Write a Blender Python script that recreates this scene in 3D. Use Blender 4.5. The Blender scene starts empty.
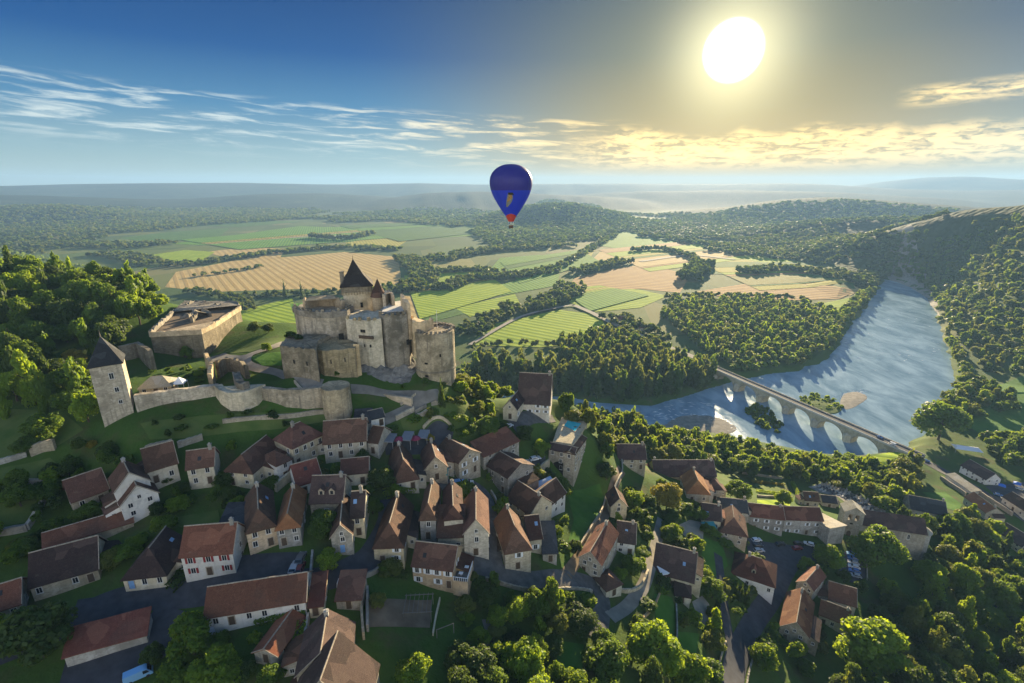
import bpy, bmesh, math, random
import numpy as np
from mathutils import Vector, Matrix, noise as mnoise
S = bpy.context.scene
COL = S.collection
R = math.radians
rng = np.random.default_rng(7)
random.seed(7)

# ------------------------------------------------------------------ camera
FPX, PITCH, CZ = 500.0, R(17.5), 190.0
SP, CP = math.sin(PITCH), math.cos(PITCH)
cam = bpy.data.cameras.new('camera'); cam.sensor_width = 36; cam.lens = FPX / 1024 * 36
cam.clip_start = 0.5; cam.clip_end = 60000
camo = bpy.data.objects.new('camera', cam); COL.objects.link(camo)
camo.location = (0, 0, CZ); camo.rotation_euler = (R(90) - PITCH, 0, 0)
S.camera = camo

# ------------------------------------------------------------------ sky, sun, exposure
SUN_EL, SUN_AZ = R(11.8), R(21.4)          # azimuth from +Y towards +X
SUND = Vector((math.cos(SUN_EL) * math.sin(SUN_AZ), math.cos(SUN_EL) * math.cos(SUN_AZ), math.sin(SUN_EL)))
W = bpy.data.worlds.new('World'); S.world = W; W.use_nodes = True
nt = W.node_tree; nt.nodes.clear()
class NB:
    """small node-building helper"""
    def __init__(s, t): s.t = t
    def n(s, k, **kw):
        o = s.t.nodes.new(k)
        for a, b in kw.items(): setattr(o, a, b)
        return o
    def l(s, a, b): s.t.links.new(a, b)
    def put(s, sock, v):
        if v is None: return
        if hasattr(v, 'links') or hasattr(v, 'is_output'): s.l(v, sock)
        else: sock.default_value = v
    def m(s, op, a, b=None, c=None, clamp=False):
        o = s.n('ShaderNodeMath', operation=op, use_clamp=clamp)
        for i, v in enumerate((a, b, c)): s.put(o.inputs[i], v)
        return o.outputs[0]
    def vm(s, op, a, b=None):
        o = s.n('ShaderNodeVectorMath', operation=op)
        s.put(o.inputs[0], a); s.put(o.inputs[1], b)
        return o.outputs['Value' if op in ('DOT_PRODUCT', 'LENGTH') else 'Vector']
    def mix(s, f, a, b, mode='MIX'):
        o = s.n('ShaderNodeMix', data_type='RGBA', blend_type=mode)
        s.put(o.inputs[0], f); s.put(o.inputs[6], a); s.put(o.inputs[7], b)
        return o.outputs[2]
    def ramp(s, f, pts, interp='LINEAR'):
        o = s.n('ShaderNodeValToRGB'); cr = o.color_ramp; cr.interpolation = interp
        while len(cr.elements) < len(pts): cr.elements.new(0.5)
        for e, (p, c) in zip(cr.elements, pts): e.position = p; e.color = c if len(c) == 4 else (*c, 1)
        s.put(o.inputs[0], f); return o.outputs[0]
    def smooth(s, x, lo, hi):
        o = s.n('ShaderNodeMapRange', interpolation_type='SMOOTHSTEP')
        s.put(o.inputs[0], x); o.inputs[1].default_value = lo; o.inputs[2].default_value = hi
        return o.outputs[0]
    def noise(s, v, scale, detail=4, rough=0.55, dist=0.0, out=0):
        o = s.n('ShaderNodeTexNoise'); s.put(o.inputs['Vector'], v)
        o.inputs['Scale'].default_value = scale; o.inputs['Detail'].default_value = detail
        o.inputs['Roughness'].default_value = rough; o.inputs['Distortion'].default_value = dist
        return o.outputs[out]
    def comb(s, x, y, z):
        o = s.n('ShaderNodeCombineXYZ')
        for i, v in enumerate((x, y, z)): s.put(o.inputs[i], v)
        return o.outputs[0]
    def sep(s, v):
        o = s.n('ShaderNodeSeparateXYZ'); s.put(o.inputs[0], v); return o.outputs
def C4(r, g, b): return (r, g, b, 1)

b = NB(nt)
tc = b.n('ShaderNodeTexCoord'); dirv = b.vm('NORMALIZE', tc.outputs['Generated'])
sky = b.n('ShaderNodeTexSky', sky_type='NISHITA', sun_disc=False)
sky.sun_elevation = SUN_EL; sky.sun_rotation = SUN_AZ; sky.air_density = 1.0; sky.dust_density = 0.6; sky.ozone_density = 3.0
dx, dy, dz = b.sep(dirv)[:3]
el = b.m('ARCSINE', dz); az = b.m('ARCTAN2', dx, dy)
mu = b.vm('DOT_PRODUCT', dirv, tuple(SUND)); ang = b.m('ARCCOSINE', b.m('MINIMUM', mu, 1.0))
nis = b.n('ShaderNodeHueSaturation'); nis.inputs['Saturation'].default_value = 1.2; b.l(sky.outputs[0], nis.inputs['Color'])
# the clear morning sky: pale at the horizon, deep blue above, grey gold round the sun
away = b.smooth(ang, R(6), R(38)); eln = b.m('DIVIDE', el, R(90), clamp=True)
def rp_(pts): return b.ramp(eln, [(d / 90, tuple(c / 10 for c in col)) for d, col in pts])
gA = rp_([(0, (4.4, 5.6, 5.0)), (3, (3.0, 4.7, 5.2)), (7, (.75, 2.5, 4.5)), (12, (.03, .90, 3.1)), (19, (.006, .42, 1.85)), (30, (.1, .8, 2.6))])
gN = rp_([(0, (7.0, 4.6, .9)), (3, (6.0, 4.1, 1.05)), (7, (3.6, 2.9, 1.2)), (12, (1.55, 1.75, 1.40)), (20, (.22, .70, 1.25)), (30, (.3, .9, 1.8))])
gA = b.mix(b.smooth(ang, R(75), R(120)), gA, rp_([(0, (5.2, 5.0, 4.4)), (8, (4.0, 3.9, 3.7)), (30, (1.6, 1.9, 2.4)), (60, (.6, .9, 1.5))]))
own = b.n('ShaderNodeVectorMath', operation='SCALE'); b.l(b.m('ADD', 5.0, b.m('MULTIPLY', 20.0, b.smooth(ang, R(68), R(112)))), own.inputs['Scale']); b.l(b.mix(away, gN, gA), own.inputs[0])  # sky behind the camera made warmer and brighter, added fill for shaded walls
skyc = b.mix(b.m('SUBTRACT', .985, b.m('MULTIPLY', b.smooth(el, R(24), R(42)), .86)), nis.outputs[0], own.outputs[0])
# ---- clouds: thin streaks on the left, a rippled bank below the sun, one small bank on the right
vv = b.m('ADD', el, b.m('MULTIPLY', az, 0.045))
wob = b.noise(b.comb(b.m('MULTIPLY', az, 5), b.m('MULTIPLY', vv, 14), 0), 1.0, 3)
st = b.noise(b.comb(b.m('MULTIPLY', az, 9), b.m('MULTIPLY', b.m('ADD', vv, b.m('MULTIPLY', wob, .02)), 95), 0), 1.0, 6, .62, .4)
rp = b.noise(b.comb(b.m('MULTIPLY', az, 42), b.m('MULTIPLY', el, 150), 3.3), 1.0, 5, .6, .6)
bandL = b.m('MULTIPLY', b.m('MULTIPLY', b.smooth(vv, R(0.8), R(3.4)), b.m('SUBTRACT', 1.0, b.smooth(vv, R(6.1), R(7.0)))), b.m('SUBTRACT', 1.0, b.smooth(az, R(5), R(16))))
cL = b.m('MULTIPLY', b.smooth(st, .46, .68), bandL)
topR = b.m('ADD', b.m('MULTIPLY', b.noise(b.comb(b.m('MULTIPLY', az, 7), 0, 0), 1.0, 3), R(5)), R(2.5))
eR = b.m('SUBTRACT', topR, el)
bandR = b.m('MULTIPLY', b.m('MULTIPLY', b.smooth(eR, R(-.3), R(1.0)), b.smooth(el, R(.9), R(2.8))), b.smooth(az, R(3), R(13)))
cR = b.m('MULTIPLY', b.smooth(b.m('ADD', b.m('MULTIPLY', rp, .6), b.m('MULTIPLY', st, .45)), .42, .58), bandR)
bandS = b.m('MULTIPLY', b.m('SUBTRACT', 1.0, b.smooth(b.m('ABSOLUTE', b.m('SUBTRACT', el, b.m('ADD', R(7.1), b.m('MULTIPLY', b.m('SUBTRACT', az, R(42)), .03)))), R(.15), R(1.1))), b.m('MULTIPLY', b.smooth(az, R(34.5), R(38)), 1.0))
cS = b.m('MULTIPLY', b.smooth(b.m('ADD', b.m('MULTIPLY', rp, .5), b.m('MULTIPLY', st, .55)), .40, .62), bandS)
cl = b.m('MAXIMUM', b.m('MAXIMUM', cL, cR), cS, clamp=True)
near = b.m('SUBTRACT', 1.0, b.smooth(ang, R(6), R(46)))
ccol = b.mix(near, C4(4.2, 4.7, 4.5), C4(10.5, 7.4, 2.5))
skyc = b.mix(b.m('MULTIPLY', cl, .72), skyc, ccol)
# ---- the sun itself with its aureole
core = b.m('SUBTRACT', 1.0, b.smooth(ang, R(1.4), R(2.8)))
aur = b.m('POWER', 2.718, b.m('MULTIPLY', b.m('MULTIPLY', ang, ang), -1.0 / (2 * R(3.2) ** 2)))
wide = b.m('POWER', 2.718, b.m('MULTIPLY', ang, -1.0 / R(7)))
aurc = b.n('ShaderNodeVectorMath', operation='SCALE'); aurc.inputs[0].default_value = (4.5, 4.1, 2.3); b.l(aur, aurc.inputs['Scale'])
widc = b.n('ShaderNodeVectorMath', operation='SCALE'); widc.inputs[0].default_value = (1.5, 1.3, .55); b.l(wide, widc.inputs['Scale'])
corc = b.n('ShaderNodeVectorMath', operation='SCALE'); corc.inputs[0].default_value = (60, 58, 50); b.l(core, corc.inputs['Scale'])
tot = b.vm('ADD', b.vm('ADD', b.vm('ADD', skyc, aurc.outputs[0]), widc.outputs[0]), corc.outputs[0])
bg = b.n('ShaderNodeBackground'); bg.inputs['Strength'].default_value = 0.055; b.l(tot, bg.inputs['Color'])
wo = b.n('ShaderNodeOutputWorld'); b.l(bg.outputs[0], wo.inputs['Surface'])
W.cycles.sampling_method = 'MANUAL'; W.cycles.sample_map_resolution = 1024

sun = bpy.data.lights.new('sun', 'SUN'); sun.energy = 5.0; sun.angle = R(0.5); sun.color = (1.0, .80, .50)
suno = bpy.data.objects.new('sun', sun); COL.objects.link(suno)
suno.rotation_euler = SUND.to_track_quat('Z', 'Y').to_euler(); suno.location = (0, 0, 600)
S.view_settings.view_transform = 'Standard'; S.view_settings.look = 'None'
S.view_settings.exposure = 1.9; S.view_settings.gamma = 1.0; S.view_settings.use_curve_mapping = False
S.cycles.use_denoising = True
S.cycles.max_bounces = 6; S.cycles.diffuse_bounces = 3; S.cycles.glossy_bounces = 2; S.cycles.transmission_bounces = 3
S.cycles.volume_bounces = 0; S.cycles.transparent_max_bounces = 8
S.cycles.sample_clamp_indirect = 4.0; S.cycles.caustics_reflective = False; S.cycles.caustics_refractive = False

# ------------------------------------------------------------------ picture point -> place helpers
def ray(px, py):
    x, t = (px - 512) / FPX, (py - 341.5) / FPX
    return np.array([x, CP - t * SP, -SP - t * CP])
def at(px, py, d):
    """point seen at px,py at depth d along the camera axis"""
    return np.array([0, 0, CZ]) + ray(px, py) * d
def onz(px, py, z):
    """point seen at px,py on the level plane z"""
    r = ray(px, py); return np.array([0, 0, CZ]) + r * ((z - CZ) / r[2])
def project(p):
    x, y, z = p[0], p[1], p[2] - CZ
    d = y * CP - z * SP; u = y * SP + z * CP
    return 512 + FPX * x / d, 341.5 - FPX * u / d, d

# ------------------------------------------------------------------ custom properties
def tag(o, label=None, cat=None, group=None, kind=None):
    if label: o['label'] = label
    if cat: o['category'] = cat
    if group: o['group'] = group
    if kind: o['kind'] = kind
    return o
def mesh_obj(name, verts, faces, mats, parent=None, smooth=False, mi=None):
    me = bpy.data.meshes.new(name); me.from_pydata([tuple(v) for v in verts], [], faces)
    for m in (mats if isinstance(mats, (list, tuple)) else [mats]): me.materials.append(m)
    if mi is not None: me.polygons.foreach_set('material_index', mi)
    if smooth: me.polygons.foreach_set('use_smooth', [True] * len(me.polygons))
    me.update()
    o = bpy.data.objects.new(name, me); COL.objects.link(o)
    if parent: o.parent = parent
    return o
def np_mesh(name, v, f, mat, parent=None, smooth=False):
    """v (n,3) array, f (m,3|4) array"""
    me = bpy.data.meshes.new(name); k = f.shape[1]
    me.vertices.add(len(v)); me.vertices.foreach_set('co', np.ascontiguousarray(v, dtype=np.float32).ravel())
    me.loops.add(f.size); me.loops.foreach_set('vertex_index', np.ascontiguousarray(f, dtype=np.int32).ravel())
    me.polygons.add(len(f)); me.polygons.foreach_set('loop_start', np.arange(0, f.size, k, dtype=np.int32))
    try: me.polygons.foreach_set('loop_total', np.full(len(f), k, dtype=np.int32))
    except Exception: pass
    if smooth: me.polygons.foreach_set('use_smooth', np.ones(len(f), dtype=bool))
    me.materials.append(mat); me.update(calc_edges=True); me.validate()
    o = bpy.data.objects.new(name, me); COL.objects.link(o)
    if parent: o.parent = parent
    return o
def empty(name, loc, rz=0.0):
    o = bpy.data.objects.new(name, None); COL.objects.link(o)
    o.location = loc; o.rotation_euler = (0, 0, rz); o.empty_display_size = .5
    return o

# ------------------------------------------------------------------ materials
def new_mat(name):
    m = bpy.data.materials.new(name); m.use_nodes = True
    t = m.node_tree; t.nodes.clear(); return m, NB(t)
def finish(m, bb, col, rough=.85, bump=None, bstr=.4, bdist=.1, spec=.25, metal=0.0):
    p = bb.n('ShaderNodeBsdfPrincipled'); bb.put(p.inputs['Base Color'], col); bb.put(p.inputs['Roughness'], rough)
    p.inputs['Specular IOR Level'].default_value = spec; p.inputs['Metallic'].default_value = metal
    if bump is not None:
        bn = bb.n('ShaderNodeBump'); bn.inputs['Strength'].default_value = bstr; bn.inputs['Distance'].default_value = bdist
        bb.l(bump, bn.inputs['Height']); bb.l(bn.outputs[0], p.inputs['Normal'])
    o = bb.n('ShaderNodeOutputMaterial'); bb.l(p.outputs[0], o.inputs['Surface']); return m
def simple_mat(name, col, rough=.7, var=.25, scale=1.5, spec=.3, metal=0.0, bstr=.25):
    m, q = new_mat(name); g = q.n('ShaderNodeTexCoord').outputs['Object']
    n1 = q.noise(g, scale, 5)
    lo = C4(*[c * (1 - var) for c in col]); hi = C4(*[min(1, c * (1 + var)) for c in col])
    return finish(m, q, q.ramp(n1, [(.3, lo), (.7, hi)]), rough, n1, bstr, .05, spec, metal)
def geo_pos(q): return q.n('ShaderNodeNewGeometry').outputs['Position']
def ground_material():
    m, q = new_mat('rough_ground'); p = geo_pos(q)
    a = q.noise(p, .012, 6, .6); c = q.noise(p, .09, 6, .6); d = q.noise(p, .9, 4, .6)
    col = q.ramp(a, [(.30, (.042, .092, .014)), (.5, (.064, .125, .020)), (.68, (.11, .145, .032))])
    col = q.mix(q.smooth(c, .5, .72), col, C4(.10, .095, .038))
    col = q.mix(q.m('MULTIPLY', d, .5), col, C4(.022, .038, .010))
    rad = q.vm('LENGTH', p); zz = q.sep(p)[2]
    # valley floor beyond the river: a patchwork of meadows and stubble
    v2 = q.n('ShaderNodeTexVoronoi'); mp = q.n('ShaderNodeMapping'); mp.inputs['Scale'].default_value = (1, .6, 0); mp.inputs['Rotation'].default_value = (0, 0, .5); q.l(p, mp.inputs[0]); q.l(mp.outputs[0], v2.inputs['Vector']); v2.inputs['Scale'].default_value = .0075
    bw = q.n('ShaderNodeRGBToBW'); q.l(v2.outputs['Color'], bw.inputs[0])
    pat = q.ramp(bw.outputs[0], [(.25, (.050, .095, .022)), (.42, (.085, .14, .030)), (.55, (.14, .17, .04)), (.66, (.25, .21, .085)), (.78, (.075, .12, .03))])
    pat = q.mix(q.m('MULTIPLY', a, .5), pat, C4(.06, .09, .022))
    flat = q.m('MULTIPLY', q.m('SUBTRACT', 1.0, q.smooth(zz, 5.5, 12)), q.m('MULTIPLY', q.smooth(rad, 520, 640), q.m('SUBTRACT', 1.0, q.smooth(rad, 3300, 4300))))
    col = q.mix(q.m('MULTIPLY', flat, .85), col, pat)
    # far wooded hills: mottled canopies
    v = q.n('ShaderNodeTexVoronoi'); q.l(p, v.inputs['Vector']); v.inputs['Scale'].default_value = .075
    hgt = q.m('SUBTRACT', 1.0, v.outputs['Distance'])
    far = q.m('MAXIMUM', q.m('MULTIPLY', q.smooth(rad, 900, 1500), q.smooth(zz, 7, 16)), q.smooth(rad, 3300, 4300))
    can = q.ramp(q.noise(p, .005, 6, .65), [(.35, (.010, .022, .008)), (.6, (.024, .040, .012)), (.75, (.045, .058, .018))])
    col = q.mix(far, col, can)
    bmp = q.m('ADD', q.m('MULTIPLY', far, q.m('MULTIPLY', hgt, 5.0)), q.m('MULTIPLY', d, .25))
    return finish(m, q, col, .95, bmp, .9, 1.0, .1)
M = {}
M['ground'] = ground_material()
def field_mat(name, c1, c2, rowang=0.0, row=0.0, rowdark=.6, mott=.03):
    m, q = new_mat(name); p = geo_pos(q)
    a = q.noise(p, mott, 6, .6); f = q.noise(p, .35, 4)
    col = q.ramp(q.m('ADD', q.m('MULTIPLY', a, .75), q.m('MULTIPLY', f, .25)), [(.32, c1), (.68, c2)])
    h = f
    if row:
        x, y, z = q.sep(p)[:3]
        u = q.m('ADD', q.m('MULTIPLY', x, math.cos(rowang)), q.m('MULTIPLY', y, math.sin(rowang)))
        u = q.m('ADD', u, q.m('MULTIPLY', a, 2.0))
        w = q.m('SINE', q.m('MULTIPLY', u, 2 * math.pi / row))
        s = q.smooth(w, -.3, .6); h = q.m('ADD', q.m('MULTIPLY', s, 1.0), f)
        col = q.mix(s, col, C4(*[c * rowdark for c in c1]))
    return finish(m, q, col, .95, h, .5, .4, .1)
M['straw'] = field_mat('cut_straw', (.37, .26, .095), (.52, .385, .155), R(35), 15, .95)
M['straw_rows'] = field_mat('straw_rows', (.34, .20, .075), (.48, .31, .12), R(70), 16, .62)
M['grass_field'] = field_mat('grass_field', (.075, .20, .012), (.15, .29, .022), R(20), 9, .8)
M['bright_grass'] = field_mat('bright_grass', (.19, .29, .010), (.34, .42, .022), R(55), 12, .88)
M['hay'] = field_mat('hay_meadow', (.29, .27, .030), (.42, .37, .06), R(20), 10, .85)
M['crop'] = field_mat('green_crop', (.055, .15, .02), (.11, .22, .03), R(65), 7, .45)
M['vine_rows'] = field_mat('vine_rows', (.28, .27, .07), (.36, .34, .10), R(80), 11, .28)
M['lawn'] = field_mat('lawn', (.045, .125, .016), (.085, .18, .028), 0, 0, .6, .15)
M['dry_grass'] = field_mat('dry_grass', (.060, .110, .022), (.13, .16, .045), 0, 0, .6, .12)
M['asphalt'] = simple_mat('asphalt', (.050, .052, .060), .9, .25, .5)
M['track'] = simple_mat('pale_track', (.28, .25, .20), .95, .2, .4)
M['gravel'] = simple_mat('pale_gravel', (.22, .20, .165), .95, .3, .25)
M['paving'] = simple_mat('paving', (.10, .097, .092), .9, .3, .6)
M['earth'] = simple_mat('bare_earth', (.17, .125, .08), .95, .3, .3)
def water_material():
    m, q = new_mat('river_water'); p = geo_pos(q)
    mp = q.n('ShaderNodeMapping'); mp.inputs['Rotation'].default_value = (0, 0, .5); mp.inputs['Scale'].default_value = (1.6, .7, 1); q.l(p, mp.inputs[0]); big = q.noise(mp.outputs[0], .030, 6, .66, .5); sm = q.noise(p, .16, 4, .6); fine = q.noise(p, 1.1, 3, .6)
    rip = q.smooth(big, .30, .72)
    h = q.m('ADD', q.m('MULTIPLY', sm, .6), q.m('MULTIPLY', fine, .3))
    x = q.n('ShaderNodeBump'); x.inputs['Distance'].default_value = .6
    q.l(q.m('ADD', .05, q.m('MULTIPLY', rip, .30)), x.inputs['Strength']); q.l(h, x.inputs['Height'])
    pr = q.n('ShaderNodeBsdfPrincipled'); q.l(q.mix(rip, C4(.14, .23, .30), C4(.32, .45, .54)), pr.inputs['Base Color'])  # sky glare painted into pale ripples, dark reflections into calm water
    q.l(q.m('ADD', .05, q.m('MULTIPLY', rip, .20)), pr.inputs['Roughness']); pr.inputs['IOR'].default_value = 1.33
    pr.inputs['Specular IOR Level'].default_value = .5
    q.l(x.outputs[0], pr.inputs['Normal'])
    o = q.n('ShaderNodeOutputMaterial'); q.l(pr.outputs[0], o.inputs['Surface']); return m
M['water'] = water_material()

# ------------------------------------------------------------------ terrain
ctrl = []
for px, py, d in [  # village and castle hill: where the ground is seen and how far off it is
    (435, 391, 168), (400, 386, 172), (400, 410, 162), (380, 402, 164), (412, 402, 165), (250, 414, 151), (180, 415, 148), (125, 432, 139), (140, 422, 145), (335, 415, 156),
    (250, 390, 159), (200, 386, 162), (160, 388, 159), (300, 379, 161), (320, 384, 160), (345, 384, 163), (370, 389, 164), (290, 410, 154), (300, 372, 168), (370, 362, 185), (330, 360, 185), (400, 360, 188),
    (430, 365, 188), (280, 356, 186), (260, 366, 178),
    (30, 425, 150), (0, 480, 132), (0, 560, 116), (0, 640, 100), (100, 480, 136), (60, 520, 126), (160, 500, 130),
    (215, 485, 136), (300, 460, 147), (345, 460, 147), (395, 450, 152), (450, 430, 165), (470, 400, 178),
    (200, 583, 112), (60, 600, 108), (240, 530, 122), (300, 545, 119), (330, 495, 134), (400, 500, 138),
    (280, 610, 106), (330, 683, 95), (200, 683, 95), (60, 683, 94), (380, 600, 112), (350, 560, 119),
    (430, 590, 121), (425, 540, 130), (475, 556, 128), (515, 572, 130), (460, 480, 153), (500, 494, 158), (530, 468, 170),
    (545, 555, 138), (560, 510, 160), (530, 416, 188), (570, 482, 180), (590, 500, 178), (600, 580, 142), (625, 540, 160), (625, 475, 200),
    (620, 600, 138), (670, 602, 146), (690, 492, 212), (650, 500, 195), (720, 545, 186), (760, 543, 200), (800, 548, 204), (850, 550, 206),
    (770, 605, 172), (800, 640, 166), (840, 610, 180), (700, 620, 150), (740, 683, 138), (680, 683, 122), (600, 683, 112), (520, 660, 112), (440, 640, 108),
    (880, 590, 195), (950, 640, 180), (1024, 683, 165), (860, 683, 155), (900, 545, 222), (940, 520, 255), (1024, 590, 225),
    (840, 490, 275), (780, 495, 262), (720, 470, 290), (900, 480, 320), (985, 480, 318), (1010, 505, 285), (950, 470, 330), (1024, 540, 262),
    (200, 358, 200), (240, 350, 205), (150, 385, 168), (270, 345, 200), (290, 380, 175), (200, 395, 165), (100, 350, 190), (60, 380, 170),
    (0, 315, 222), (60, 300, 235), (130, 300, 232), (0, 276, 262), (80, 286, 255), (-200, 300, 230), (-300, 450, 130), (-200, 650, 90),
    (620, 425, 300), (600, 450, 240), (680, 440, 330), (1150, 600, 230), (1200, 500, 300)]:
    ctrl.append(tuple(at(px, py, d)))
ctrl += [tuple(at(570, 430, 198)), tuple(at(588, 424, 205)), tuple(at(556, 436, 190)), (-12, 165, 107), (8, 170, 106.5), (25, 172, 105), (-10, 190, 106), (8, 194, 105), (26, 192, 102), (-12, 205, 98), (10, 208, 94), (-100, 240, 122), (-40, 225, 88), (-160, 290, 105), (-60, 290, 40), (-60, 345, 8), (-150, 380, 30), (0, 240, 68), (0, 290, 24), (0, 335, 5),
         (45, 260, 46), (50, 320, 6), (-300, 330, 120), (-420, 260, 150), (-420, 400, 95), (-300, 440, 35), (-220, 420, 22), (-150, 440, 5), (-250, 500, 5),
         (-450, 560, 10), (-600, 300, 150), (-600, 650, 10), (-60, 400, 4), (60, 400, 4), (-150, 520, 4), (0, 480, 4), (-300, 620, 4),
         (0, 10, 96), (-150, 0, 105), (150, 0, 55), (0, -200, 95), (-300, -200, 120), (300, -200, 45), (300, 60, 42), (450, 100, 45), (400, 220, 20), (450, 330, 10),
         (600, 200, 30), (560, 420, 8), (300, 360, 4), (230, 330, 4.5), (260, 300, 12)]
ctrl = np.array(ctrl)
def rbf_fit(P):
    n = len(P); A = np.zeros((n + 3, n + 3)); dd = np.hypot(P[:, None, 0] - P[None, :, 0], P[:, None, 1] - P[None, :, 1])
    A[:n, :n] = -dd + np.eye(n) * 3.0; A[:n, n] = 1; A[n, :n] = 1
    A[:n, n + 1:] = 0; A[n + 1, n + 1] = A[n + 2, n + 2] = 1
    rhs = np.zeros(n + 3); rhs[:n] = P[:, 2]
    return np.linalg.solve(A, rhs)
wts = rbf_fit(ctrl)
def spaced(lo, hi, segs, g, a, bnd):
    """graded coordinates: segs = [(from, to, step)...] then geometric growth to lo / hi"""
    c = []
    for s0, s1, st in segs: c += list(np.arange(s0, s1, st))
    c.append(segs[-1][1]); st = segs[-1][2]; x = c[-1]
    while x < hi: st = min(st * g, bnd); x += st; c.append(x)
    st = segs[0][2]; x = c[0]; pre = []
    while x > lo: st = min(st * g, bnd); x -= st; pre.append(x)
    return np.array(pre[::-1] + c)
GX = spaced(-9000, 10000, [(-420, -244, 4), (-244, 300, 2), (300, 620, 4)], 1.06, 0, 170)
GY = spaced(-420, 12500, [(30, 420, 2), (420, 820, 4)], 1.035, 0, 130)
XX, YY = np.meshgrid(GX, GY)
def poly_sd(P, X, Y):
    """signed distance to a polygon (negative inside)"""
    P = np.asarray(P)[:, :2]; best = np.full(X.shape, 1e18); ins = np.zeros(X.shape, bool)
    for i in range(len(P)):
        a, c = P[i], P[(i + 1) % len(P)]; e = c - a
        t = np.clip(((X - a[0]) * e[0] + (Y - a[1]) * e[1]) / max(e @ e, 1e-9), 0, 1)
        best = np.minimum(best, (X - a[0] - t * e[0]) ** 2 + (Y - a[1] - t * e[1]) ** 2)
        cr = ((a[1] > Y) != (c[1] > Y)) & (X < (c[0] - a[0]) * (Y - a[1]) / (c[1] - a[1] + 1e-12) + a[0])
        ins ^= cr
    sd = np.sqrt(best); sd[ins] *= -1
    return sd
RIVER_PX = [(886, 279), (905, 285), (926, 297), (934, 312), (941, 335), (950, 365), (954, 382), (936, 402), (922, 428), (906, 446), (884, 456), (850, 459),
            (812, 456), (790, 452), (752, 447), (720, 441), (688, 438), (655, 434), (622, 424), (580, 415), (520, 405), (470, 396),
            (470, 391), (530, 394), (600, 404), (650, 406), (690, 397), (722, 386), (760, 376), (800, 371), (828, 361), (840, 346), (853, 326), (868, 306), (880, 288)]
RIVER = [onz(x, y, 0.0)[:2] for x, y in RIVER_PX]
def rough_bank(P, seed=3.0):
    out = []
    for i in range(len(P)):
        a, c = P[i], P[(i + 1) % len(P)]; l = float(np.linalg.norm(c - a)); n = max(1, int(l / 9))
        for k in range(n):
            q = a + (c - a) * k / n; amp = min(7.0, 1.5 + np.hypot(*q) * .006); out.append(q + amp * np.array([mnoise.noise(Vector((q[0] * .045, q[1] * .045, seed))), mnoise.noise(Vector((q[0] * .045, q[1] * .045, seed + 9)))]))
    return out
RIVER = rough_bank(RIVER)
def terrain_height(X, Y):
    h = np.full(X.shape, float(wts[len(ctrl)]))
    for (cx, cy, cz), w in zip(ctrl, wts): h -= w * np.hypot(X - cx, Y - cy)
    return h
near = (XX > -900) & (XX < 900) & (YY < 760)
fade = np.clip((YY - 430) / 170, 0, 1); fade = fade * fade * (3 - 2 * fade)
fadex = np.clip((np.abs(XX) - 560) / 260, 0, 1); fadex = fadex * fadex * (3 - 2 * fadex)
f = np.maximum(fade, fadex * (YY > 330))
def blur(A, n):
    for _ in range(n):
        A = np.pad(A, 1, mode='edge')
        A = (A[:-2, 1:-1] + A[2:, 1:-1] + A[1:-1, :-2] + A[1:-1, 2:] + 2 * A[1:-1, 1:-1]) / 6
    return A
def grid_at(A, x, y):
    i = np.clip(np.searchsorted(GX, x) - 1, 0, len(GX) - 2); j = np.clip(np.searchsorted(GY, y) - 1, 0, len(GY) - 2)
    fx = (x - GX[i]) / (GX[i + 1] - GX[i]); fy = (y - GY[j]) / (GY[j + 1] - GY[j])
    return (A[j, i] * (1 - fx) + A[j, i + 1] * fx) * (1 - fy) + (A[j + 1, i] * (1 - fx) + A[j + 1, i + 1] * fx) * fy
goal = ctrl[:, 2].copy()
for it in range(4):
    H = np.full(XX.shape, 4.0); H[near] = terrain_height(XX[near], YY[near])
    H = H * (1 - f) + 4.0 * f
    H = np.maximum(H, 3.2); H = blur(H, 10)
    if it < 3: ctrl[:, 2] += np.clip(goal - grid_at(H, ctrl[:, 0], ctrl[:, 1]), -6, 6) * .9; wts = rbf_fit(ctrl)
# distant ridges: a crest line read off the skyline, a distance, a width
def ridge(pts, D, w, skew=1.0, rough=6.0, seed=0):
    a, z = [], []
    for px, py in pts:
        r = ray(px, py); hd = math.hypot(r[0], r[1]); a.append(math.atan2(r[0], r[1])); z.append(CZ + r[2] / hd * D)
    AZ = np.arctan2(XX, YY); RR = np.hypot(XX, YY)
    ok = (YY > 300)
    crest = np.interp(AZ, a, z, left=-50, right=-50)
    wig = np.sin(AZ * 31 + seed) * .10 + np.sin(AZ * 77 + seed * 2) * .05
    t = (RR / D - 1 + wig * w / D) * D / w
    t = np.where(t < 0, t, t * skew)
    prof = np.exp(-t * t)
    gull = 1 + .07 * (np.sin(AZ * 143 + seed * 3 + 2 * np.sin(RR / 310)) + .7 * np.sin(AZ * 61 - RR / 170 + seed)) * np.clip(np.abs(t), 0, 1)
    return np.where(ok, np.maximum(crest, 0) * prof * gull, 0)
far = np.zeros(XX.shape)
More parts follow.
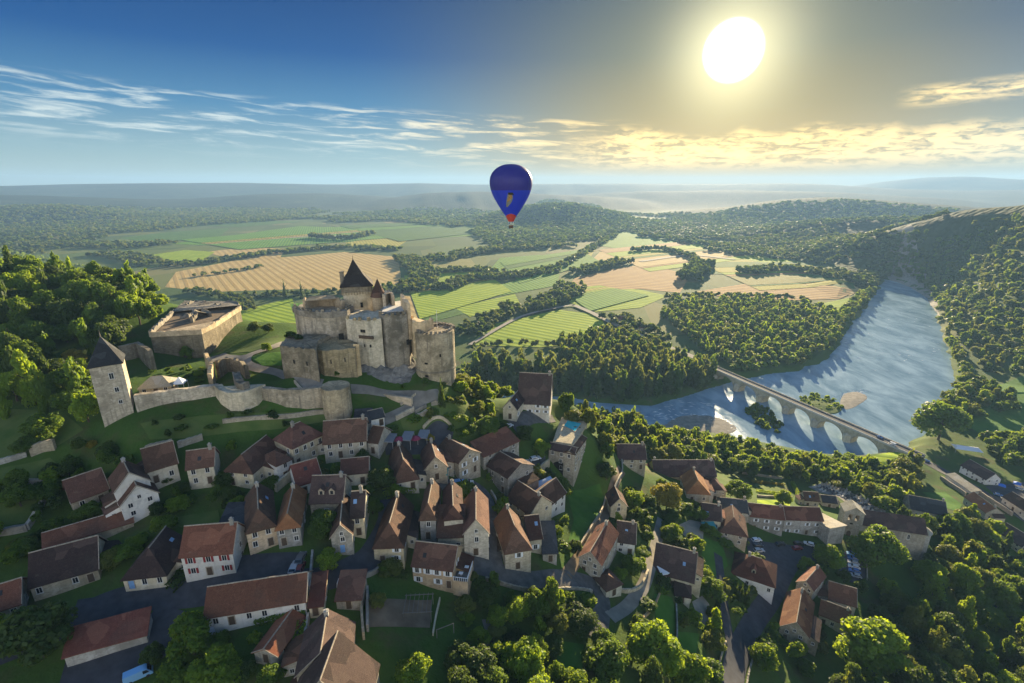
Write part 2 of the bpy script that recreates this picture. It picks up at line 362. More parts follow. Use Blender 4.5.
for args in [
    ([(-120, 186), (0, 186), (60, 184), (150, 183), (240, 182.5), (330, 184.5), (420, 183), (480, 184.6), (540, 184), (620, 183.5), (700, 184), (800, 183.2), (840, 185), (880, 188), (960, 191), (1100, 188)], 7600, 1300, 1, 6, 1),
    ([(820, 190), (880, 182), (930, 176.5), (970, 176), (1024, 179.5), (1120, 178)], 9800, 1300, 1, 6, 2),
    ([(-120, 196), (0, 194), (90, 197), (180, 200), (250, 194), (320, 193), (380, 196), (440, 200)], 5200, 800, 1, 6, 3),
    ([(-120, 206), (0, 208), (60, 204), (130, 212), (200, 220), (260, 222)], 3900, 480, 1, 6, 3.5),
    ([(340, 208), (380, 199), (430, 192.5), (480, 191), (540, 194), (600, 196), (660, 203)], 4700, 750, 1, 6, 4),
    ([(440, 224), (480, 217), (515, 209), (545, 204), (575, 204), (600, 210), (640, 218), (670, 224)], 2700, 330, 1, 6, 5),
    ([(560, 196), (640, 191), (740, 190), (840, 192), (900, 196), (980, 200)], 5600, 700, 1, 6, 6),
    ([(610, 222), (680, 212), (735, 206), (780, 199), (837, 196.5), (900, 201), (960, 206), (1040, 212)], 3300, 480, 1, 6, 7),
    ([(690, 238), (760, 230), (820, 222), (880, 218), (930, 220), (1000, 224)], 2150, 300, 1, 6, 8),
    ([(800, 262), (850, 246), (885, 237), (915, 226), (950, 214), (985, 208), (1024, 204), (1120, 190), (1200, 184)], 1350, 560, .7, 6, 9)]:
    far = np.maximum(far, ridge(*args))
# keep the river corridor and its flat left bank free of hills
sdr = poly_sd(RIVER, XX, YY)
hb = np.clip((sdr - 20) / 150, 0, 1)
lb = np.clip((0.68 * YY - XX) / 60, 0, 1) * np.clip((1330 - YY) / 120, 0, 1)
far = far * (1 - lb) * np.where((YY < 1600) & (XX < 900), hb, 1)
H = np.maximum(H, 4.0 + np.maximum(far - 4, 0)) if False else np.where(far > 6, np.maximum(H, far), H)
H = np.where(YY > 430, blur(H, 2), H)
bank = np.clip(sdr / 11.0, 0, 1); bank = bank * bank * (3 - 2 * bank)
H = np.where(sdr < 0, -2.5, -0.4 + (H + .4) * bank)
# small natural unevenness near the village
u = np.sin(XX * .31 + 1.3 * np.sin(YY * .17)) * np.sin(YY * .27 + np.sin(XX * .13)) * .18
H = H + np.where((YY < 420) & (sdr > 12), u, 0)
def hz(x, y):
    """terrain height (vectorised bilinear look-up in the ground grid)"""
    x = np.asarray(x, float); y = np.asarray(y, float)
    i = np.clip(np.searchsorted(GX, x) - 1, 0, len(GX) - 2); j = np.clip(np.searchsorted(GY, y) - 1, 0, len(GY) - 2)
    fx = (x - GX[i]) / (GX[i + 1] - GX[i]); fy = (y - GY[j]) / (GY[j + 1] - GY[j])
    return (H[j, i] * (1 - fx) + H[j, i + 1] * fx) * (1 - fy) + (H[j + 1, i] * (1 - fx) + H[j + 1, i + 1] * fx) * fy
def ground(px, py, off=0.0, dmin=60.0, dmax=9000.0):
    """first place where the line of sight through px,py comes down to `off` above the ground"""
    r = ray(px, py); d = dmin
    ds = dmin * 1.012 ** np.arange(0, 460); ds = ds[ds < dmax]
    P = np.array([0, 0, CZ]) + ds[:, None] * r
    g = P[:, 2] - hz(P[:, 0], P[:, 1]) - off
    k = np.argmax(g <= 0)
    if g[k] > 0: k = len(ds) - 1
    lo, hi = ds[max(k - 1, 0)], ds[k]
    for _ in range(24):
        mid = .5 * (lo + hi); p = np.array([0, 0, CZ]) + mid * r
        if p[2] - float(hz(p[0], p[1])) - off <= 0: hi = mid
        else: lo = mid
    p = np.array([0, 0, CZ]) + hi * r
    return np.array([p[0], p[1], float(hz(p[0], p[1]))])
def build_ground():
    ny, nx = H.shape
    v = np.stack([XX.ravel(), YY.ravel(), H.ravel()], 1)
    i = np.arange(ny - 1)[:, None] * nx + np.arange(nx - 1)[None, :]
    f = np.stack([i, i + 1, i + nx + 1, i + nx], -1).reshape(-1, 4)
    tag(np_mesh('ground', v, f, M['ground'], None, True), kind='structure')
build_ground()

def drape(name, P, mat, off=.12, step=4.0, kind='structure', flat=None):
    """a sheet over the polygon P (world x,y), cut along a grid and laid on the ground"""
    bm = bmesh.new(); P = [np.asarray(p)[:2] for p in P]
    fc = bm.faces.new([bm.verts.new((p[0], p[1], 0)) for p in P])
    if fc.normal.z < 0: fc.normal_flip()
    bmesh.ops.triangulate(bm, faces=[fc])
    xs = [p[0] for p in P]; ys = [p[1] for p in P]
    for ax, lo, hi in ((0, min(xs), max(xs)), (1, min(ys), max(ys))):
        k = math.ceil(lo / step) * step
        while k < hi:
            no = (1, 0, 0) if ax == 0 else (0, 1, 0); co = (k, 0, 0) if ax == 0 else (0, k, 0)
            bmesh.ops.bisect_plane(bm, geom=bm.verts[:] + bm.edges[:] + bm.faces[:], plane_co=co, plane_no=no); k += step
    for v in bm.verts: v.co.z = (float(hz(v.co.x, v.co.y)) + off) if flat is None else flat
    bmesh.ops.recalc_face_normals(bm, faces=bm.faces[:])
    for fa in bm.faces:
        if fa.normal.z < 0: fa.normal_flip()
    me = bpy.data.meshes.new(name); bm.to_mesh(me); bm.free(); me.materials.append(mat)
    o = bpy.data.objects.new(name, me); COL.objects.link(o)
    return tag(o, kind=kind)
def smooth_line(P, n=6):
    P = np.asarray(P, float); Q = np.vstack([2 * P[0] - P[1], P, 2 * P[-1] - P[-2]]); out = []
    for i in range(1, len(Q) - 2):
        for k in range(n):
            t = k / n; a, c, d, e = Q[i - 1], Q[i], Q[i + 1], Q[i + 2]
            out.append(.5 * (2 * c + (d - a) * t + (2 * a - 5 * c + 4 * d - e) * t * t + (3 * c - a - 3 * d + e) * t ** 3))
    out.append(P[-1]); return np.array(out)
def ribbon(name, pxs, width, mat, off=.16, world=False, n=8, cross=5):
    P = np.array([p[:2] for p in pxs]) if world else np.array([ground(x, y)[:2] for x, y in pxs])
    L = smooth_line(P, n); T = np.gradient(L, axis=0); T /= np.maximum(np.linalg.norm(T, axis=1), 1e-6)[:, None]
    N = np.stack([-T[:, 1], T[:, 0]], 1); v = []
    for k in range(cross):
        q = L + N * (width * (k / (cross - 1) - .5)); v.append(np.column_stack([q, hz(q[:, 0], q[:, 1]) + off]))
    v = np.stack(v, 1).reshape(-1, 3); f = []
    for i in range(len(L) - 1):
        for k in range(cross - 1):
            a = i * cross + k; f.append((a, a + cross, a + cross + 1, a + 1))
    f = np.array(f); 
    o = np_mesh(name, v, f[:, ::-1], mat); return tag(o, kind='structure')

# ------------------------------------------------------------------ river
def build_river():
    bm = bmesh.new(); sgn = []
    P = np.array(RIVER); c = P.mean(0); out = []
    for i in range(len(P)):
        a, bb_, d = P[i - 1], P[i], P[(i + 1) % len(P)]
        t = (d - a) / max(np.linalg.norm(d - a), 1e-6); nrm = np.array([t[1], -t[0]])
        out.append(bb_ + nrm * 9)
    area = sum(P[i - 1][0] * P[i][1] - P[i][0] * P[i - 1][1] for i in range(len(P)))
    if area < 0: out = [2 * p - o for p, o in zip(P, out)]
    fc = bm.faces.new([bm.verts.new((p[0], p[1], 0)) for p in out])
    if fc.normal.z < 0: fc.normal_flip()
    bmesh.ops.triangulate(bm, faces=[fc])
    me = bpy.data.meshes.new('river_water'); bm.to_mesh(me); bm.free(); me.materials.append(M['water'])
    o = bpy.data.objects.new('river_water', me); COL.objects.link(o); tag(o, kind='structure')
build_river()

# ------------------------------------------------------------------ haze
def build_haze():
    x0, x1, y0, y1, z0, z1 = -9000, 10000, -420, 12500, -4, 345
    v = [(x, y, z) for z in (z0, z1) for y in (y0, y1) for x in (x0, x1)]
    f = [(0, 2, 3, 1), (4, 5, 7, 6), (0, 1, 5, 4), (2, 6, 7, 3), (0, 4, 6, 2), (1, 3, 7, 5)]
    m = bpy.data.materials.new('haze_air'); m.use_nodes = True; t = m.node_tree; t.nodes.clear()
    pv = t.nodes.new('ShaderNodeVolumePrincipled'); pv.inputs['Color'].default_value = (.25, .44, .74, 1)
    pv.inputs['Density'].default_value = 1.0e-4; pv.inputs['Anisotropy'].default_value = .2
    o = t.nodes.new('ShaderNodeOutputMaterial'); t.links.new(pv.outputs[0], o.inputs['Volume'])
    tag(mesh_obj('haze', v, f, m), kind='stuff')
build_haze()
# ------------------------------------------------------------------ fields and roads of the valley floor
def field(pts, mat, name='field', off=.25):
    P = [onz(x, y, 4.0) for x, y in pts]; P = [(p[0], p[1]) for p in P]
    return drape(name, P, M[mat], off, 60.0)
for _i, (pts, mat) in enumerate([
    ([(165, 287), (176, 272), (232, 261), (300, 256), (345, 252), (398, 257), (402, 283), (360, 292), (300, 289), (210, 292)], 'straw'),
    ([(205, 252), (250, 247), (285, 249), (280, 258), (235, 260)], 'straw'),
    ([(150, 255), (185, 250), (215, 252), (200, 262), (160, 263)], 'bright_grass'),
    ([(236, 312), (292, 298), (300, 322), (262, 340), (240, 330)], 'bright_grass'),
    ([(290, 304), (330, 300), (330, 330), (300, 332)], 'grass_field'),
    ([(170, 244), (300, 226), (345, 228), (330, 240), (235, 246)], 'grass_field'),
    ([(300, 232), (345, 226), (420, 228), (480, 226), (470, 236), (400, 240), (330, 243)], 'grass_field'),
    ([(345, 243), (385, 236), (410, 239), (396, 248), (360, 249)], 'hay'),
    ([(120, 238), (170, 232), (230, 228), (220, 236), (150, 243)], 'crop'),
    ([(420, 262), (470, 258), (478, 268), (424, 272)], 'vine_rows'),
    ([(400, 278), (425, 276), (470, 282), (452, 291), (410, 294)], 'hay'),
    ([(402, 296), (435, 294), (416, 322), (400, 318)], 'straw'),
    ([(437, 294), (470, 291), (474, 312), (430, 322), (420, 318)], 'crop'),
    ([(455, 308), (515, 294), (520, 304), (470, 317)], 'bright_grass'),
    ([(470, 345), (490, 325), (560, 310), (600, 315), (606, 328), (590, 343), (540, 347)], 'bright_grass'),
    ([(560, 288), (600, 286), (640, 290), (668, 296), (640, 308), (596, 312), (570, 303)], 'bright_grass'),
    ([(565, 291), (575, 278), (620, 268), (650, 264), (690, 276), (680, 293), (640, 289)], 'straw_rows'),
    ([(590, 262), (600, 252), (640, 249), (660, 256), (648, 263)], 'straw'),
    ([(600, 246), (618, 232), (660, 231), (690, 240), (660, 249), (625, 250)], 'grass_field'),
    ([(540, 262), (585, 252), (604, 236), (590, 258), (560, 272)], 'hay'),
    ([(660, 254), (700, 248), (760, 256), (762, 270), (700, 270)], 'hay'),
    ([(700, 262), (790, 262), (860, 282), (850, 294), (770, 276), (705, 274)], 'crop'),
    ([(695, 292), (745, 284), (800, 283), (855, 292), (840, 299), (750, 302)], 'straw_rows'),
    ([(770, 276), (815, 276), (862, 290), (850, 296), (790, 284)], 'straw'),
    ([(690, 244), (750, 254), (800, 262), (770, 264), (700, 252)], 'bright_grass'),
    ([(820, 304), (850, 298), (856, 304), (834, 314)], 'bright_grass'),
    ([(500, 258), (540, 255), (560, 264), (520, 276), (490, 270)], 'grass_field'),
    ([(480, 290), (520, 280), (560, 274), (556, 286), (500, 296)], 'grass_field'),
    ([(600, 224), (640, 221), (670, 228), (640, 231)], 'bright_grass'),
    ([(430, 217), (480, 214), (490, 220), (440, 224)], 'crop'),
    ([(150, 224), (230, 219), (300, 222), (240, 227)], 'crop'),
    ([(960, 392), (1024, 380), (1060, 400), (1040, 432), (985, 440), (955, 418)], 'lawn'),
    ([(975, 350), (1010, 347), (1040, 356), (1000, 362)], 'hay')]):
    field(pts, mat, off=.12 + .02 * _i)
def strips(q, n, mats, off):
    """narrow strip fields between the two long sides of the quad q"""
    r = random.Random(n * 7 + len(mats)); a, c, d, e = [np.array(onz(x, y, 4.0)[:2]) for x, y in q]; cuts = [0] + sorted(r.uniform(.08, .92) for _ in range(n - 1)) + [1]
    for k in range(n):
        t0, t1 = cuts[k] + .004, cuts[k + 1] - .004
        if t1 - t0 < .03: continue
        drape('field', [a + (e - a) * t0, c + (d - c) * t0, c + (d - c) * t1, a + (e - a) * t1], M[mats[k % len(mats)]], off + .02 * k, 80.0)
strips([(598, 250), (690, 241), (762, 257), (650, 272)], 7, ['straw_rows', 'bright_grass', 'hay', 'crop', 'straw'], .80)
strips([(700, 264), (800, 262), (864, 285), (760, 291)], 7, ['crop', 'hay', 'bright_grass', 'straw_rows', 'vine_rows'], .96)
strips([(404, 276), (480, 270), (512, 292), (420, 320)], 6, ['bright_grass', 'crop', 'straw', 'grass_field', 'hay'], 1.12)
strips([(500, 262), (580, 250), (600, 262), (520, 284)], 5, ['grass_field', 'hay', 'crop', 'bright_grass'], 1.26)
strips([(180, 240), (330, 227), (420, 236), (240, 250)], 6, ['grass_field', 'bright_grass', 'hay', 'crop', 'straw'], 1.38)
strips([(560, 290), (600, 286), (650, 296), (590, 312)], 4, ['bright_grass', 'hay', 'bright_grass', 'grass_field'], 1.52)
strips([(340, 226), (470, 220), (490, 232), (400, 242)], 5, ['crop', 'bright_grass', 'grass_field', 'hay'], 1.62)
for pts, w, mt in [([(574, 306), (590, 313), (612, 324), (640, 336), (668, 348), (700, 361), (716, 368)], 9, 'track'),
                   ([(470, 346), (520, 318), (560, 308), (574, 306)], 6, 'track'), ([(668, 298), (720, 304), (790, 303)], 6, 'track'),
                   ([(640, 262), (690, 256), (735, 260)], 14, 'track'), ([(290, 238), (345, 236)], 20, 'gravel')]:
    ribbon('road' if w == 9 else 'farm_track', pts, w, M[mt], 1.8)
drape('gravel_bar', [onz(x, y, 1)[:2] for x, y in [(880, 268), (900, 268), (925, 284), (936, 300), (940, 318), (932, 306), (910, 288), (888, 279)]], M['gravel'], .4, 12)
# ------------------------------------------------------------------ building materials
def stone_mat(name, c, var=.35, dark=.5, mortar=.0, streak=.35, scale=1.1):
    m, q = new_mat(name); g = q.n('ShaderNodeTexCoord').outputs['Object']
    big = q.noise(g, .16, 5, .6); mid = q.noise(g, .8, 5, .6)
    vo = q.n('ShaderNodeTexVoronoi', feature='F1'); vo.inputs['Scale'].default_value = scale * 1.7
    sc = q.n('ShaderNodeMapping'); sc.inputs['Scale'].default_value = (1, 1, 1.9); q.l(g, sc.inputs[0]); q.l(sc.outputs[0], vo.inputs['Vector'])
    bw = q.n('ShaderNodeRGBToBW'); q.l(vo.outputs['Color'], bw.inputs[0])
    col = q.ramp(q.m('ADD', q.m('MULTIPLY', bw.outputs[0], .6), q.m('MULTIPLY', mid, .4)), [(.2, tuple(x * (1 - var) for x in c)), (.55, c), (.85, tuple(min(.8, x * (1 + var * .6)) for x in c))])
    col = q.mix(q.smooth(big, .44, .68), col, C4(c[0] * dark, c[1] * dark, c[2] * dark * .95)); bl = q.noise(g, .45, 5, .65, .6)
    col = q.mix(q.m('MULTIPLY', q.smooth(bl, .54, .66), .5), col, C4(min(.7, c[0] * 1.3), min(.7, c[1] * 1.33), min(.7, c[2] * 1.45))); col = q.mix(q.m('MULTIPLY', q.smooth(bl, .46, .36), .45), col, C4(c[0] * .55, c[1] * .56, c[2] * .6))
    # weather streaks run down the face
    st = q.n('ShaderNodeMapping'); st.inputs['Scale'].default_value = (1.3, 1.3, .10); q.l(g, st.inputs[0])
    sn = q.noise(st.outputs[0], 1.0, 4); col = q.mix(q.m('MULTIPLY', q.smooth(sn, .5, .75), streak), col, C4(c[0] * .35, c[1] * .36, c[2] * .4))
    inf = q.n('ShaderNodeObjectInfo'); v_ = q.n('ShaderNodeHueSaturation'); q.l(q.m('ADD', .76, q.m('MULTIPLY', inf.outputs['Random'], .44)), v_.inputs['Value']); q.l(q.m('ADD', .75, q.m('MULTIPLY', q.m('FRACT', q.m('MULTIPLY', inf.outputs['Random'], 7.3)), .5)), v_.inputs['Saturation']); q.l(col, v_.inputs['Color']); col = v_.outputs[0]
    return finish(m, q, col, .92, q.m('ADD', vo.outputs['Distance'], mid), .5, .12, .15)
def roof_mat(name, c, alt, course=.42, lich=.35):
    m, q = new_mat(name); g = q.n('ShaderNodeTexCoord').outputs['Object']
    x, y, z = q.sep(g)[:3]
    row = q.m('FRACT', q.m('MULTIPLY', z, 1 / course))
    vo = q.n('ShaderNodeTexVoronoi'); mp = q.n('ShaderNodeMapping'); mp.inputs['Scale'].default_value = (3.2, 3.2, 2.4); q.l(g, mp.inputs[0]); q.l(mp.outputs[0], vo.inputs['Vector'])
    bw = q.n('ShaderNodeRGBToBW'); q.l(vo.outputs['Color'], bw.inputs[0])
    big = q.noise(g, .22, 5, .6); mid = q.noise(g, 1.4, 4, .6)
    col = q.ramp(q.m('ADD', q.m('MULTIPLY', bw.outputs[0], .55), q.m('MULTIPLY', mid, .45)), [(.22, tuple(k * .58 for k in c)), (.5, c), (.8, alt)])
    col = q.mix(q.m('MULTIPLY', q.smooth(big, .48, .7), lich), col, C4(.10, .095, .075))
    col = q.mix(q.m('MULTIPLY', q.smooth(mid, .62, .75), .35), col, C4(.26, .23, .16))
    inf = q.n('ShaderNodeObjectInfo'); v_ = q.n('ShaderNodeHueSaturation'); q.l(q.m('ADD', .42, q.m('MULTIPLY', inf.outputs['Random'], .46)), v_.inputs['Value']); q.l(q.m('ADD', .485, q.m('MULTIPLY', q.m('FRACT', q.m('MULTIPLY', inf.outputs['Random'], 5.7)), .03)), v_.inputs['Hue']); q.l(col, v_.inputs['Color']); col = v_.outputs[0]
    # repaired patches of newer and older tiles
    vp = q.n('ShaderNodeTexVoronoi'); vp.inputs['Scale'].default_value = .32; q.l(g, vp.inputs['Vector']); pb = q.n('ShaderNodeRGBToBW'); q.l(vp.outputs['Color'], pb.inputs[0])
    col = q.mix(q.m('MULTIPLY', q.smooth(pb.outputs[0], .60, .78), .22), col, C4(*[min(.5, k * 1.5) for k in alt])); col = q.mix(q.m('MULTIPLY', q.smooth(pb.outputs[0], .36, .22), .25), col, C4(*[k * .55 for k in c]))
    return finish(m, q, col, .88, q.m('ADD', row, q.m('MULTIPLY', bw.outputs[0], .6)), .55, .1, .2)
M['cream'] = stone_mat('cream_render', (.56, .50, .37), .16, .72, streak=.25)
M['white'] = stone_mat('white_render', (.72, .70, .64), .08, .82, streak=.2)
M['stone'] = stone_mat('house_stone', (.43, .375, .275), .32, .66)
M['grey'] = stone_mat('grey_stone', (.36, .34, .29), .3, .62)
M['ochre'] = stone_mat('ochre_stone', (.47, .33, .17), .25, .7)
M['roof_brown'] = roof_mat('brown_tiles', (.135, .070, .050), (.215, .118, .078))
M['roof_dark'] = roof_mat('dark_tiles', (.080, .052, .048), (.140, .092, .075))
M['roof_red'] = roof_mat('red_tiles', (.20, .080, .050), (.30, .135, .080), lich=.25)
M['roof_orange'] = roof_mat('orange_tiles', (.30, .125, .055), (.40, .19, .09), lich=.15)
M['roof_slate'] = roof_mat('slate', (.055, .060, .068), (.095, .10, .108), lich=.1)
M['roof_pale'] = roof_mat('stone_slab_roof', (.46, .42, .31), (.58, .53, .40), .6, .2)
M['mortar'] = simple_mat('pale_mortar', (.34, .29, .22), .9, .3, 2)
M['frame'] = simple_mat('painted_frame', (.62, .60, .55), .6, .08, 3)
M['wood_dark'] = simple_mat('dark_wood', (.075, .050, .032), .7, .3, 3)
M['sh_white'] = simple_mat('white_shutter', (.66, .70, .74), .6, .06, 3)
M['sh_red'] = simple_mat('red_shutter', (.22, .028, .030), .55, .12, 3)
M['sh_blue'] = simple_mat('blue_shutter', (.20, .33, .52), .55, .08, 3)
M['sh_brown'] = simple_mat('brown_shutter', (.16, .09, .055), .6, .15, 3)
M['door_blue'] = simple_mat('blue_door', (.16, .32, .58), .5, .1, 2)
def glass_mat():
    m, q = new_mat('window_glass'); p = q.n('ShaderNodeBsdfPrincipled'); p.inputs['Base Color'].default_value = (.018, .022, .028, 1)
    p.inputs['Roughness'].default_value = .08; p.inputs['Specular IOR Level'].default_value = .5
    o = q.n('ShaderNodeOutputMaterial'); q.l(p.outputs[0], o.inputs['Surface']); return m
M['glass'] = glass_mat()

class MB:
    """collects boxes and faces into one mesh"""
    def __init__(s): s.v, s.f = [], []
    def box(s, x0, x1, y0, y1, z0, z1):
        i = len(s.v); s.v += [(x, y, z) for z in (z0, z1) for y in (y0, y1) for x in (x0, x1)]
        s.f += [tuple(i + k for k in q) for q in ((0, 2, 3, 1), (4, 5, 7, 6), (0, 1, 5, 4), (2, 6, 7, 3), (0, 4, 6, 2), (1, 3, 7, 5))]; return s
    def poly(s, pts, faces):
        i = len(s.v); s.v += [tuple(p) for p in pts]; s.f += [tuple(i + k for k in q) for q in faces]; return s
    def prism(s, P, z0, z1):
        """closed prism over the counter-clockwise outline P"""
        n = len(P); i = len(s.v); s.v += [(p[0], p[1], z0) for p in P] + [(p[0], p[1], z1) for p in P]
        s.f += [tuple(i + n + k for k in range(n)), tuple(i + k for k in reversed(range(n)))]
        s.f += [(i + k, i + (k + 1) % n, i + n + (k + 1) % n, i + n + k) for k in range(n)]; return s
    def tube(s, a, c, r0, r1=None, n=8, cap=True):
        a, c = Vector(a), Vector(c); r1 = r0 if r1 is None else r1; d = (c - a).normalized()
        u_ = d.orthogonal().normalized(); w = d.cross(u_); i = len(s.v)
        for p, r in ((a, r0), (c, r1)):
            s.v += [tuple(p + (u_ * math.cos(t) + w * math.sin(t)) * r) for t in [2 * math.pi * k / n for k in range(n)]]
        s.f += [(i + k, i + (k + 1) % n, i + n + (k + 1) % n, i + n + k) for k in range(n)]
        if cap: s.f += [tuple(i + k for k in reversed(range(n))), tuple(i + n + k for k in range(n))]
        return s
    def out(s, name, mat, parent=None, smooth=False):
        return mesh_obj(name, s.v, s.f, M[mat] if isinstance(mat, str) else mat, parent, smooth)

# ------------------------------------------------------------------ windows and doors, built once, copied after
_win = {}
def window(parent, loc, rz, w=.95, h=1.3, shut=None, sill=True):
    """a window set in a wall whose outward side is local -y"""
    key = (round(w, 2), round(h, 2), shut, sill)
    if key not in _win:
        fr = MB(); t = .12
        fr.box(-w / 2 - t, -w / 2, -.05, .06, -t, h + t).box(w / 2, w / 2 + t, -.05, .06, -t, h + t)
        fr.box(-w / 2, w / 2, -.05, .06, h, h + t).box(-w / 2, w / 2, -.05, .06, -t, 0).box(-.03, .03, -.03, .05, 0, h)
        if sill: fr.box(-w / 2 - .2, w / 2 + .2, -.16, -.052, -t, -.02)
        pa = MB().box(-w / 2, w / 2, -.012, .05, 0, h)
        shs = []
        if shut:
            sw = w * .52
            for s in (-1, 1):
                x = s * (w / 2 + t + sw / 2 + .03); shs.append(MB().box(x - sw / 2, x + sw / 2, -.09, -.035, -.03, h + .03))
        _win[key] = (fr, pa, shs, None)
    fr, pa, shs, done = _win[key]
    if done is None:
        f = fr.out('window', 'frame', parent); p = pa.out('pane', 'glass', f); k = [s.out('shutter', shut, f) for s in shs]
        _win[key] = (fr, pa, shs, (f, p, k))
    else:
        f = done[0].copy(); COL.objects.link(f); f.parent = parent
        for c in [done[1]] + done[2]:
            d = c.copy(); COL.objects.link(d); d.parent = f
    f.location = loc; f.rotation_euler = (0, 0, rz); return f
def door(parent, loc, rz, w=1.1, h=2.1, mat='wood_dark'):
    d = MB().box(-w / 2, w / 2, -.06, .05, 0, h).out('door', mat, parent); d.location = loc; d.rotation_euler = (0, 0, rz)
    j = MB().box(-w / 2 - .18, -w / 2, -.075, .05, 0, h + .18).box(w / 2, w / 2 + .18, -.075, .05, 0, h + .18).box(-w / 2, w / 2, -.075, .05, h, h + .18).out('door_frame', 'mortar', d)
    return d
def roof_slab(name, faces, mat, parent, thick=.24, cuts=3, jit=.05, seed=0):
    """roof slopes given as corner lists, cut finely, made slightly uneven and given a thickness"""
    bm = bmesh.new(); vm = {}
    def V(p):
        k = tuple(round(c, 3) for c in p)
        if k not in vm: vm[k] = bm.verts.new(k)
        return vm[k]
    for fc in faces: bm.faces.new([V(p) for p in fc])
    bmesh.ops.recalc_face_normals(bm, faces=bm.faces[:])
    if sum(f.normal.z for f in bm.faces) < 0: bmesh.ops.reverse_faces(bm, faces=bm.faces[:])
    bmesh.ops.subdivide_edges(bm, edges=bm.edges[:], cuts=cuts, use_grid_fill=True)
    for v in bm.verts:
        v.co.z += jit * (mnoise.noise(Vector((v.co.x * .22 + seed * 7.1, v.co.y * .22, v.co.z * .2))) * 3.4 + random.uniform(-.5, .5))
    ret = bmesh.ops.extrude_face_region(bm, geom=bm.faces[:])
    for v in [g for g in ret['geom'] if isinstance(g, bmesh.types.BMVert)]: v.co.z += thick
    bmesh.ops.recalc_face_normals(bm, faces=bm.faces[:])
    me = bpy.data.meshes.new(name); bm.to_mesh(me); bm.free(); me.materials.append(M[mat])
    o = bpy.data.objects.new(name, me); COL.objects.link(o); o.parent = parent; return o
def chimney(roof, x, y, z, w=.8, d=.6, h=1.8, mat='grey'):
    c = MB().box(-w / 2, w / 2, -d / 2, d / 2, -1.2, h).box(-w / 2 - .1, w / 2 + .1, -d / 2 - .1, d / 2 + .1, h + .002, h + .16).box(-w / 4, w / 4, -d / 4, d / 4, h + .162, h + .5).out('chimney', mat, roof)
    c.location = (x, y, z); return c
HOUSES = []
def house(short, look, A, B, D, hw, kind='L', pitch=48, roof='roof_brown', wall='stone', shut=None, floors=None, cols=None, chim=1, dorm=0,
          hipf=False, hipb=False, dr='wood_dark', sidewin=True, name='stone_house', cat='house', group=None, over=.35, flat=False, win=True, sink=2.2, hk=.85, frontdoor=True, ridge_mat='mortar', z0=None, ridge=None):
    """A, B: picture points of the left and right end of the eave that faces us; D: depth in metres; hw: eave height"""
    z = 100.0 if z0 is None else z0
    if z0 is None:
        for _ in range(30):
            a, c = onz(*A, z + hw), onz(*B, z + hw); mid = (a + c) / 2
            e = (c - a)[:2]; n_ = np.array([-e[1], e[0]]) / max(np.linalg.norm(e), 1e-6)
            q = mid[:2] + n_ * min(D, 8) * .35
            z = .5 * z + .5 * float(hz(q[0], q[1]))
    a, c = onz(*A, z + hw), onz(*B, z + hw)
    if ridge is not None:   # turn the house so its ridge runs along the ridge seen in the picture
        g0, g1 = onz(*ridge[0], z + hw + 4), onz(*ridge[1], z + hw + 4); n_ = (g1 - g0)[:2]; n_ = n_ / np.linalg.norm(n_)
        u_ = np.array([n_[1], -n_[0]]); ln = max(abs(float((c - a)[:2] @ u_)), 4.0); mid = (a + c) / 2
        a = np.array([*(mid[:2] - u_ * ln / 2), a[2]]); c = np.array([*(mid[:2] + u_ * ln / 2), a[2]])
    L = float(np.linalg.norm((c - a)[:2])); rz = math.atan2(c[1] - a[1], c[0] - a[0])
    root = empty(name, (a[0], a[1], z), rz)
    tag(root, look, cat, group or ('stone houses of the hill village' if cat == 'house' else None))
    cs, sn = math.cos(rz), math.sin(rz)
    wxy = lambda x, y: (a[0] + x * cs - y * sn, a[1] + x * sn + y * cs)
    low = min(float(hz(*wxy(x, y))) for x in (0, L / 2, L) for y in (0, D / 2, D)) - z - .6
    span = D if kind in ('L', 'HL', 'M') else L
    rise = math.tan(R(pitch)) * span / 2
    if kind == 'M': rise = math.tan(R(pitch)) * D
    o = over; dz_ = -o * math.tan(R(pitch)) * .75
    seed = len(HOUSES) + 1
    # walls
    w = MB(); zt = hw - .02; lo = min(low, -.3)
    if flat:
        w.prism([(0, 0), (L, 0), (L, D), (0, D)], lo, zt)
    elif kind == 'L' and not (hipf and hipb):
        P = [(0, 0), (L, 0), (L, D), (0, D)]
        pts = [(x, y, lo) for x, y in P] + [(x, y, zt) for x, y in P] + [(0, D / 2, zt + rise), (L, D / 2, zt + rise)]
        w.poly(pts, [(0, 1, 5, 4), (1, 2, 6, 9, 5), (2, 3, 7, 6), (3, 0, 4, 8, 7), (3, 2, 1, 0)] + [(4, 5, 9, 8), (8, 9, 6, 7)])
    elif kind == 'G' and not (hipf and hipb):
        P = [(0, 0), (L, 0), (L, D), (0, D)]; f0 = 0 if hipf else rise; f1 = 0 if hipb else rise
        pts = [(x, y, lo) for x, y in P] + [(x, y, zt) for x, y in P] + [(L / 2, 0, zt + f0), (L / 2, D, zt + f1)]
        w.poly(pts, [(0, 1, 5, 8, 4), (1, 2, 6, 5), (2, 3, 7, 9, 6), (3, 0, 4, 7), (3, 2, 1, 0), (4, 8, 9, 7), (5, 6, 9, 8)])
    elif kind == 'M':
        pts = [(0, 0, lo), (L, 0, lo), (L, D, lo), (0, D, lo), (0, 0, zt), (L, 0, zt), (L, D, zt + rise), (0, D, zt + rise)]
        w.poly(pts, [(0, 1, 5, 4), (1, 2, 6, 5), (2, 3, 7, 6), (3, 0, 4, 7), (3, 2, 1, 0), (4, 5, 6, 7)])
    else:
        w.prism([(0, 0), (L, 0), (L, D), (0, D)], lo, zt)
    w.out('wall', wall, root)
    # roof
    zr = hw + rise; e = hw + dz_ * .6
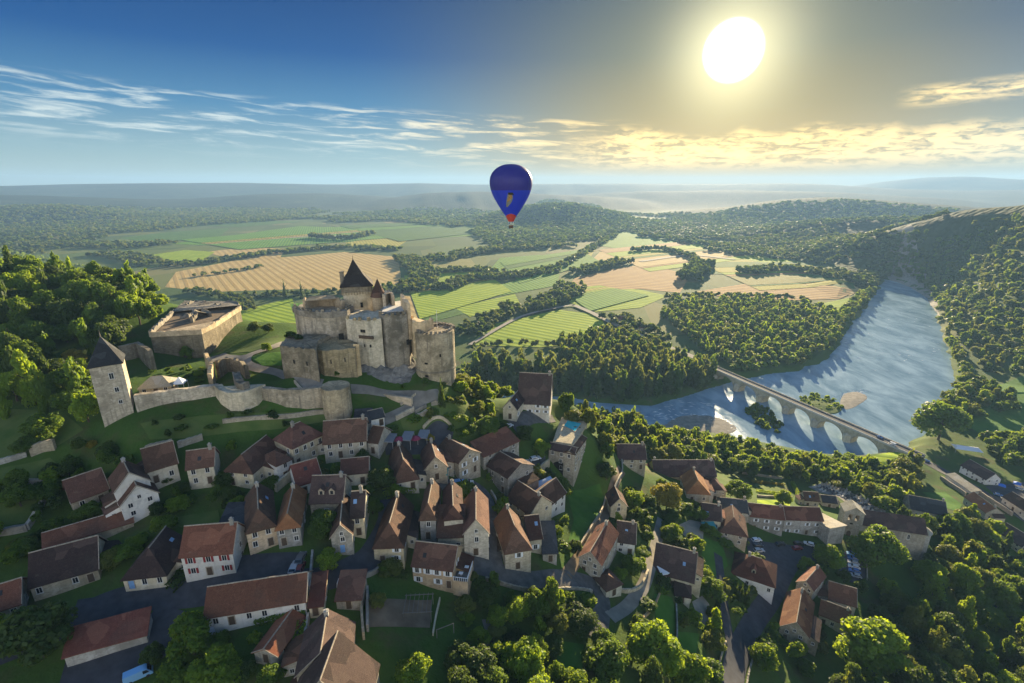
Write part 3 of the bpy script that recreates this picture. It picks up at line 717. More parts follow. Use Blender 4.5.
    rf = None
    if not flat:
        if kind in ('L', 'HL'):
            h0 = D / 2 * hk if (kind == 'HL' or hipf) else -o; h1 = D / 2 * hk if (kind == 'HL' or hipb) else L + o
            r0 = (h0, D / 2, zr); r1 = ((L - D / 2 * hk) if (kind == 'HL' or hipb) else L + o, D / 2, zr)
            c0, c1, c2, c3 = (-o, -o, e), (L + o, -o, e), (L + o, D + o, e), (-o, D + o, e)
            F = [(c0, c1, r1, r0), (c2, c3, r0, r1)]
            if kind == 'HL' or hipf: F.append((c3, c0, r0))
            if kind == 'HL' or hipb: F.append((c1, c2, r1))
            ridge = [(r0, r1)]
        elif kind == 'G':
            k0 = min(L / 2 * hk, D * .48)
            r0 = (L / 2, k0 if hipf else -o, zr); r1 = (L / 2, D - k0 if hipb else D + o, zr)
            c0, c1, c2, c3 = (-o, -o, e), (L + o, -o, e), (L + o, D + o, e), (-o, D + o, e)
            F = [(c0, r0, r1, c3), (c1, c2, r1, r0)]
            if hipf: F.append((c0, c1, r0))
            if hipb: F.append((c2, c3, r1))
            ridge = [(r0, r1)]
        elif kind == 'P':
            rise = math.tan(R(pitch)) * min(L, D) / 2; zr = hw + rise; r0 = (L / 2, D / 2, zr)
            c0, c1, c2, c3 = (-o, -o, e), (L + o, -o, e), (L + o, D + o, e), (-o, D + o, e)
            F = [(c0, c1, r0), (c1, c2, r0), (c2, c3, r0), (c3, c0, r0)]; ridge = []
        else:
            F = [((-o, -o, hw - o * math.tan(R(pitch)) * .6), (L + o, -o, hw - o * math.tan(R(pitch)) * .6), (L + o, D + o, zr), (-o, D + o, zr))]; ridge = []
        rf = roof_slab('roof', F, roof, root, seed=seed, cuts=4 if max(L, D) > 9 else 3)
        lines = list(ridge)
        if kind in ('HL', 'P') or hipf or hipb:
            pass
        for p, q in lines:
            mb = MB(); p, q = Vector(p), Vector(q); n = 5
            for k in range(n):
                s0, s1 = p.lerp(q, k / n), p.lerp(q, (k + .97) / n); dzj = random.uniform(.0, .05)
                mb.tube(s0 + Vector((0, 0, .20 + dzj)), s1 + Vector((0, 0, .20 + dzj)), .15, n=6)
            mb.out('ridge_tiles', ridge_mat, rf)
        # pale verge lines along open gables
        def verge(x0, x1):
            mb = MB()
            for (p, q) in x0: mb.tube(Vector(p) + Vector((0, 0, .20)), Vector(q) + Vector((0, 0, .20)), .10, n=4)
            mb.out('verge', 'mortar', rf)
        if kind == 'L' and not hipb: verge([((L + o, -o, e), (L + o, D / 2, zr)), ((L + o, D + o, e), (L + o, D / 2, zr))], None)
        if kind == 'G' and not hipf: verge([((-o, -o, e), (L / 2, -o, zr)), ((L + o, -o, e), (L / 2, -o, zr))], None)
        rr = random.Random(seed)
        for k in range(chim):
            if kind in ('L', 'HL'):
                x = [L - .8, .9, L * .5][k % 3] if kind == 'L' else L * (.35 + .3 * k); chimney(rf, x, D / 2 + (.3 if k % 2 else -.2), zr - .3, h=rr.uniform(1.1, 1.9))
            elif kind == 'G': chimney(rf, L / 2, (D * .88 if k == 0 and not hipb else D * .55) if k == 0 else D * .2, zr - .4, h=rr.uniform(1.1, 1.9))
            elif kind == 'M': chimney(rf, L * .8, D * .8, zr - .6, h=1.5)
            else: chimney(rf, L * .3, D * .62, zr - rise * .45, h=1.8)
        for k in range(dorm):
            x = L * (k + 1) / (dorm + 1); y = span * .16 if kind != 'G' else L * .12; zz = hw + math.tan(R(pitch)) * y - .1
            dm = MB().poly([(x - .7, y - .3, zz), (x + .7, y - .3, zz), (x + .7, y + 2.0, zz), (x - .7, y + 2.0, zz), (x - .7, y - .3, zz + 1.3), (x + .7, y - .3, zz + 1.3), (x + .7, y + 2, zz + 1.3), (x - .7, y + 2, zz + 1.3), (x, y - .3, zz + 2.1), (x, y + 2.6, zz + 2.1)],
                           [(0, 1, 5, 8, 4), (1, 2, 6, 5), (3, 0, 4, 7), (4, 8, 9, 7), (8, 5, 6, 9), (2, 3, 7, 9, 6)]).out('dormer', 'mortar', rf)
            roof_slab('dormer_roof', [((x - .9, y - .5, zz + 1.2), (x, y - .5, zz + 2.15), (x, y + 2.6, zz + 2.15), (x - .9, y + 2.2, zz + 1.2)), ((x, y - .5, zz + 2.15), (x + .9, y - .5, zz + 1.2), (x + .9, y + 2.2, zz + 1.2), (x, y + 2.6, zz + 2.15))], roof, rf, .12, 0, 0)
            MB().box(x - .35, x + .35, y - .34, y - .295, zz + .25, zz + 1.2).out('dormer_window', 'glass', rf)
    # openings
    if win:
        fl = floors or max(1, int(round(hw / 2.7))); nc = cols or max(1, int(round(L / 3.6))); fh = hw / fl
        for r_ in range(fl):
            for k in range(nc):
                x = L * (k + .5) / nc + rr_off(seed, r_, k); zz = fh * r_ + .9
                if r_ == 0 and frontdoor and k == (seed % nc): door(root, (x, -.0, .02), 0, mat=dr); continue
                if (seed * 7 + r_ * 3 + k * 5) % 9 == 0 and nc > 1: continue
                window(root, (x, 0, zz), 0, .9, min(1.35, fh - 1.15), shut)
        if kind == 'G' and not hipf and not flat and rise > 2.2: window(root, (L / 2, 0, hw + .35), 0, .7, .9, None)
        if sidewin:
            ns = max(1, int(D / 4.5))
            for r_ in range(fl):
                for k in range(ns):
                    y = D * (k + .5) / ns
                    if (seed + r_ + k) % 3: window(root, (L, y, fh * r_ + .9), R(90), .85, min(1.25, fh - 1.15), shut if seed % 2 else None)
                    if (seed + r_ + k) % 2: window(root, (0, y, fh * r_ + .9), R(-90), .85, min(1.25, fh - 1.15), None)
    rl = random.Random(seed * 13 + 5)
    if name == 'stone_house' and not flat and kind != 'M' and rl.random() < .62 and min(L, D) > 6:
        side = rl.choice((-1, 1)); d_ = rl.uniform(2.2, 3.4); y0, y1 = (D * .35, D * .95) if rl.random() < .6 else (D * .12, D * .7); hh = min(hw - .5, rl.uniform(2.3, 3.1)); xa, xb = (L + .005, L + d_) if side > 0 else (-d_, -.005)
        zi, zo = hh + .9, hh; z_l, z_r = (zi, zo) if side > 0 else (zo, zi)
        lt = MB().poly([(xa, y0, lo), (xb, y0, lo), (xb, y1, lo), (xa, y1, lo), (xa, y0, z_l - .1), (xb, y0, z_r - .1), (xb, y1, z_r - .1), (xa, y1, z_l - .1)], [(0, 1, 5, 4), (1, 2, 6, 5), (2, 3, 7, 6), (3, 0, 4, 7), (3, 2, 1, 0), (4, 5, 6, 7)]).out('lean_to', wall, root)
        e_ = .25; xo = (xb + e_) if side > 0 else (xa - e_); xi = xa if side > 0 else xb
        roof_slab('lean_to_roof', [((xi, y0 - e_, zi), (xo, y0 - e_, zo - .1), (xo, y1 + e_, zo - .1), (xi, y1 + e_, zi))], rl.choice((roof, 'roof_brown', 'roof_red', 'roof_dark')), lt, .18, 2, .04, seed)
        window(lt, ((xa + xb) / 2, y0, .9), 0, .7, .9, None)
    if rf is not None and name == 'stone_house' and kind in ('L', 'G', 'HL') and rl.random() < .5:
        for k in range(rl.choice((1, 1, 2))):
            if kind == 'G': yy = D * rl.uniform(.45, .8); xx = L * (.5 + rl.choice((-1, 1)) * rl.uniform(.2, .3)); zz = hw + rise * (1 - abs(xx - L / 2) / (L / 2)); tl = (0, math.atan(rise / (L / 2)) * (1 if xx > L / 2 else -1), 0)
            else: xx = L * rl.uniform(.25, .75); yy = D * rl.uniform(.18, .32); zz = hw + rise * yy / (D / 2); tl = (math.atan(rise / (D / 2)), 0, 0)
            sk_ = MB().box(-.42, .42, -.55, .55, .0, .1).out('skylight', 'roof_slate' if rl.random() < .5 else 'sh_blue', rf); sk_.location = (xx, yy, zz + .27); sk_.rotation_euler = tl
            MB().box(-.32, .32, -.45, .45, .102, .125).out('pane', 'glass', sk_) if False else None
    HOUSES.append(dict(short=short, root=root, L=L, D=D, hw=hw, rise=0 if flat else rise, z=z, a=a, rz=rz, c=wxy(L / 2, D / 2), foot=[wxy(-1, -1.2), wxy(L + 1, -1.2), wxy(L + 1, D + 1), wxy(-1, D + 1)]))
    return root
def rr_off(s, r_, k): return ((s * 37 + r_ * 11 + k * 17) % 7 - 3) * .06
# ------------------------------------------------------------------ the village, house by house
h = house
h('the lone brown roofed barn', 'brown roofed stone barn with a pale end wall, alone below the hillside meadow', (72, 502), (108, 489), 8, 3.0, chim=0, cols=2, name='stone_barn', cat='barn')
h('the white front gable', 'white house whose broad plain gable faces down the slope, front one of a joined pair', (120.4, 505), (158.6, 493.7), 7, 4.5, 'G', 46, wall='white', chim=0, cols=2, frontdoor=False, ridge=((135, 484), (131, 476.5)))
h('the white rear gable', 'taller white house joined behind the plain white gable, with a pale chimney', (114.6, 492.4), (150, 481), 8, 6.5, 'G', 48, wall='white', roof='roof_brown', chim=1, win=False, ridge=((129.3, 468), (125.5, 460.5)))
h('the brown roofed house behind the white gables', 'brown roofed cream house standing just behind the pair of white gables', (147, 472), (177, 463.5), 8.5, 3.8, chim=0, wall='cream', cols=2)
h('the small two storey white house', 'small white two storey house with one chimney, right of the pair of white gables', (186.6, 469.5), (213.3, 465.6), 6.5, 5.2, wall='cream', cols=2, roof='roof_brown')
h('the long rusty barn roof', 'long low barn with a rusty red roof behind the big dark roofed house', (44, 549), (133, 522), 6.5, 2.4, chim=0, win=False, name='long_barn', cat='barn', roof='roof_red', pitch=34)
h('the big dark roof', 'big dark roofed farmhouse with one white chimney, standing beside the dark round tree', (30, 588), (97.5, 569), 10, 2.8, roof='roof_dark', cols=4, chim=0, pitch=46)
h('the edge cottage', 'small orange roofed cottage cut by the left edge of the picture', (-14, 615), (20, 604), 8, 2.8, roof='roof_red', chim=0, cols=2, pitch=40)
h('the blue door house', 'low cream house with a blue door, a dormer and a steep dark hipped roof', (121, 581.5), (167.3, 573), 11, 2.7, 'G', 46, roof='roof_dark', wall='cream', hipf=True, dorm=0, dr='door_blue', chim=0, cols=3, ridge=((146.3, 548.4), (155.8, 536.3)))
h('the red shutter house', 'white two storey house with dark red shutters beside the blue courtyard', (180.7, 557.3), (232.2, 552.8), 8.5, 5.4, roof='roof_red', wall='white', shut='sh_red', cols=3, floors=2)
h('the ochre wall house', 'tall brown roofed house with an ochre wall at the back of the courtyard', (246.3, 531), (275.6, 528), 15, 5.0, 'G', 50, roof='roof_brown', wall='ochre', hipf=True, cols=2, chim=1, ridge=((259.7, 497.4), (259, 485)))
h('the orange roof house', 'narrow house with a bright orange tiled roof and a grey front wall on the courtyard', (276.5, 529), (299.5, 527), 14, 4.6, 'G', 48, roof='roof_orange', wall='grey', hipf=True, hk=.5, cols=2, ridge=((286.4, 512), (291.5, 490.4)))
h('the dark slate shed', 'low slate roofed shed against the left side of the ochre walled house', (216, 533), (246, 531), 8, 2.6, 'M', 16, roof='roof_slate', wall='grey', chim=0, cols=1)
h('the grey half hipped house', 'grey and cream corner house with a brown half hipped roof below the castle wall', (229, 467.5), (248.4, 477), 13, 4.2, 'G', 44, wall='cream', hipf=True, hk=.5, chim=0, cols=2, ridge=((241, 462), (256, 450)))
h('the small pyramid roof house', 'small white house with a pyramid roof below the large L shaped house', (276.4, 466), (291.7, 459), 8, 5.0, 'P', 46, wall='white', cols=1, chim=0)
h('the large L shaped house', 'large two storey cream house with hipped purple brown roofs under the castle wall', (292.3, 448.4), (322.9, 434.4), 9, 6.0, 'HL', 44, wall='cream', cols=4, floors=2, chim=1)
h('the vine clad long house', 'long cream house with red vine on part of its wall, below the castle road', (323.6, 444.4), (366, 440.6), 9.5, 4.8, wall='cream', cols=4, chim=1, pitch=46)
h('the low annex', 'low brown roofed annex at the right end of the vine clad long house', (367.5, 442), (378, 443.5), 8, 3.6, wall='grey', cols=1, chim=0, pitch=40)
h('the little cream house', 'little cream house with a plain brown roof, below the vine clad long house', (341.4, 475), (368, 472.4), 6.5, 3.4, wall='cream', cols=2, chim=0, pitch=42)
h('the rust roof house', 'white walled house with a rust coloured roof next to the small pyramid roof', (297.4, 486.4), (321.5, 478.8), 9, 3.0, wall='white', roof='roof_red', cols=2, chim=0, pitch=42)
h('the two dormer row', 'dark purple brown roofed row house with two dormers behind a leafy tree', (310, 503.5), (342, 502.5), 9, 4.0, roof='roof_dark', dorm=2, chim=1, cols=3)
h('the blue door gable', 'grey gabled house with a blue door and a sunlit roof patch at the lane', (331, 538), (352, 534.8), 13, 4.5, 'G', 54, roof='roof_brown', wall='grey', dr='door_blue', cols=1, chim=1, ridge=((342.5, 527), (344.4, 505.5)))
h('the block behind the blue door gable', 'taller cream house with a dark roof joined behind the grey gable with the blue door', (351, 518), (363.5, 517), 9, 5.2, 'L', 44, roof='roof_dark', wall='cream', cols=1, chim=1)
h('the long cream house', 'long cream house with a dormer, hipped end and sunlit roof beside the lane', (373.7, 547.5), (403, 547.5), 16, 4.4, 'G', 52, roof='roof_brown', wall='cream', hipf=True, cols=2, shut='sh_white', chim=1, dorm=0, ridge=((395, 522), (400, 504)))
h('the tall narrow house', 'tall narrow house with a steep hipped roof and one small dormer', (421, 519.7), (434.4, 519), 13, 6.0, 'G', 58, roof='roof_brown', wall='grey', hipf=True, hk=1.0, cols=1, chim=1, dorm=0, ridge=((430, 500), (433, 484)))
h('the low front block', 'low white fronted house with a brown lean to roof, left of the pointed stone gable', (437.6, 537.5), (463.7, 536.8), 7, 4.0, 'M', 32, roof='roof_brown', wall='cream', cols=2, chim=0)
h('the pink sided house', 'tall house with a pinkish side wall and hipped roof behind the low white front', (444, 519.7), (463, 519), 13, 7.0, 'G', 50, roof='roof_brown', wall='cream', hipf=True, hk=.6, win=False, chim=1, ridge=((453.5, 500.6), (452.8, 483.4)))
h('the pointed stone gable', 'stone house with a pointed gable and three stacked windows facing the street', (463.9, 534.3), (488.5, 533), 14, 6.6, 'G', 54, roof='roof_brown', wall='stone', cols=1, floors=2, chim=1, ridge=((475, 519), (475, 497)))
h('the flared roof house', 'stone house with a steep flared hipped roof at the bend of the street', (504.8, 552), (531.6, 550.2), 13, 5.6, 'G', 54, roof='roof_brown', wall='stone', hipf=True, cols=1, shut='sh_white', chim=1, hk=1.1, ridge=((515, 531), (508, 513)))
h('the annex with one white shuttered window', 'small cream annex with one white shuttered window beside the flared hipped roof', (529, 540.2), (541.7, 538.6), 10, 4.0, 'L', 38, roof='roof_brown', wall='cream', cols=1, shut='sh_white', chim=0, frontdoor=False)
h('the grey lean to', 'grey lean to shed with a shallow roof at the end of the street', (543, 553.5), (557, 553), 8, 2.8, 'M', 26, roof='roof_slate', wall='grey', chim=0, cols=1)
h('the white gable end house', 'brown roofed house whose pale gable end faces right, above the walled lawn', (507.4, 499), (529.8, 515), 9, 4.2, 'L', 44, roof='roof_brown', wall='cream', cols=3, chim=1)
h('the wing by the lawn', 'brown roofed wing with two lit windows beside the walled lawn', (546, 508.6), (565.5, 493), 8, 4.6, 'L', 42, roof='roof_brown', wall='white', cols=3, chim=0)
h('the glazed lean to', 'long glazed lean to shining blue white between the two brown roofs', (532.5, 496), (556, 485), 3.0, 3.0, 'M', 24, roof='sh_blue', wall='grey', chim=0, win=False, name='glazed_lean_to', cat='conservatory')
h('the tall grey corner house', 'tall grey stone house with a low brown roof, beside the parked white cars', (487.6, 466), (508, 478.4), 11, 6.2, 'L', 28, roof='roof_brown', wall='grey', cols=2, chim=0, floors=2)
h('the long rust barn', 'long open barn with a single rust brown roof slope below the manor', (483.6, 457), (519, 441), 6.5, 4.2, 'M', 22, roof='roof_red', wall='grey', chim=0, cols=3, name='open_barn', cat='barn')
h('the blue shutter house', 'stone house with two pale blue shuttered windows in its gable wall', (458.2, 463), (481, 453.5), 11, 5.6, 'G', 34, roof='roof_brown', wall='stone', cols=2, floors=2, shut='sh_white', chim=1, ridge=((470.8, 452), (455, 443.5)))
h('the teal awning house', 'gabled stone house with a teal awning over its lower wall', (425, 470.5), (447, 466.4), 10, 3.8, 'G', 50, roof='roof_brown', wall='stone', cols=1, chim=1, ridge=((434.6, 455.8), (432, 447)))
h('the big brown hip', 'house with a big low reaching brown hipped roof and a bright sunlit ridge', (394, 484.5), (418, 477), 14, 3.0, 'G', 54, roof='roof_brown', wall='cream', hipf=True, cols=2, chim=1, hk=.9, ridge=((411, 466), (405, 447)))
h('the manor', 'large manor with a steep dark roof and white shutters above the river', (517.6, 403.2), (549.6, 405.2), 15, 4.2, 'L', 52, roof='roof_dark', wall='cream', cols=4, shut='sh_white', name='manor_house', chim=1)
h('the manor wing', 'small gabled wing joined to the left end of the manor with the steep dark roof', (503, 408), (516.5, 410), 9, 4.0, 'G', 52, roof='roof_dark', wall='cream', cols=1, shut='sh_white', chim=0)
h('the pool house front', 'tall stone house with a dark arch in its front wall, below the swimming pool', (548.8, 449), (574.2, 454.4), 5.0, 8.0, 'L', 28, roof='roof_dark', wall='stone', cols=3, floors=3, chim=0)
h('the pool house wing', 'tall stone wing with a tiled roof along the right side of the swimming pool', (574.5, 454.6), (586.3, 438.5), 4.0, 8.0, 'L', 24, roof='roof_brown', wall='stone', cols=4, floors=3, chim=0)
h('the lit ridge house', 'dark roofed house with a sunlit ridge strip beside a paved yard', (618.5, 459.3), (646, 459.3), 9, 4.6, 'L', 44, roof='roof_dark', wall='stone', cols=3, chim=1)
h('the long dark roof', 'very long dark roofed house in front of the riverside trees', (655, 476.5), (716, 476.5), 11, 3.6, 'L', 42, roof='roof_dark', wall='stone', cols=5, chim=2)
h('the orange sunlit slope', 'house with a broad orange roof slope lit by the sun before the long dark roof', (687, 493), (710, 494.5), 12, 3.8, 'G', 44, roof='roof_orange', wall='grey', hipf=True, cols=2, chim=1, hk=.6)
h('the brown pyramid roof', 'small house with a brown pyramid roof right of the orange sunlit slope', (708.5, 489.5), (723, 490), 9, 5.2, 'P', 44, roof='roof_brown', wall='stone', cols=1, chim=0)
h('the pale edged pavilion', 'little gabled pavilion with pale roof edges at the top of the lane', (611, 507), (627, 506.5), 7, 5.0, 'G', 50, roof='roof_brown', wall='cream', cols=1, chim=0)
h('the dark block of the lane', 'dark roofed house with a white right hand gable wall beside the lane', (617, 541.5), (635, 544), 9, 4.2, 'L', 42, roof='roof_dark', wall='white', cols=2, chim=1)
h('the orange lit left slope', 'long gabled house with a sunlit orange left roof slope and two skylights by the lane', (578, 559), (601.8, 564), 15, 4.6, 'G', 46, roof='roof_red', wall='stone', cols=2, chim=1, ridge=((591, 550.7), (606, 525)))
h('the tiny square shed', 'tiny square shed with a brown pyramid roof in the garden beside the lane', (606.5, 591), (622, 584), 6, 2.8, 'P', 34, roof='roof_brown', wall='cream', cols=1, chim=0, name='garden_shed', cat='shed')
h('the wide dark roof house', 'house with one very wide dark roof beside the sunlit gravel lane', (653, 572), (693.5, 583), 13, 3.4, 'L', 42, roof='roof_dark', wall='cream', cols=3, chim=1)
h('the low dark extension', 'low dark roofed extension in front of the very wide dark roof', (675, 595), (690.5, 598), 5, 2.4, 'M', 26, roof='roof_dark', wall='cream', cols=1, chim=0)
h('the dark house by the pale yard', 'dark roofed house with an awning beside the pale paved yard', (702.4, 518.8), (721, 521.5), 9, 3.8, 'L', 42, roof='roof_dark', wall='cream', cols=2, chim=1)
h('the hipped roof with a sunlit triangle', 'cream house with a hipped roof and a small sunlit triangle, beside the car park', (719.6, 533.5), (747, 535), 12, 4.4, 'G', 42, roof='roof_brown', wall='cream', hipf=True, cols=2, frontdoor=False, chim=0, ridge=((733, 518.6), (731.7, 509)))
h('the grey roofed rear house', 'grey slate roofed house behind the hipped roof with the sunlit triangle', (722, 510.5), (748, 513), 9, 4.2, 'L', 34, roof='roof_slate', wall='grey', cols=2, chim=1)
h('the left half of the red roof row', 'left half of the long red roofed row with white shutters above the car park', (750.6, 516.4), (784.5, 520), 9, 6.2, 'L', 36, roof='roof_red', wall='grey', cols=3, floors=2, shut='sh_white', chim=1)
h('the right half of the red roof row', 'right half of the long red roofed row, with pale blue shutters, towards the church', (785, 519.6), (823, 521), 9, 7.0, 'L', 36, roof='roof_red', wall='grey', cols=4, floors=2, shut='sh_white', chim=0)
h('the pale slab roof', 'building with a low pale stone slab roof lit by the sun beside the belfry', (830, 528.5), (846, 525.5), 15, 8.2, 'M', -13, roof='roof_pale', wall='grey', cols=1, chim=0, win=False)
h('the small brown graveyard house', 'small brown roofed house at the edge of the cemetery above the pale slab roof', (805, 500.5), (819.5, 501.5), 6.5, 3.4, 'L', 42, roof='roof_brown', wall='cream', cols=2, chim=0)
h('the grey roofed graveyard house', 'small grey roofed house between the cemetery and the pale slab roof', (823, 502), (837, 503.5), 6.5, 3.0, 'L', 30, roof='roof_slate', wall='grey', cols=1, chim=0)
h('the black roof among trees', 'house with a wide black roof half hidden among the trees below the bridge road', (911, 509), (947, 516), 12, 4.0, 'L', 36, roof='roof_slate', wall='stone', cols=3, chim=1)
h('the white house by the bridge road', 'long white house with a dark roof standing beside the bridge road', (961, 465.5), (986, 480), 10, 4.6, 'L', 40, roof='roof_dark', wall='white', cols=5, chim=0)
h('the orange roof by the bridge road', 'orange roofed house standing below the bridge road among garden walls', (964.5, 497), (986, 513), 9, 4.0, 'L', 36, roof='roof_orange', wall='cream', cols=3, chim=1)
h('the white lean to by the bridge road', 'long white walled building with a pale roof along the near side of the bridge road', (946, 474.5), (971.5, 492), 5, 3.0, 'M', 12, roof='roof_pale', wall='white', chim=0, win=False)
h('the right edge house', 'brown roofed house with pale walls near the right edge below the bridge road', (996, 531), (1022, 547), 11, 4.2, 'L', 36, roof='roof_dark', wall='cream', cols=3, chim=1)
h('the upper right edge house', 'brown roofed house beside the blue tents near the right edge', (1003, 497), (1026, 512), 9, 4.0, 'L', 36, roof='roof_brown', wall='cream', cols=3, chim=0)
h('the hipped house below the car park', 'reddish hipped roof house with a white wall between the car park and the cypresses', (731, 573), (774.7, 587.5), 12, 3.4, 'HL', 40, roof='roof_red', wall='white', cols=4, chim=1, dorm=1)
h('the red roof corner house', 'red roofed gabled house with a sunlit left slope at the street fork', (796, 583), (814, 590), 11, 4.2, 'G', 42, roof='roof_red', wall='stone', cols=2, chim=1, ridge=((801, 573), (815, 557.6)))
h('the bright orange slope', 'house whose left roof slope glows bright orange beside the sunken street', (779, 631), (809.5, 634), 17, 4.4, 'G', 46, roof='roof_orange', wall='stone', cols=2, chim=1, ridge=((794, 620), (799.6, 589)))
h('the rear maroon roof', 'maroon roofed house beside the row of parked cars, behind a lower roof', (829, 599), (856, 607), 10, 3.8, 'L', 36, roof='roof_red', wall='stone', cols=2, chim=0)
h('the front maroon roof', 'low house with a plain maroon roof and cream wall right of the bright orange slope', (819.5, 614.5), (848.5, 626), 8, 3.4, 'L', 38, roof='roof_red', wall='cream', cols=3, chim=1)
h('the long barn', 'very long low barn with a brown roof and white doors, in front of the courtyard', (205, 617.5), (305, 601.3), 8.5, 2.9, 'L', 40, roof='roof_red', wall='white', cols=6, chim=0, name='long_barn', cat='barn')
h('the rust shed', 'small shed with a rust red gabled roof in the garden below the long barn', (254, 652), (277.5, 656), 9, 2.2, 'G', 30, roof='roof_orange', wall='grey', chim=0, cols=1, name='garden_shed', cat='shed')
h('the mossy front house', 'old house with a patched mossy roof and one sunlit slope at the bottom edge', (297, 673), (350, 669), 9.5, 3.6, 'G', 44, roof='roof_dark', wall='stone', cols=2, chim=1, win=False, ridge=((330, 645), (333.7, 618.6)))
h('the bottom edge wing', 'steep roofed wing of the mossy house cut by the bottom edge of the picture', (286, 716), (366, 714), 9, 5.0, 'G', 50, roof='roof_dark', wall='stone', cols=2, chim=0, win=False)
h('the garage with a white van before it', 'small brown roofed garage right of the sunlit end of the long barn', (309, 607.5), (322.5, 605.5), 7, 2.4, 'M', 18, roof='roof_red', wall='cream', chim=0, cols=1, name='garage', cat='garage')
h('the garage along the alley', 'small brown roofed garage beside the dark alley below the lane', (336, 600.5), (361, 599), 6, 2.4, 'M', 20, roof='roof_brown', wall='grey', chim=0, cols=1, name='garage', cat='garage')
h('the ochre terrace house', 'ochre stone house with white shutters and a white railed terrace at its right end', (412.3, 566), (452.6, 570.8), 8.5, 5.2, 'L', 40, roof='roof_brown', wall='ochre', cols=4, floors=2, shut='sh_white', chim=0)
h('the rust roof strip', 'low rust red roof strip of a shed between the two blue yards', (64, 657), (146, 634.5), 4.6, 2.2, 'M', 26, roof='roof_red', wall='grey', chim=0, win=False, name='long_shed', cat='shed')
h('the castle ticket hut', 'tiny white hut on the road just below the castle', (371, 419.5), (384, 416.5), 5, 2.8, 'L', 34, roof='roof_slate', wall='white', cols=2, chim=0, name='ticket_hut', cat='hut')
h('the slate lean to by the hut', 'small slate roofed lean to left of the tiny white hut', (354, 424), (370, 423), 5, 2.6, 'M', 26, roof='roof_slate', wall='grey', cols=1, chim=0, name='stone_hut', cat='hut')
h('the far farmhouse', 'small farmhouse with a dark roof beside the road beyond the river', (612, 318), (624, 320), 9, 5, 'L', 40, roof='roof_red', wall='cream', cols=2, chim=1, name='farmhouse')
h('the far barn', 'low brown barn beside the farmhouse beyond the river', (636, 327), (652, 330), 10, 3.5, 'L', 36, roof='roof_red', wall='cream', cols=2, chim=0, name='stone_barn', cat='barn')
# ------------------------------------------------------------------ castle
M['castle'] = stone_mat('castle_limestone', (.42, .35, .235), .32, .42, streak=.75, scale=.9)
M['castle_dark'] = stone_mat('weathered_limestone', (.27, .235, .175), .34, .45, streak=.7, scale=.9)
M['castle_pale'] = stone_mat('pale_plastered_limestone', (.54, .475, .35), .24, .5, streak=.65, scale=.8)
M['castle_warm'] = stone_mat('warm_limestone', (.50, .38, .22), .25, .62, streak=.4, scale=.9)
M['scree'] = stone_mat('dark_rock', (.17, .165, .15), .4, .55, streak=.3, scale=.5)
M['lauze'] = roof_mat('dark_lauze_roof', (.060, .052, .048), (.10, .09, .08), .35, .15)
M['lead'] = simple_mat('pale_terrace_floor', (.52, .50, .45), .8, .12, .5)
M['void'] = simple_mat('dark_opening', (.012, .011, .010), .9, .2, 2)
def walls(name, pts, ztop, zbot, mat, parent, rough=.18, ragged=.5, closed=True, th=1.6, seg=2.2, smooth=False):
    """masonry over a plan outline (world x,y): finely cut faces, uneven stone surface, ragged top. open outlines get a thickness"""
    P = [np.asarray(p)[:2] for p in pts]
    if not closed:
        Q = np.array(P); T = np.gradient(Q, axis=0); T /= np.linalg.norm(T, axis=1)[:, None]; N = np.stack([-T[:, 1], T[:, 0]], 1)
        P = list(Q - N * th / 2) + list((Q + N * th / 2)[::-1])
    ring = []
    for i in range(len(P)):
        a, c = P[i], P[(i + 1) % len(P)]; n = max(1, int(np.linalg.norm(c - a) / seg))
        for k in range(n): ring.append(a + (c - a) * k / n)
    ar = sum(ring[i - 1][0] * ring[i][1] - ring[i][0] * ring[i - 1][1] for i in range(len(ring)))
    if ar < 0: ring = ring[::-1]
    n = len(ring); c = np.mean(ring, 0); rows = max(2, int((ztop - zbot) / seg)); v, f = [], []
    for r_ in range(rows + 1):
        z = zbot + (ztop - zbot) * r_ / rows
        for i, p in enumerate(ring):
            nn = mnoise.noise(Vector((p[0] * .35, p[1] * .35, z * .35))); o = (p - c) / max(np.linalg.norm(p - c), .01)
            zz = z + (ragged * mnoise.noise(Vector((p[0] * .6, p[1] * .6, 5.2))) if r_ == rows else 0)
            v.append((p[0] + o[0] * nn * rough, p[1] + o[1] * nn * rough, zz))
    for r_ in range(rows):
        for i in range(n): f.append((r_ * n + i, r_ * n + (i + 1) % n, (r_ + 1) * n + (i + 1) % n, (r_ + 1) * n + i))
    top = [rows * n + i for i in range(n)]; v.append((c[0], c[1], ztop - (.02 if closed else 0)))
    if closed: f += [(top[i], top[(i + 1) % n], len(v) - 1) for i in range(n)]
    else:
        h_ = n // 2
        bm = bmesh.new(); vs = [bm.verts.new(v[k]) for k in top]; bm.faces.new(vs); bmesh.ops.triangulate(bm, faces=bm.faces[:]); bm.verts.index_update()
        f += [tuple(top[q.index] for q in fa.verts) for fa in bm.faces]; bm.free(); v.pop()
    o = mesh_obj(name, v, f, M[mat] if isinstance(mat, str) else mat, None, smooth)
    if parent is not None:
        o.parent = parent; o.matrix_parent_inverse = parent.matrix_basis.inverted()
    return o
def kid(o, parent):
    o.parent = parent; o.matrix_parent_inverse = parent.matrix_basis.inverted(); return o
def circ(c, r, n=36, a0=0.0, a1=2 * math.pi): return [(c[0] + r * math.cos(a0 + (a1 - a0) * k / n), c[1] + r * math.sin(a0 + (a1 - a0) * k / n)) for k in range(n if a1 - a0 > 6.28 else n + 1)]
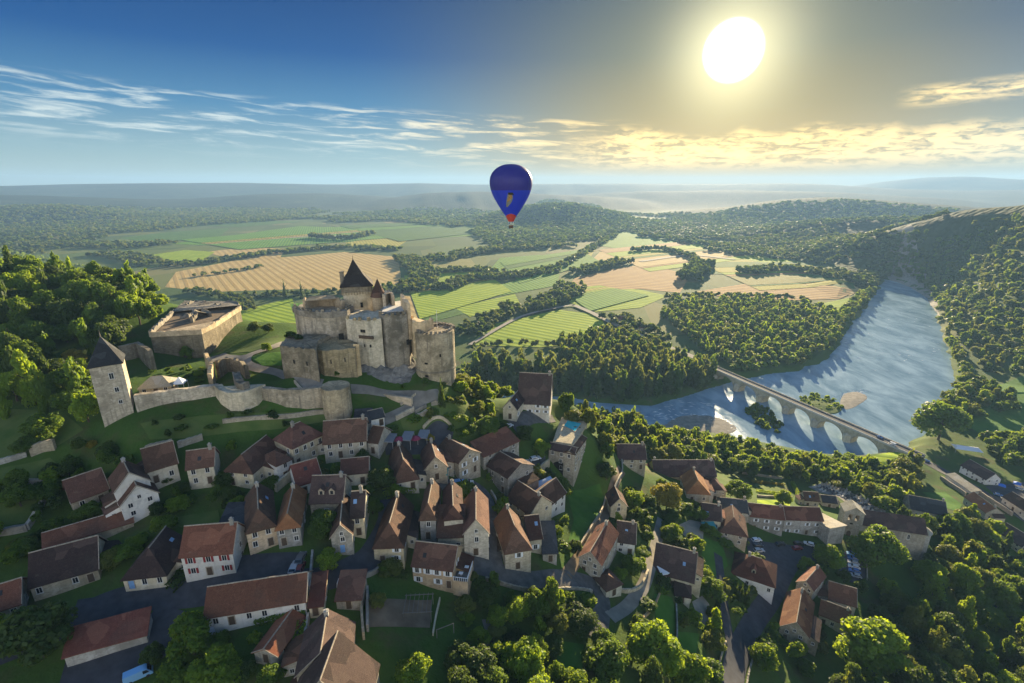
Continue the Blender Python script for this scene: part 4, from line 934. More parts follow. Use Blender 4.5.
def slot(px, py, d, w, hgt, parent, name='arrow_slit', mat='void', proud=.05):
    """a dark opening on a wall that faces the camera side, at picture point and depth"""
    p = at(px, py, d); o = MB().box(-w / 2, w / 2, -proud, .5, -hgt / 2, hgt / 2).out(name, mat); o.location = p
    o.rotation_euler = (0, 0, math.atan2(-p[0], p[1])); return kid(o, parent)
def build_castle():
    c0 = onz(370, 350, 130); root = empty('castle', (c0[0], c0[1], 124)); bpy.context.view_layer.update()
    tag(root, 'large medieval castle with a pointed keep and a round tower above the village', 'castle')
    zb = 114
    # round artillery tower
    zt = 141.6; c = onz(434, 329, zt); rt = 7.0
    tw = walls('round_tower', circ(c, rt, 40), zt, zb, 'castle', root, .10, .12, seg=1.6, smooth=False)
    sc = MB()
    for k in range(40):
        a0, a1 = 2 * math.pi * k / 40, 2 * math.pi * (k + 1) / 40
        sc.prism([(c[0] + (rt - .3) * math.cos(a0), c[1] + (rt - .3) * math.sin(a0)), (c[0] + (rt + .28) * math.cos(a0), c[1] + (rt + .28) * math.sin(a0)),
                  (c[0] + (rt + .28) * math.cos(a1), c[1] + (rt + .28) * math.sin(a1)), (c[0] + (rt - .3) * math.cos(a1), c[1] + (rt - .3) * math.sin(a1))], 127.6, 128.1)
    kid(sc.out('string_course', 'castle_dark'), tw)
    par = walls('parapet', circ(c, rt + .02, 36, .2, 2.9), zt + .6, zt - 1.0, 'castle_dark', tw, .1, .25, closed=False, th=.9, seg=1.4)
    pp = MB().tube((c[0] + 1.0, c[1] + 1.0, zt - .3), (c[0] + 1.0, c[1] + 1.0, zt + 7), .09, .05).out('flag_pole', 'frame'); kid(pp, tw)
    def on_round(ax, z, w, hgt):
        a = R(ax); p = (c[0] + (rt - .28) * math.cos(a), c[1] + (rt - .28) * math.sin(a), z)
        o = MB().box(-w / 2, w / 2, -.45, .3, -hgt / 2, hgt / 2).out('gun_loop', 'void'); o.location = p; o.rotation_euler = (0, 0, a + R(90)); kid(o, tw)
    on_round(252, 131.2, 1.1, .6); on_round(252, 126.6, 1.1, .6); on_round(293, 134, .5, 1.0)
    # keep
    zk = 152.2; A, B = onz(343, 292, zk), onz(371, 290.5, zk); e = (B - A)[:2]; L = np.linalg.norm(e); u_ = e / L; n_ = np.array([-u_[1], u_[0]]); D = 9.8
    P = [A[:2], B[:2], B[:2] + n_ * D, A[:2] + n_ * D]
    kp = walls('keep', P, zk, zb, 'castle_pale', root, .08, .15, seg=2.0)
    # projecting parapet on corbels
    off = lambda k: [P[0] - u_ * k - n_ * k, P[1] + u_ * k - n_ * k, P[2] + u_ * k + n_ * k, P[3] - u_ * k + n_ * k]
    kid(walls('machicolation', off(.65), zk + 1.9, zk - .3, 'castle_dark', None, .04, .05, seg=1.5), kp)
    cb = MB()
    for i in range(4):
        a, d = P[i], P[(i + 1) % 4]; nn = int(np.linalg.norm(d - a) / .95); t = (d - a) / np.linalg.norm(d - a); o_ = np.array([t[1], -t[0]])
        for k in range(nn + 1):
            q = a + (d - a) * k / nn; r0 = q - t * .2 - o_ * .1; r1 = q + t * .2 - o_ * .1; r2 = q + t * .2 + o_ * .55; r3 = q - t * .2 + o_ * .55
            cb.prism([r0, r3, r2, r1], zk - 1.2, zk - .32)
    kid(cb.out('corbels', 'castle'), kp)
    ap = (P[0] + P[2]) / 2 - u_ * .6; za = 163.2; ev = off(1.0); ze = zk + 1.7; mid = [(q + ap) / 2 * 0 + q * .50 + ap * .50 for q in ev]; zm = ze + (za - ze) * .40
    F = []; a2 = (ap[0], ap[1], za)
    for i in range(4):
        q0, q1 = ev[i], ev[(i + 1) % 4]; m0, m1 = mid[i], mid[(i + 1) % 4]
        F += [((*q0, ze), (*q1, ze), (*m1, zm), (*m0, zm)), ((*m0, zm), (*m1, zm), a2)]
    rf = roof_slab('keep_roof', F, 'lauze', None, .25, 3, .05, 91); kid(rf, kp)
    kid(MB().tube((ap[0], ap[1], za - .2), (ap[0], ap[1], za + 1.6), .12, .03).out('finial', 'lauze'), rf)
    q = ev[0] * .8 + ap * .2 + n_ * 1.5; kid(MB().box(-.6, .6, -.5, .5, -1, 4.2).box(-.75, .75, -.65, .65, 4.202, 4.5).out('chimney', 'castle_dark'), rf).location = (q[0], q[1], ze + 1.0)
    wq = P[0] + e * .62 - n_ * .03; o = MB().box(-.45, .45, -.1, .3, 0, 1.9).out('window', 'void'); o.location = (wq[0], wq[1], zk - 6.2); o.rotation_euler = (0, 0, math.atan2(e[1], e[0])); kid(o, kp)
    wq = P[0] + e * .3 - n_ * .03; o = MB().box(-.35, .35, -.1, .3, 0, 1.2).out('window', 'void'); o.location = (wq[0], wq[1], zk - 9.5); o.rotation_euler = (0, 0, math.atan2(e[1], e[0])); kid(o, kp)
    # high walls of the inner ward
    zl = 148.2; lw = [onz(x, y, zl) for x, y in ((293.5, 306), (300, 309.5), (314, 311.5), (330, 311.5), (346, 310), (352, 306), (346, 298), (318, 296), (300, 300))]
    lw_o = walls('ward_wall', lw, zl - 1.6, zb, 'castle', root, .16, .25, seg=1.8)
    walls('ward_parapet', lw[:6], zl, zl - 2.2, 'castle_dark', lw_o, .12, .35, closed=False, th=1.1, seg=1.3)
    p = onz(342, 341, 138.6); slot(341.5, 338, 172.2, 1.7, 3.0, lw_o, 'arched_door')
    ruin = [onz(x, y, 149) for x, y in ((304, 303), (318, 299.5), (334, 299.5), (343, 303))]
    walls('ruined_wall', ruin, 150.2, 140, 'castle_warm', root, .3, 1.6, closed=False, th=1.2, seg=1.0)
    zc = 146.2; cw = [onz(x, y, zc) for x, y in ((345.5, 318), (352, 319.5), (366, 320.5), (381, 319), (383, 311), (350, 310))]
    cw_o = walls('plastered_wall', cw, zc, zb, 'castle_pale', root, .08, .4, seg=1.6)
    # latrine gallery and windows on the plastered wall
    f0, f1 = cw[1], cw[2]; fd = (f1 - f0)[:2]; fl = np.linalg.norm(fd); fu = fd / fl; fn = np.array([fu[1], -fu[0]]); ang_ = math.atan2(fd[1], fd[0])
    def on_face(name, s, z, w, hgt, out, mat):
        q = f0[:2] + fd * s + fn * out; o = MB().box(-w / 2, w / 2, -.12, .4, -hgt / 2, hgt / 2).out(name, mat); o.location = (q[0], q[1], z); o.rotation_euler = (0, 0, ang_); return kid(o, cw_o)
    on_face('wooden_gallery', .95, 140.4, 5.4, 1.0, .55, 'wood_dark'); on_face('window', .62, 142.4, .8, 1.0, .03, 'void'); on_face('window', .8, 142.4, .8, 1.0, .03, 'void')
    on_face('window', .75, 137.2, .35, .9, .03, 'void'); on_face('window', 1.15, 137.2, .35, .9, .03, 'void')
    zr = 147.4; rb = [onz(x, y, zr) for x, y in ((378.5, 313.5), (384, 315.5), (396, 315.5), (407, 313.5), (410, 309), (404, 304), (384, 305))]
    rb_o = walls('great_hall', rb, zr, zb, 'castle_dark', root, .14, .5, seg=1.7)
    f0, f1 = rb[1], rb[3]; fd = (f1 - f0)[:2]; fn = np.array([fd[1], -fd[0]]) / np.linalg.norm(fd); ang_ = math.atan2(fd[1], fd[0])
    for s, z, w, hgt in ((.28, 143.5, .8, 1.2), (.30, 141.0, .9, 1.4), (.33, 136.4, .9, 1.5), (.95, 137.2, 1.0, 1.9), (.28, 139.4, .8, 1.0)):
        q = f0[:2] + fd * s + fn * .10; o = MB().box(-w / 2, w / 2, -.22, .4, -hgt / 2, hgt / 2).out('window', 'void'); o.location = (q[0], q[1], z); o.rotation_euler = (0, 0, ang_); kid(o, rb_o)
    walls('terrace', [onz(x, y, 147.5) for x, y in ((382, 312), (403, 311), (408, 305), (400, 301), (386, 303))], 147.62, 146, 'lead', rb_o, .02, .02, seg=3)
    # stair turret and broken gables behind
    ct = onz(378.5, 296, 150.6); st = walls('stair_turret', circ(ct, 2.6, 14), 150.6, 138, 'castle_warm', root, .08, .1, seg=1.4)
    sp = MB(); n = 14; ring = circ(ct, 3.0, n); i0 = len(sp.v); sp.v += [(q[0], q[1], 150.5) for q in ring] + [(ct[0], ct[1], 157.2)]; sp.f += [(k, (k + 1) % n, n) for k in range(n)] + [tuple(reversed(range(n)))]
    kid(sp.out('turret_roof', 'roof_brown'), st)
    walls('broken_gable', [onz(x, y, 150) for x, y in ((384, 300), (389, 296), (393, 299))], 152, 140, 'castle_warm', root, .2, 1.4, closed=False, th=1.1, seg=1.0)
    walls('broken_gable', [onz(x, y, 149) for x, y in ((402, 302), (405, 306), (409, 309))], 151.5, 138, 'castle_warm', root, .2, 1.8, closed=False, th=1.0, seg=1.0)
    walls('ruined_wall', [onz(x, y, 145) for x, y in ((409, 314), (414, 322), (424, 322), (432, 319))], 145, 132, 'castle_warm', root, .3, 1.6, closed=False, th=1.2, seg=1.1)
    # lower rampart before the ward
    zq = 140.2; rp = [onz(x, y, zq) for x, y in ((279.5, 345.5), (283, 347), (316, 350), (318, 341), (330, 335), (290, 333))]
    rp_o = walls('lower_rampart', rp, zq, 121, 'castle_dark', root, .16, .7, seg=1.5)
    z2 = 138.8; rp2 = [onz(x, y, z2) for x, y in ((316, 349.5), (322, 351), (338, 350), (355, 347.5), (357, 342), (336, 337), (318, 340))]
    rp2_o = walls('lower_rampart', rp2, z2, 121, 'castle', root, .16, .6, seg=1.5)
    for (px_, py_, d_) in ((294, 362, 160.2), (307, 364, 158.6), (331, 362, 159.0), (345, 360, 160.5)): slot(px_, py_, d_, .35, 1.2, rp_o if px_ < 316 else rp2_o)
    rp = rp[:3] + rp2[2:4] + rp2[4:]; zq = 139.4
    q = rp[4]; bq = onz(350, 384, 126.5)
    bt = MB().poly([(rp[4][0] - 1.2, rp[4][1] + 2, zq - .1), (rp[4][0] + .8, rp[4][1] + 2, zq - .1), (bq[0] - 1.2, bq[1], 118), (bq[0] + 1.4, bq[1], 118), (rp[4][0] - 1.2, rp[4][1] + 2, 118), (rp[4][0] + .8, rp[4][1] + 2, 118)],
                   [(0, 1, 3, 2), (0, 2, 4), (1, 5, 3), (4, 5, 1, 0), (2, 3, 5, 4)])
    kid(bt.out('buttress', 'castle_warm'), rp_o)
    def merlons(pts, z, parent, gap=1.9, w=.55, hh=.9, mat='castle_dark'):
        m = MB()
        for a_, c_ in zip(pts[:-1], pts[1:]):
            a_, c_ = np.asarray(a_)[:2], np.asarray(c_)[:2]; e_ = c_ - a_; l = np.linalg.norm(e_); t = e_ / max(l, .01); nn = np.array([-t[1], t[0]])
            for k in range(int(l / gap)):
                q_ = a_ + t * (k + .5) * gap; hj = hh * random.uniform(.55, 1.15)
                if random.random() < .15: continue
                m.prism([q_ - t * w + nn * -.1, q_ + t * w + nn * -.1, q_ + t * w + nn * .5, q_ - t * w + nn * .5], z - .3, z + hj)
        return kid(m.out('battlements', mat), parent)
    merlons(lw[:6], 148.1, lw_o); merlons(rb[:5], zr, rb_o); merlons(cw[:4], zc, cw_o, mat='castle'); merlons(circ(onz(434, 329, 141.6), 6.4, 26) + [circ(onz(434, 329, 141.6), 6.4, 26)[0]], 141.9, tw, 1.5, .42, .6); merlons(rp[:3], 140.1, rp_o, 2.4, .6, .5)
    # the rock the castle stands on
    ro = []
    for i in range(46):
        s = i / 45; ro.append(s)
    bm = bmesh.new(); bmesh.ops.create_grid(bm, x_segments=46, y_segments=16, size=1)
    a, d = onz(352, 372, 127), onz(416, 372, 127)
    for v in bm.verts:
        s, t = (v.co.x + 1) / 2, (v.co.y + 1) / 2
        x = a[0] + (d[0] - a[0]) * s; y = a[1] - 6 + 13 * t + (d[1] - a[1]) * s
        zg = float(hz(x, y)); n1 = mnoise.fractal(Vector((x * .28, y * .28, 1.3)), .8, 2.1, 4)
        edge = min(1, 4 * s) * min(1, 4 * (1 - s)) * min(1, 3 * t)
        v.co = (x, y, zg - .4 + edge * (1.2 + 7.5 * t * t + n1 * 1.8))
    me = bpy.data.meshes.new('rock_base'); bm.to_mesh(me); bm.free(); me.materials.append(M['scree']); o = bpy.data.objects.new('rock_base', me); COL.objects.link(o); kid(o, root)
    # ruins on the river side of the round tower
build_castle()
def build_gate_tower():
    zt = 140.8; A, B, Cc = onz(88.6, 368, zt), onz(121.5, 363, zt), onz(124.6, 355.5, zt); e = (B - A)[:2]; L = np.linalg.norm(e); u_ = e / L; n_ = np.array([-u_[1], u_[0]]); D = 8.6
    root = empty('square_tower', (A[0], A[1], 124), math.atan2(e[1], e[0])); tag(root, 'square stone tower with a pyramid roof at the wooded left end of the castle wall', 'tower'); bpy.context.view_layer.update()
    P = [A[:2], B[:2], B[:2] + n_ * D, A[:2] + n_ * D]
    w = walls('wall', P, zt, 110, 'castle', root, .10, .1, seg=1.2)
    o_ = .45; ev = [P[0] - u_ * o_ - n_ * o_, P[1] + u_ * o_ - n_ * o_, P[2] + u_ * o_ + n_ * o_, P[3] - u_ * o_ + n_ * o_]
    ap = (P[0] + P[2]) / 2; a2 = (ap[0], ap[1], zt + 7.4)
    rf = roof_slab('roof', [((*ev[i], zt - .15), (*ev[(i + 1) % 4], zt - .15), a2) for i in range(4)], 'roof_slate', None, .22, 4, .04, 77); kid(rf, root)
    kid(MB().tube((ap[0], ap[1], zt + 7.2), (ap[0], ap[1], zt + 9.4), .16, .05).out('finial', 'castle_dark'), rf)
    for s, z, w_, h_ in ((.60, zt - 4.2, .95, 1.7), (.66, zt - 8.3, .9, 1.3), (.68, zt - 12, .8, 1.0)):
        q = P[0] + e * s - n_ * .06; f = window(root, (0, 0, 0), 0, w_, h_, None); f.location = (L * s, -.09, z - 124)
build_gate_tower()
def terrace_walls():
    # barbican platform left of the castle
    zt = 135.3; P = [onz(x, y, zt) for x, y in ((149.5, 332), (201, 329.3), (214, 322.5), (240, 306), (236, 302), (186, 301.5), (172, 312))]
    root = empty('barbican', (P[0][0], P[0][1], 126)); tag(root, 'flat topped stone barbican platform with a lit earth floor above the square tower', 'fortification'); bpy.context.view_layer.update()
    walls('retaining_wall', P, zt - 1.5, 112, 'castle_dark', root, .16, .1, seg=2.0)
    cen = np.mean([p[:2] for p in P], 0); ins = [p[:2] + (cen - p[:2]) * .07 for p in P]
    f = walls('earth_floor', ins, zt - 1.3, zt - 2.4, 'earth', root, .02, .12, seg=3)
    walls('parapet', P[:4], zt, zt - 2.0, 'castle_warm', root, .12, .5, closed=False, th=.9, seg=1.3)
    walls('back_parapet', P[3:7] + [P[0]], zt + .3, zt - 2.0, 'castle_dark', root, .2, 1.0, closed=False, th=.9, seg=1.3)
    for pts, h_ in (([(187, 308), (196, 304), (205, 305)], 2.6), ([(192, 322), (198, 316), (207, 313), (211, 316)], 2.8), ([(200, 308), (214, 306), (222, 308)], 2.2), ([(180, 318), (188, 317), (194, 312)], 1.6)):
        walls('ruined_wall', [onz(x, y, zt - 1) for x, y in pts], zt + h_ - 2.2, zt - 2, 'castle_dark', root, .35, 2.0, closed=False, th=1.0, seg=.8)
    # link wall tower to barbican
    q = [onz(x, y, 133) for x, y in ((118, 346), (128, 344), (137, 342), (142, 345), (150, 350))]
    tag(walls('stone_wall', q, 133, 118, 'castle_dark', None, .15, .5, closed=False, th=1.4, seg=1.5), 'crumbling stone wall running from behind the square tower to the barbican platform', 'wall', 'castle walls')
    # outer curtain wall
    zt = 130.6; pts = [(134, 395), (158, 391.5), (180, 388.5), (218, 384)]
    tag(walls('curtain_wall', [onz(x, y, zt) for x, y in pts], zt, 114, 'castle', None, .14, .45, closed=False, th=1.6, seg=1.8), 'straight stretch of castle curtain wall right of the square tower', 'wall', 'castle walls')
    pts = [(218, 385), (222, 388.5), (230, 391), (242, 390.5), (254, 388), (262.5, 384)]
    tag(walls('curtain_wall', [onz(x, y, zt) for x, y in pts], zt, 114, 'castle_pale', None, .12, .6, closed=False, th=2.2, seg=1.5), 'bulging rounded stretch of castle curtain wall, middle of the wall', 'wall', 'castle walls')
    pts = [(263, 387.5), (285, 389), (305, 388.5), (321, 387)]
    tag(walls('curtain_wall', [onz(x, y, zt - .6) for x, y in pts], zt - .6, 114, 'castle', None, .14, .4, closed=False, th=1.6, seg=1.8), 'straight castle curtain wall between the bulging stretch and the round bastion', 'wall', 'castle walls')
    c = onz(335, 383, 131.4); o = walls('round_bastion', circ(c, 4.3, 24), 130.6, 112, 'castle', None, .12, .35, seg=1.5)
    tag(o, 'low round bastion of warm stone at the foot of the lower rampart', 'bastion', 'castle walls')
    q = [onz(x, y, 123.4) for x, y in ((350, 390), (370, 392), (395, 395.5), (412, 398))]
    tag(walls('stone_wall', q, 123.4, 114, 'castle_warm', None, .12, .35, closed=False, th=1.1, seg=1.6), 'low retaining wall below the castle rock, right of the round bastion', 'wall', 'castle walls')
    for (pts, z, zl_, th, mt, lb) in [
        ([(216, 362), (226, 358), (240, 360), (246, 366)], 131.5, 124, 1.4, 'castle_dark', 'ruined wall fragment beside the bend of the castle path'),
        ([(236, 372), (240, 382), (246, 383)], 132.5, 124, 2.2, 'castle_dark', 'broken buttress standing behind the bulging curtain wall'),
        ([(205, 352), (211, 362), (209, 373)], 132, 122, 1.2, 'castle_warm', 'sunlit broken wall below the corner of the barbican platform')]:
        tag(walls('stone_wall', [onz(x, y, z) for x, y in pts], z, zl_, mt, None, .25, 1.2, closed=False, th=th, seg=1.0), lb, 'wall', 'castle walls')
terrace_walls()
h('the pale barn in the castle yard', 'low pale roofed barn behind the curtain wall beside the square tower', (138.5, 389.5), (171, 386), 6.5, 2.4, 'HL', 36, roof='roof_pale', wall='castle_dark' if False else 'stone', cols=3, chim=0, name='stone_barn', cat='barn', z0=127.6)
def white_tent():
    p = onz(181, 388, 128.0); r = empty('white_tent', (p[0], p[1], 127.9), R(12)); tag(r, 'small white peaked tent in the castle yard beside the pale barn', 'tent')
    MB().poly([(-1.7, -1.7, 2.0), (1.7, -1.7, 2.0), (1.7, 1.7, 2.0), (-1.7, 1.7, 2.0), (0, 0, 3.9)], [(0, 1, 4), (1, 2, 4), (2, 3, 4), (3, 0, 4), (3, 2, 1, 0)]).out('canopy', 'sh_white', r)
    for x in (-1.6, 1.6):
        for y in (-1.6, 1.6): MB().tube((x, y, -.5), (x, y, 2.05), .06).out('leg', 'frame', r)
white_tent()

# ------------------------------------------------------------------ church
def build_church():
    zt = 0
    A, B = (845, 511.5), (865, 514.5); z = 49.0
    for _ in range(20):
        m = (onz(*A, z + 12) + onz(*B, z + 12)) / 2; z = .5 * z + .5 * float(hz(m[0], m[1] + 3))
    a, c = onz(*A, z + 12), onz(*B, z + 12); L = np.linalg.norm((c - a)[:2]); rz = math.atan2(c[1] - a[1], c[0] - a[0]); D = 5.5
    root = empty('church', (a[0], a[1], z), rz); tag(root, 'stone church with a gabled belfry, dark nave roof and apse behind the big tree', 'church')
    T = 12.0; g = 2.6; lo = -6
    # belfry front with two bell arches and a door, built as wall pieces round the openings
    w = MB(); mx = L / 2
    xs = [0, mx - 2.1, mx - .55, mx + .55, mx + 2.1, L]; zs0, zs1 = 8.2, 11.0
    w.box(0, L, 0, D, lo, zs0); 
    for x0, x1 in ((xs[0], xs[1]), (xs[2], xs[3]), (xs[4], xs[5])): w.box(x0, x1, 0, D, zs0 + .002, zs1)
    w.poly([(0, 0, zs1 + .002), (L, 0, zs1 + .002), (L, D, zs1 + .002), (0, D, zs1 + .002), (0, 0, T), (L, 0, T), (L, D, T), (0, D, T), (mx, 0, T + g), (mx, D, T + g)],
           [(0, 1, 5, 8, 4), (1, 2, 6, 5), (2, 3, 7, 9, 6), (3, 0, 4, 7), (3, 2, 1, 0), (4, 8, 9, 7), (5, 6, 9, 8)])
    tw = w.out('belfry', 'grey', root)
    rf = roof_slab('belfry_roof', [((-.3, -.35, T - .1), (mx, -.35, T + g + .12), (mx, D + .3, T + g + .12), (-.3, D + .3, T - .1)), ((mx, -.35, T + g + .12), (L + .3, -.35, T - .1), (L + .3, D + .3, T - .1), (mx, D + .3, T + g + .12))], 'roof_pale', tw, .2, 2, .04, 3)
    for x in (mx - 1.32, mx + 1.32):
        b_ = MB(); n = 10; prof = [(0, 1.0), (.18, .98), (.3, .7), (.38, .35), (.52, .05), (.55, 0)]
        for k in range(n):
            for j in range(len(prof) - 1):
                t0, t1 = 2 * math.pi * k / n, 2 * math.pi * (k + 1) / n; r0, z0 = prof[j]; r1, z1 = prof[j + 1]
                b_.poly([(r0 * math.cos(t0), r0 * math.sin(t0), z0), (r1 * math.cos(t0), r1 * math.sin(t0), z1), (r1 * math.cos(t1), r1 * math.sin(t1), z1), (r0 * math.cos(t1), r0 * math.sin(t1), z0)], [(0, 1, 2, 3)])
        o = b_.out('bell', 'wood_dark', tw); o.location = (x, .9, 9.1)
    MB().box(mx - 1.0, mx + .1, -.05, .3, 6.2, 6.9).out('window', 'void', tw)
    dm = [(-.8, 0), (.8, 0), (.8, 1.9), (.55, 2.5), (0, 2.85), (-.55, 2.5), (-.8, 1.9)]
    MB().poly([(x, -.06, zz) for x, zz in dm] + [(x, .2, zz) for x, zz in dm], [tuple(range(7))] + [(k, k + 7, (k + 1) % 7 + 7, (k + 1) % 7) for k in range(7)]).out('arched_door', 'wood_dark', tw).location = (mx - .6, 0, .1)
    # nave
    Ln, Dn, hn = 24, 9.5, 6.2
    x0 = L + .05; y0 = 1.0
    def q(pts): return [(x0 + x, y0 + y, zz) for x, y, zz in pts]
    rise = 4.4
    nv = MB().poly(q([(0, 0, lo - 4), (Ln, 0, lo - 4), (Ln, Dn, lo - 4), (0, Dn, lo - 4), (0, 0, hn), (Ln, 0, hn), (Ln, Dn, hn), (0, Dn, hn), (0, Dn / 2, hn + rise), (Ln, Dn / 2, hn + rise)]),
              [(0, 1, 5, 4), (1, 2, 6, 9, 5), (2, 3, 7, 6), (3, 0, 4, 8, 7), (3, 2, 1, 0), (4, 5, 9, 8), (8, 9, 6, 7)]).out('nave', 'stone', root)
    roof_slab('nave_roof', [tuple(q([(-.2, -.4, hn - .2), (Ln + .3, -.4, hn - .2), (Ln + .3, Dn / 2, hn + rise + .1), (-.2, Dn / 2, hn + rise + .1)])), tuple(q([(Ln + .3, Dn + .4, hn - .2), (-.2, Dn + .4, hn - .2), (-.2, Dn / 2, hn + rise + .1), (Ln + .3, Dn / 2, hn + rise + .1)]))], 'roof_dark', root, .22, 4, .06, 5)
    ap = [(x0 + Ln - .5 + 4.2 * math.cos(t), y0 + Dn / 2 + 4.2 * math.sin(t)) for t in [R(-90 + 180 * k / 12) for k in range(13)]]
    MB().prism(ap, lo - 6, 5.2).out('apse', 'grey', root)
    cx, cy = x0 + Ln - .5, y0 + Dn / 2; rr_ = [(cx + 4.6 * math.cos(R(-90 + 180 * k / 12)), cy + 4.6 * math.sin(R(-90 + 180 * k / 12)), 5.21) for k in range(13)]
    MB().poly(rr_ + [(cx, cy, 8.0)], [(k, k + 1, 13) for k in range(12)] + [tuple(reversed(range(13)))]).out('apse_roof', 'roof_pale', root)
    for k in range(3): window(root, (x0 + 4 + k * 7, y0, 2.6), 0, .9, 2.2, None)
    HOUSES.append(dict(short='the church', root=root, L=L + Ln, D=Dn, hw=6, rise=4, z=z, a=a, rz=rz, c=(0, 0), foot=[]))
build_church()

# ------------------------------------------------------------------ bridge
M['bridge'] = stone_mat('bridge_limestone', (.54, .48, .36), .2, .7, streak=.5, scale=.8)
def build_bridge():
    zd = 12.0; P0, P1 = onz(708, 364.5, zd), onz(906, 449.5, zd); e = (P1 - P0)[:2]; L = float(np.linalg.norm(e)); rz = math.atan2(e[1], e[0])
    root = empty('stone_bridge', (P0[0], P0[1], 0), rz); tag(root, 'long stone bridge with six round arches crossing the river', 'bridge')
    wd = 4.0; na = 6; s0 = 15.0; pitch = (L - 26) / na; pier = 6.4
    prof = []; n = 16
    for k in range(na):
        x0 = s0 + k * pitch + pier / 2; x1 = s0 + (k + 1) * pitch - pier / 2; r_ = (x1 - x0) / 2; hh = 7.9
        arc = [(x0 + r_ - r_ * math.cos(math.pi * j / n), 1.6 + (hh) * math.sin(math.pi * j / n)) for j in range(n + 1)]
        prof.append(arc)
    w = MB()
    zt = 11.2; lo = -4
    def face(y, flip):
        def qd(a, c, d, f):
            pts = [(p[0], y, p[1]) for p in (a, c, d, f)]; w.poly(pts, [(0, 1, 2, 3) if not flip else (3, 2, 1, 0)])
        xprev = -14.0
        for arc in prof:
            qd((xprev, lo), (arc[0][0], lo), (arc[0][0], zt), (xprev, zt))
            for j in range(n): qd(arc[j], arc[j + 1], (arc[j + 1][0], zt), (arc[j][0], zt))
            xprev = arc[-1][0]
        qd((xprev, lo), (L + 10, lo), (L + 10, zt), (xprev, zt))
    face(-wd, False); face(wd, True)
    for arc in prof:
        for j in range(n): w.poly([(arc[j][0], -wd, arc[j][1]), (arc[j][0], wd, arc[j][1]), (arc[j + 1][0], wd, arc[j + 1][1]), (arc[j + 1][0], -wd, arc[j + 1][1])], [(0, 1, 2, 3)])
        for x in (arc[0][0], arc[-1][0]): w.poly([(x, -wd, lo), (x, wd, lo), (x, wd, 1.6), (x, -wd, 1.6)], [(0, 1, 2, 3)])
    sw = w.out('arch_wall', 'bridge', root)
    # voussoir rings standing a little proud
    for arc in prof:
        for sy in (-1, 1):
            v = MB(); y0, y1 = (wd - .2) * sy, (wd + .09) * sy
            for j in range(n):
                a, c = arc[j], arc[j + 1]; m_ = (.0, .75); ca = lambda p: (p[0] + (p[0] - (arc[0][0] + arc[-1][0]) / 2) * .055, p[1] + .6)
                a2, c2 = ca(a), ca(c); v.poly([(a[0], y1, a[1]), (c[0], y1, c[1]), (c2[0], y1, c2[1]), (a2[0], y1, a2[1])], [(0, 1, 2, 3) if sy < 0 else (3, 2, 1, 0)])
                v.poly([(a[0], y0, a[1] - .01), (a[0], y1, a[1] - .01), (c[0], y1, c[1] - .01), (c[0], y0, c[1] - .01)], [(0, 1, 2, 3)])
                v.poly([(a2[0], y0, a2[1]), (a2[0], y1, a2[1]), (c2[0], y1, c2[1]), (c2[0], y0, c2[1])], [(0, 1, 2, 3)])
            if sy < 0: v.out('arch_ring', 'mortar', sw)
    for k in range(na + 1):
        x = s0 + k * pitch
        for sy in (-1, 1):
            cu = MB()
            P = [(x - pier / 2, wd * sy), (x + pier / 2, wd * sy), (x, (wd + 2.8) * sy)]; P = P if sy > 0 else P[::-1]
            cu.prism(P, lo, 5.6); i = len(cu.v); cu.poly([(P[0][0], P[0][1], 5.61), (P[1][0], P[1][1], 5.61), (P[2][0], P[2][1], 5.61), (x, wd * sy, 7.4)], [(0, 1, 3), (1, 2, 3), (2, 0, 3), (2, 1, 0)])
            cu.out('cutwater', 'bridge', root)
    MB().box(-14, L + 10, -wd - .3, wd + .3, zt + .004, zt + .5).out('cornice', 'lead', root)
    MB().box(-14, L + 10, -wd + .45, wd - .45, zt + .505, zt + .56).out('carriageway', 'asphalt', root)
    for sy in (-1, 1): MB().box(-14, L + 10, sy * wd - .22, sy * wd + .22, zt + .502, zt + 1.35).out('parapet', 'lead' if sy < 0 else 'bridge', root)
    return root, P0, P1, rz
BR, BP0, BP1, BRZ = build_bridge()

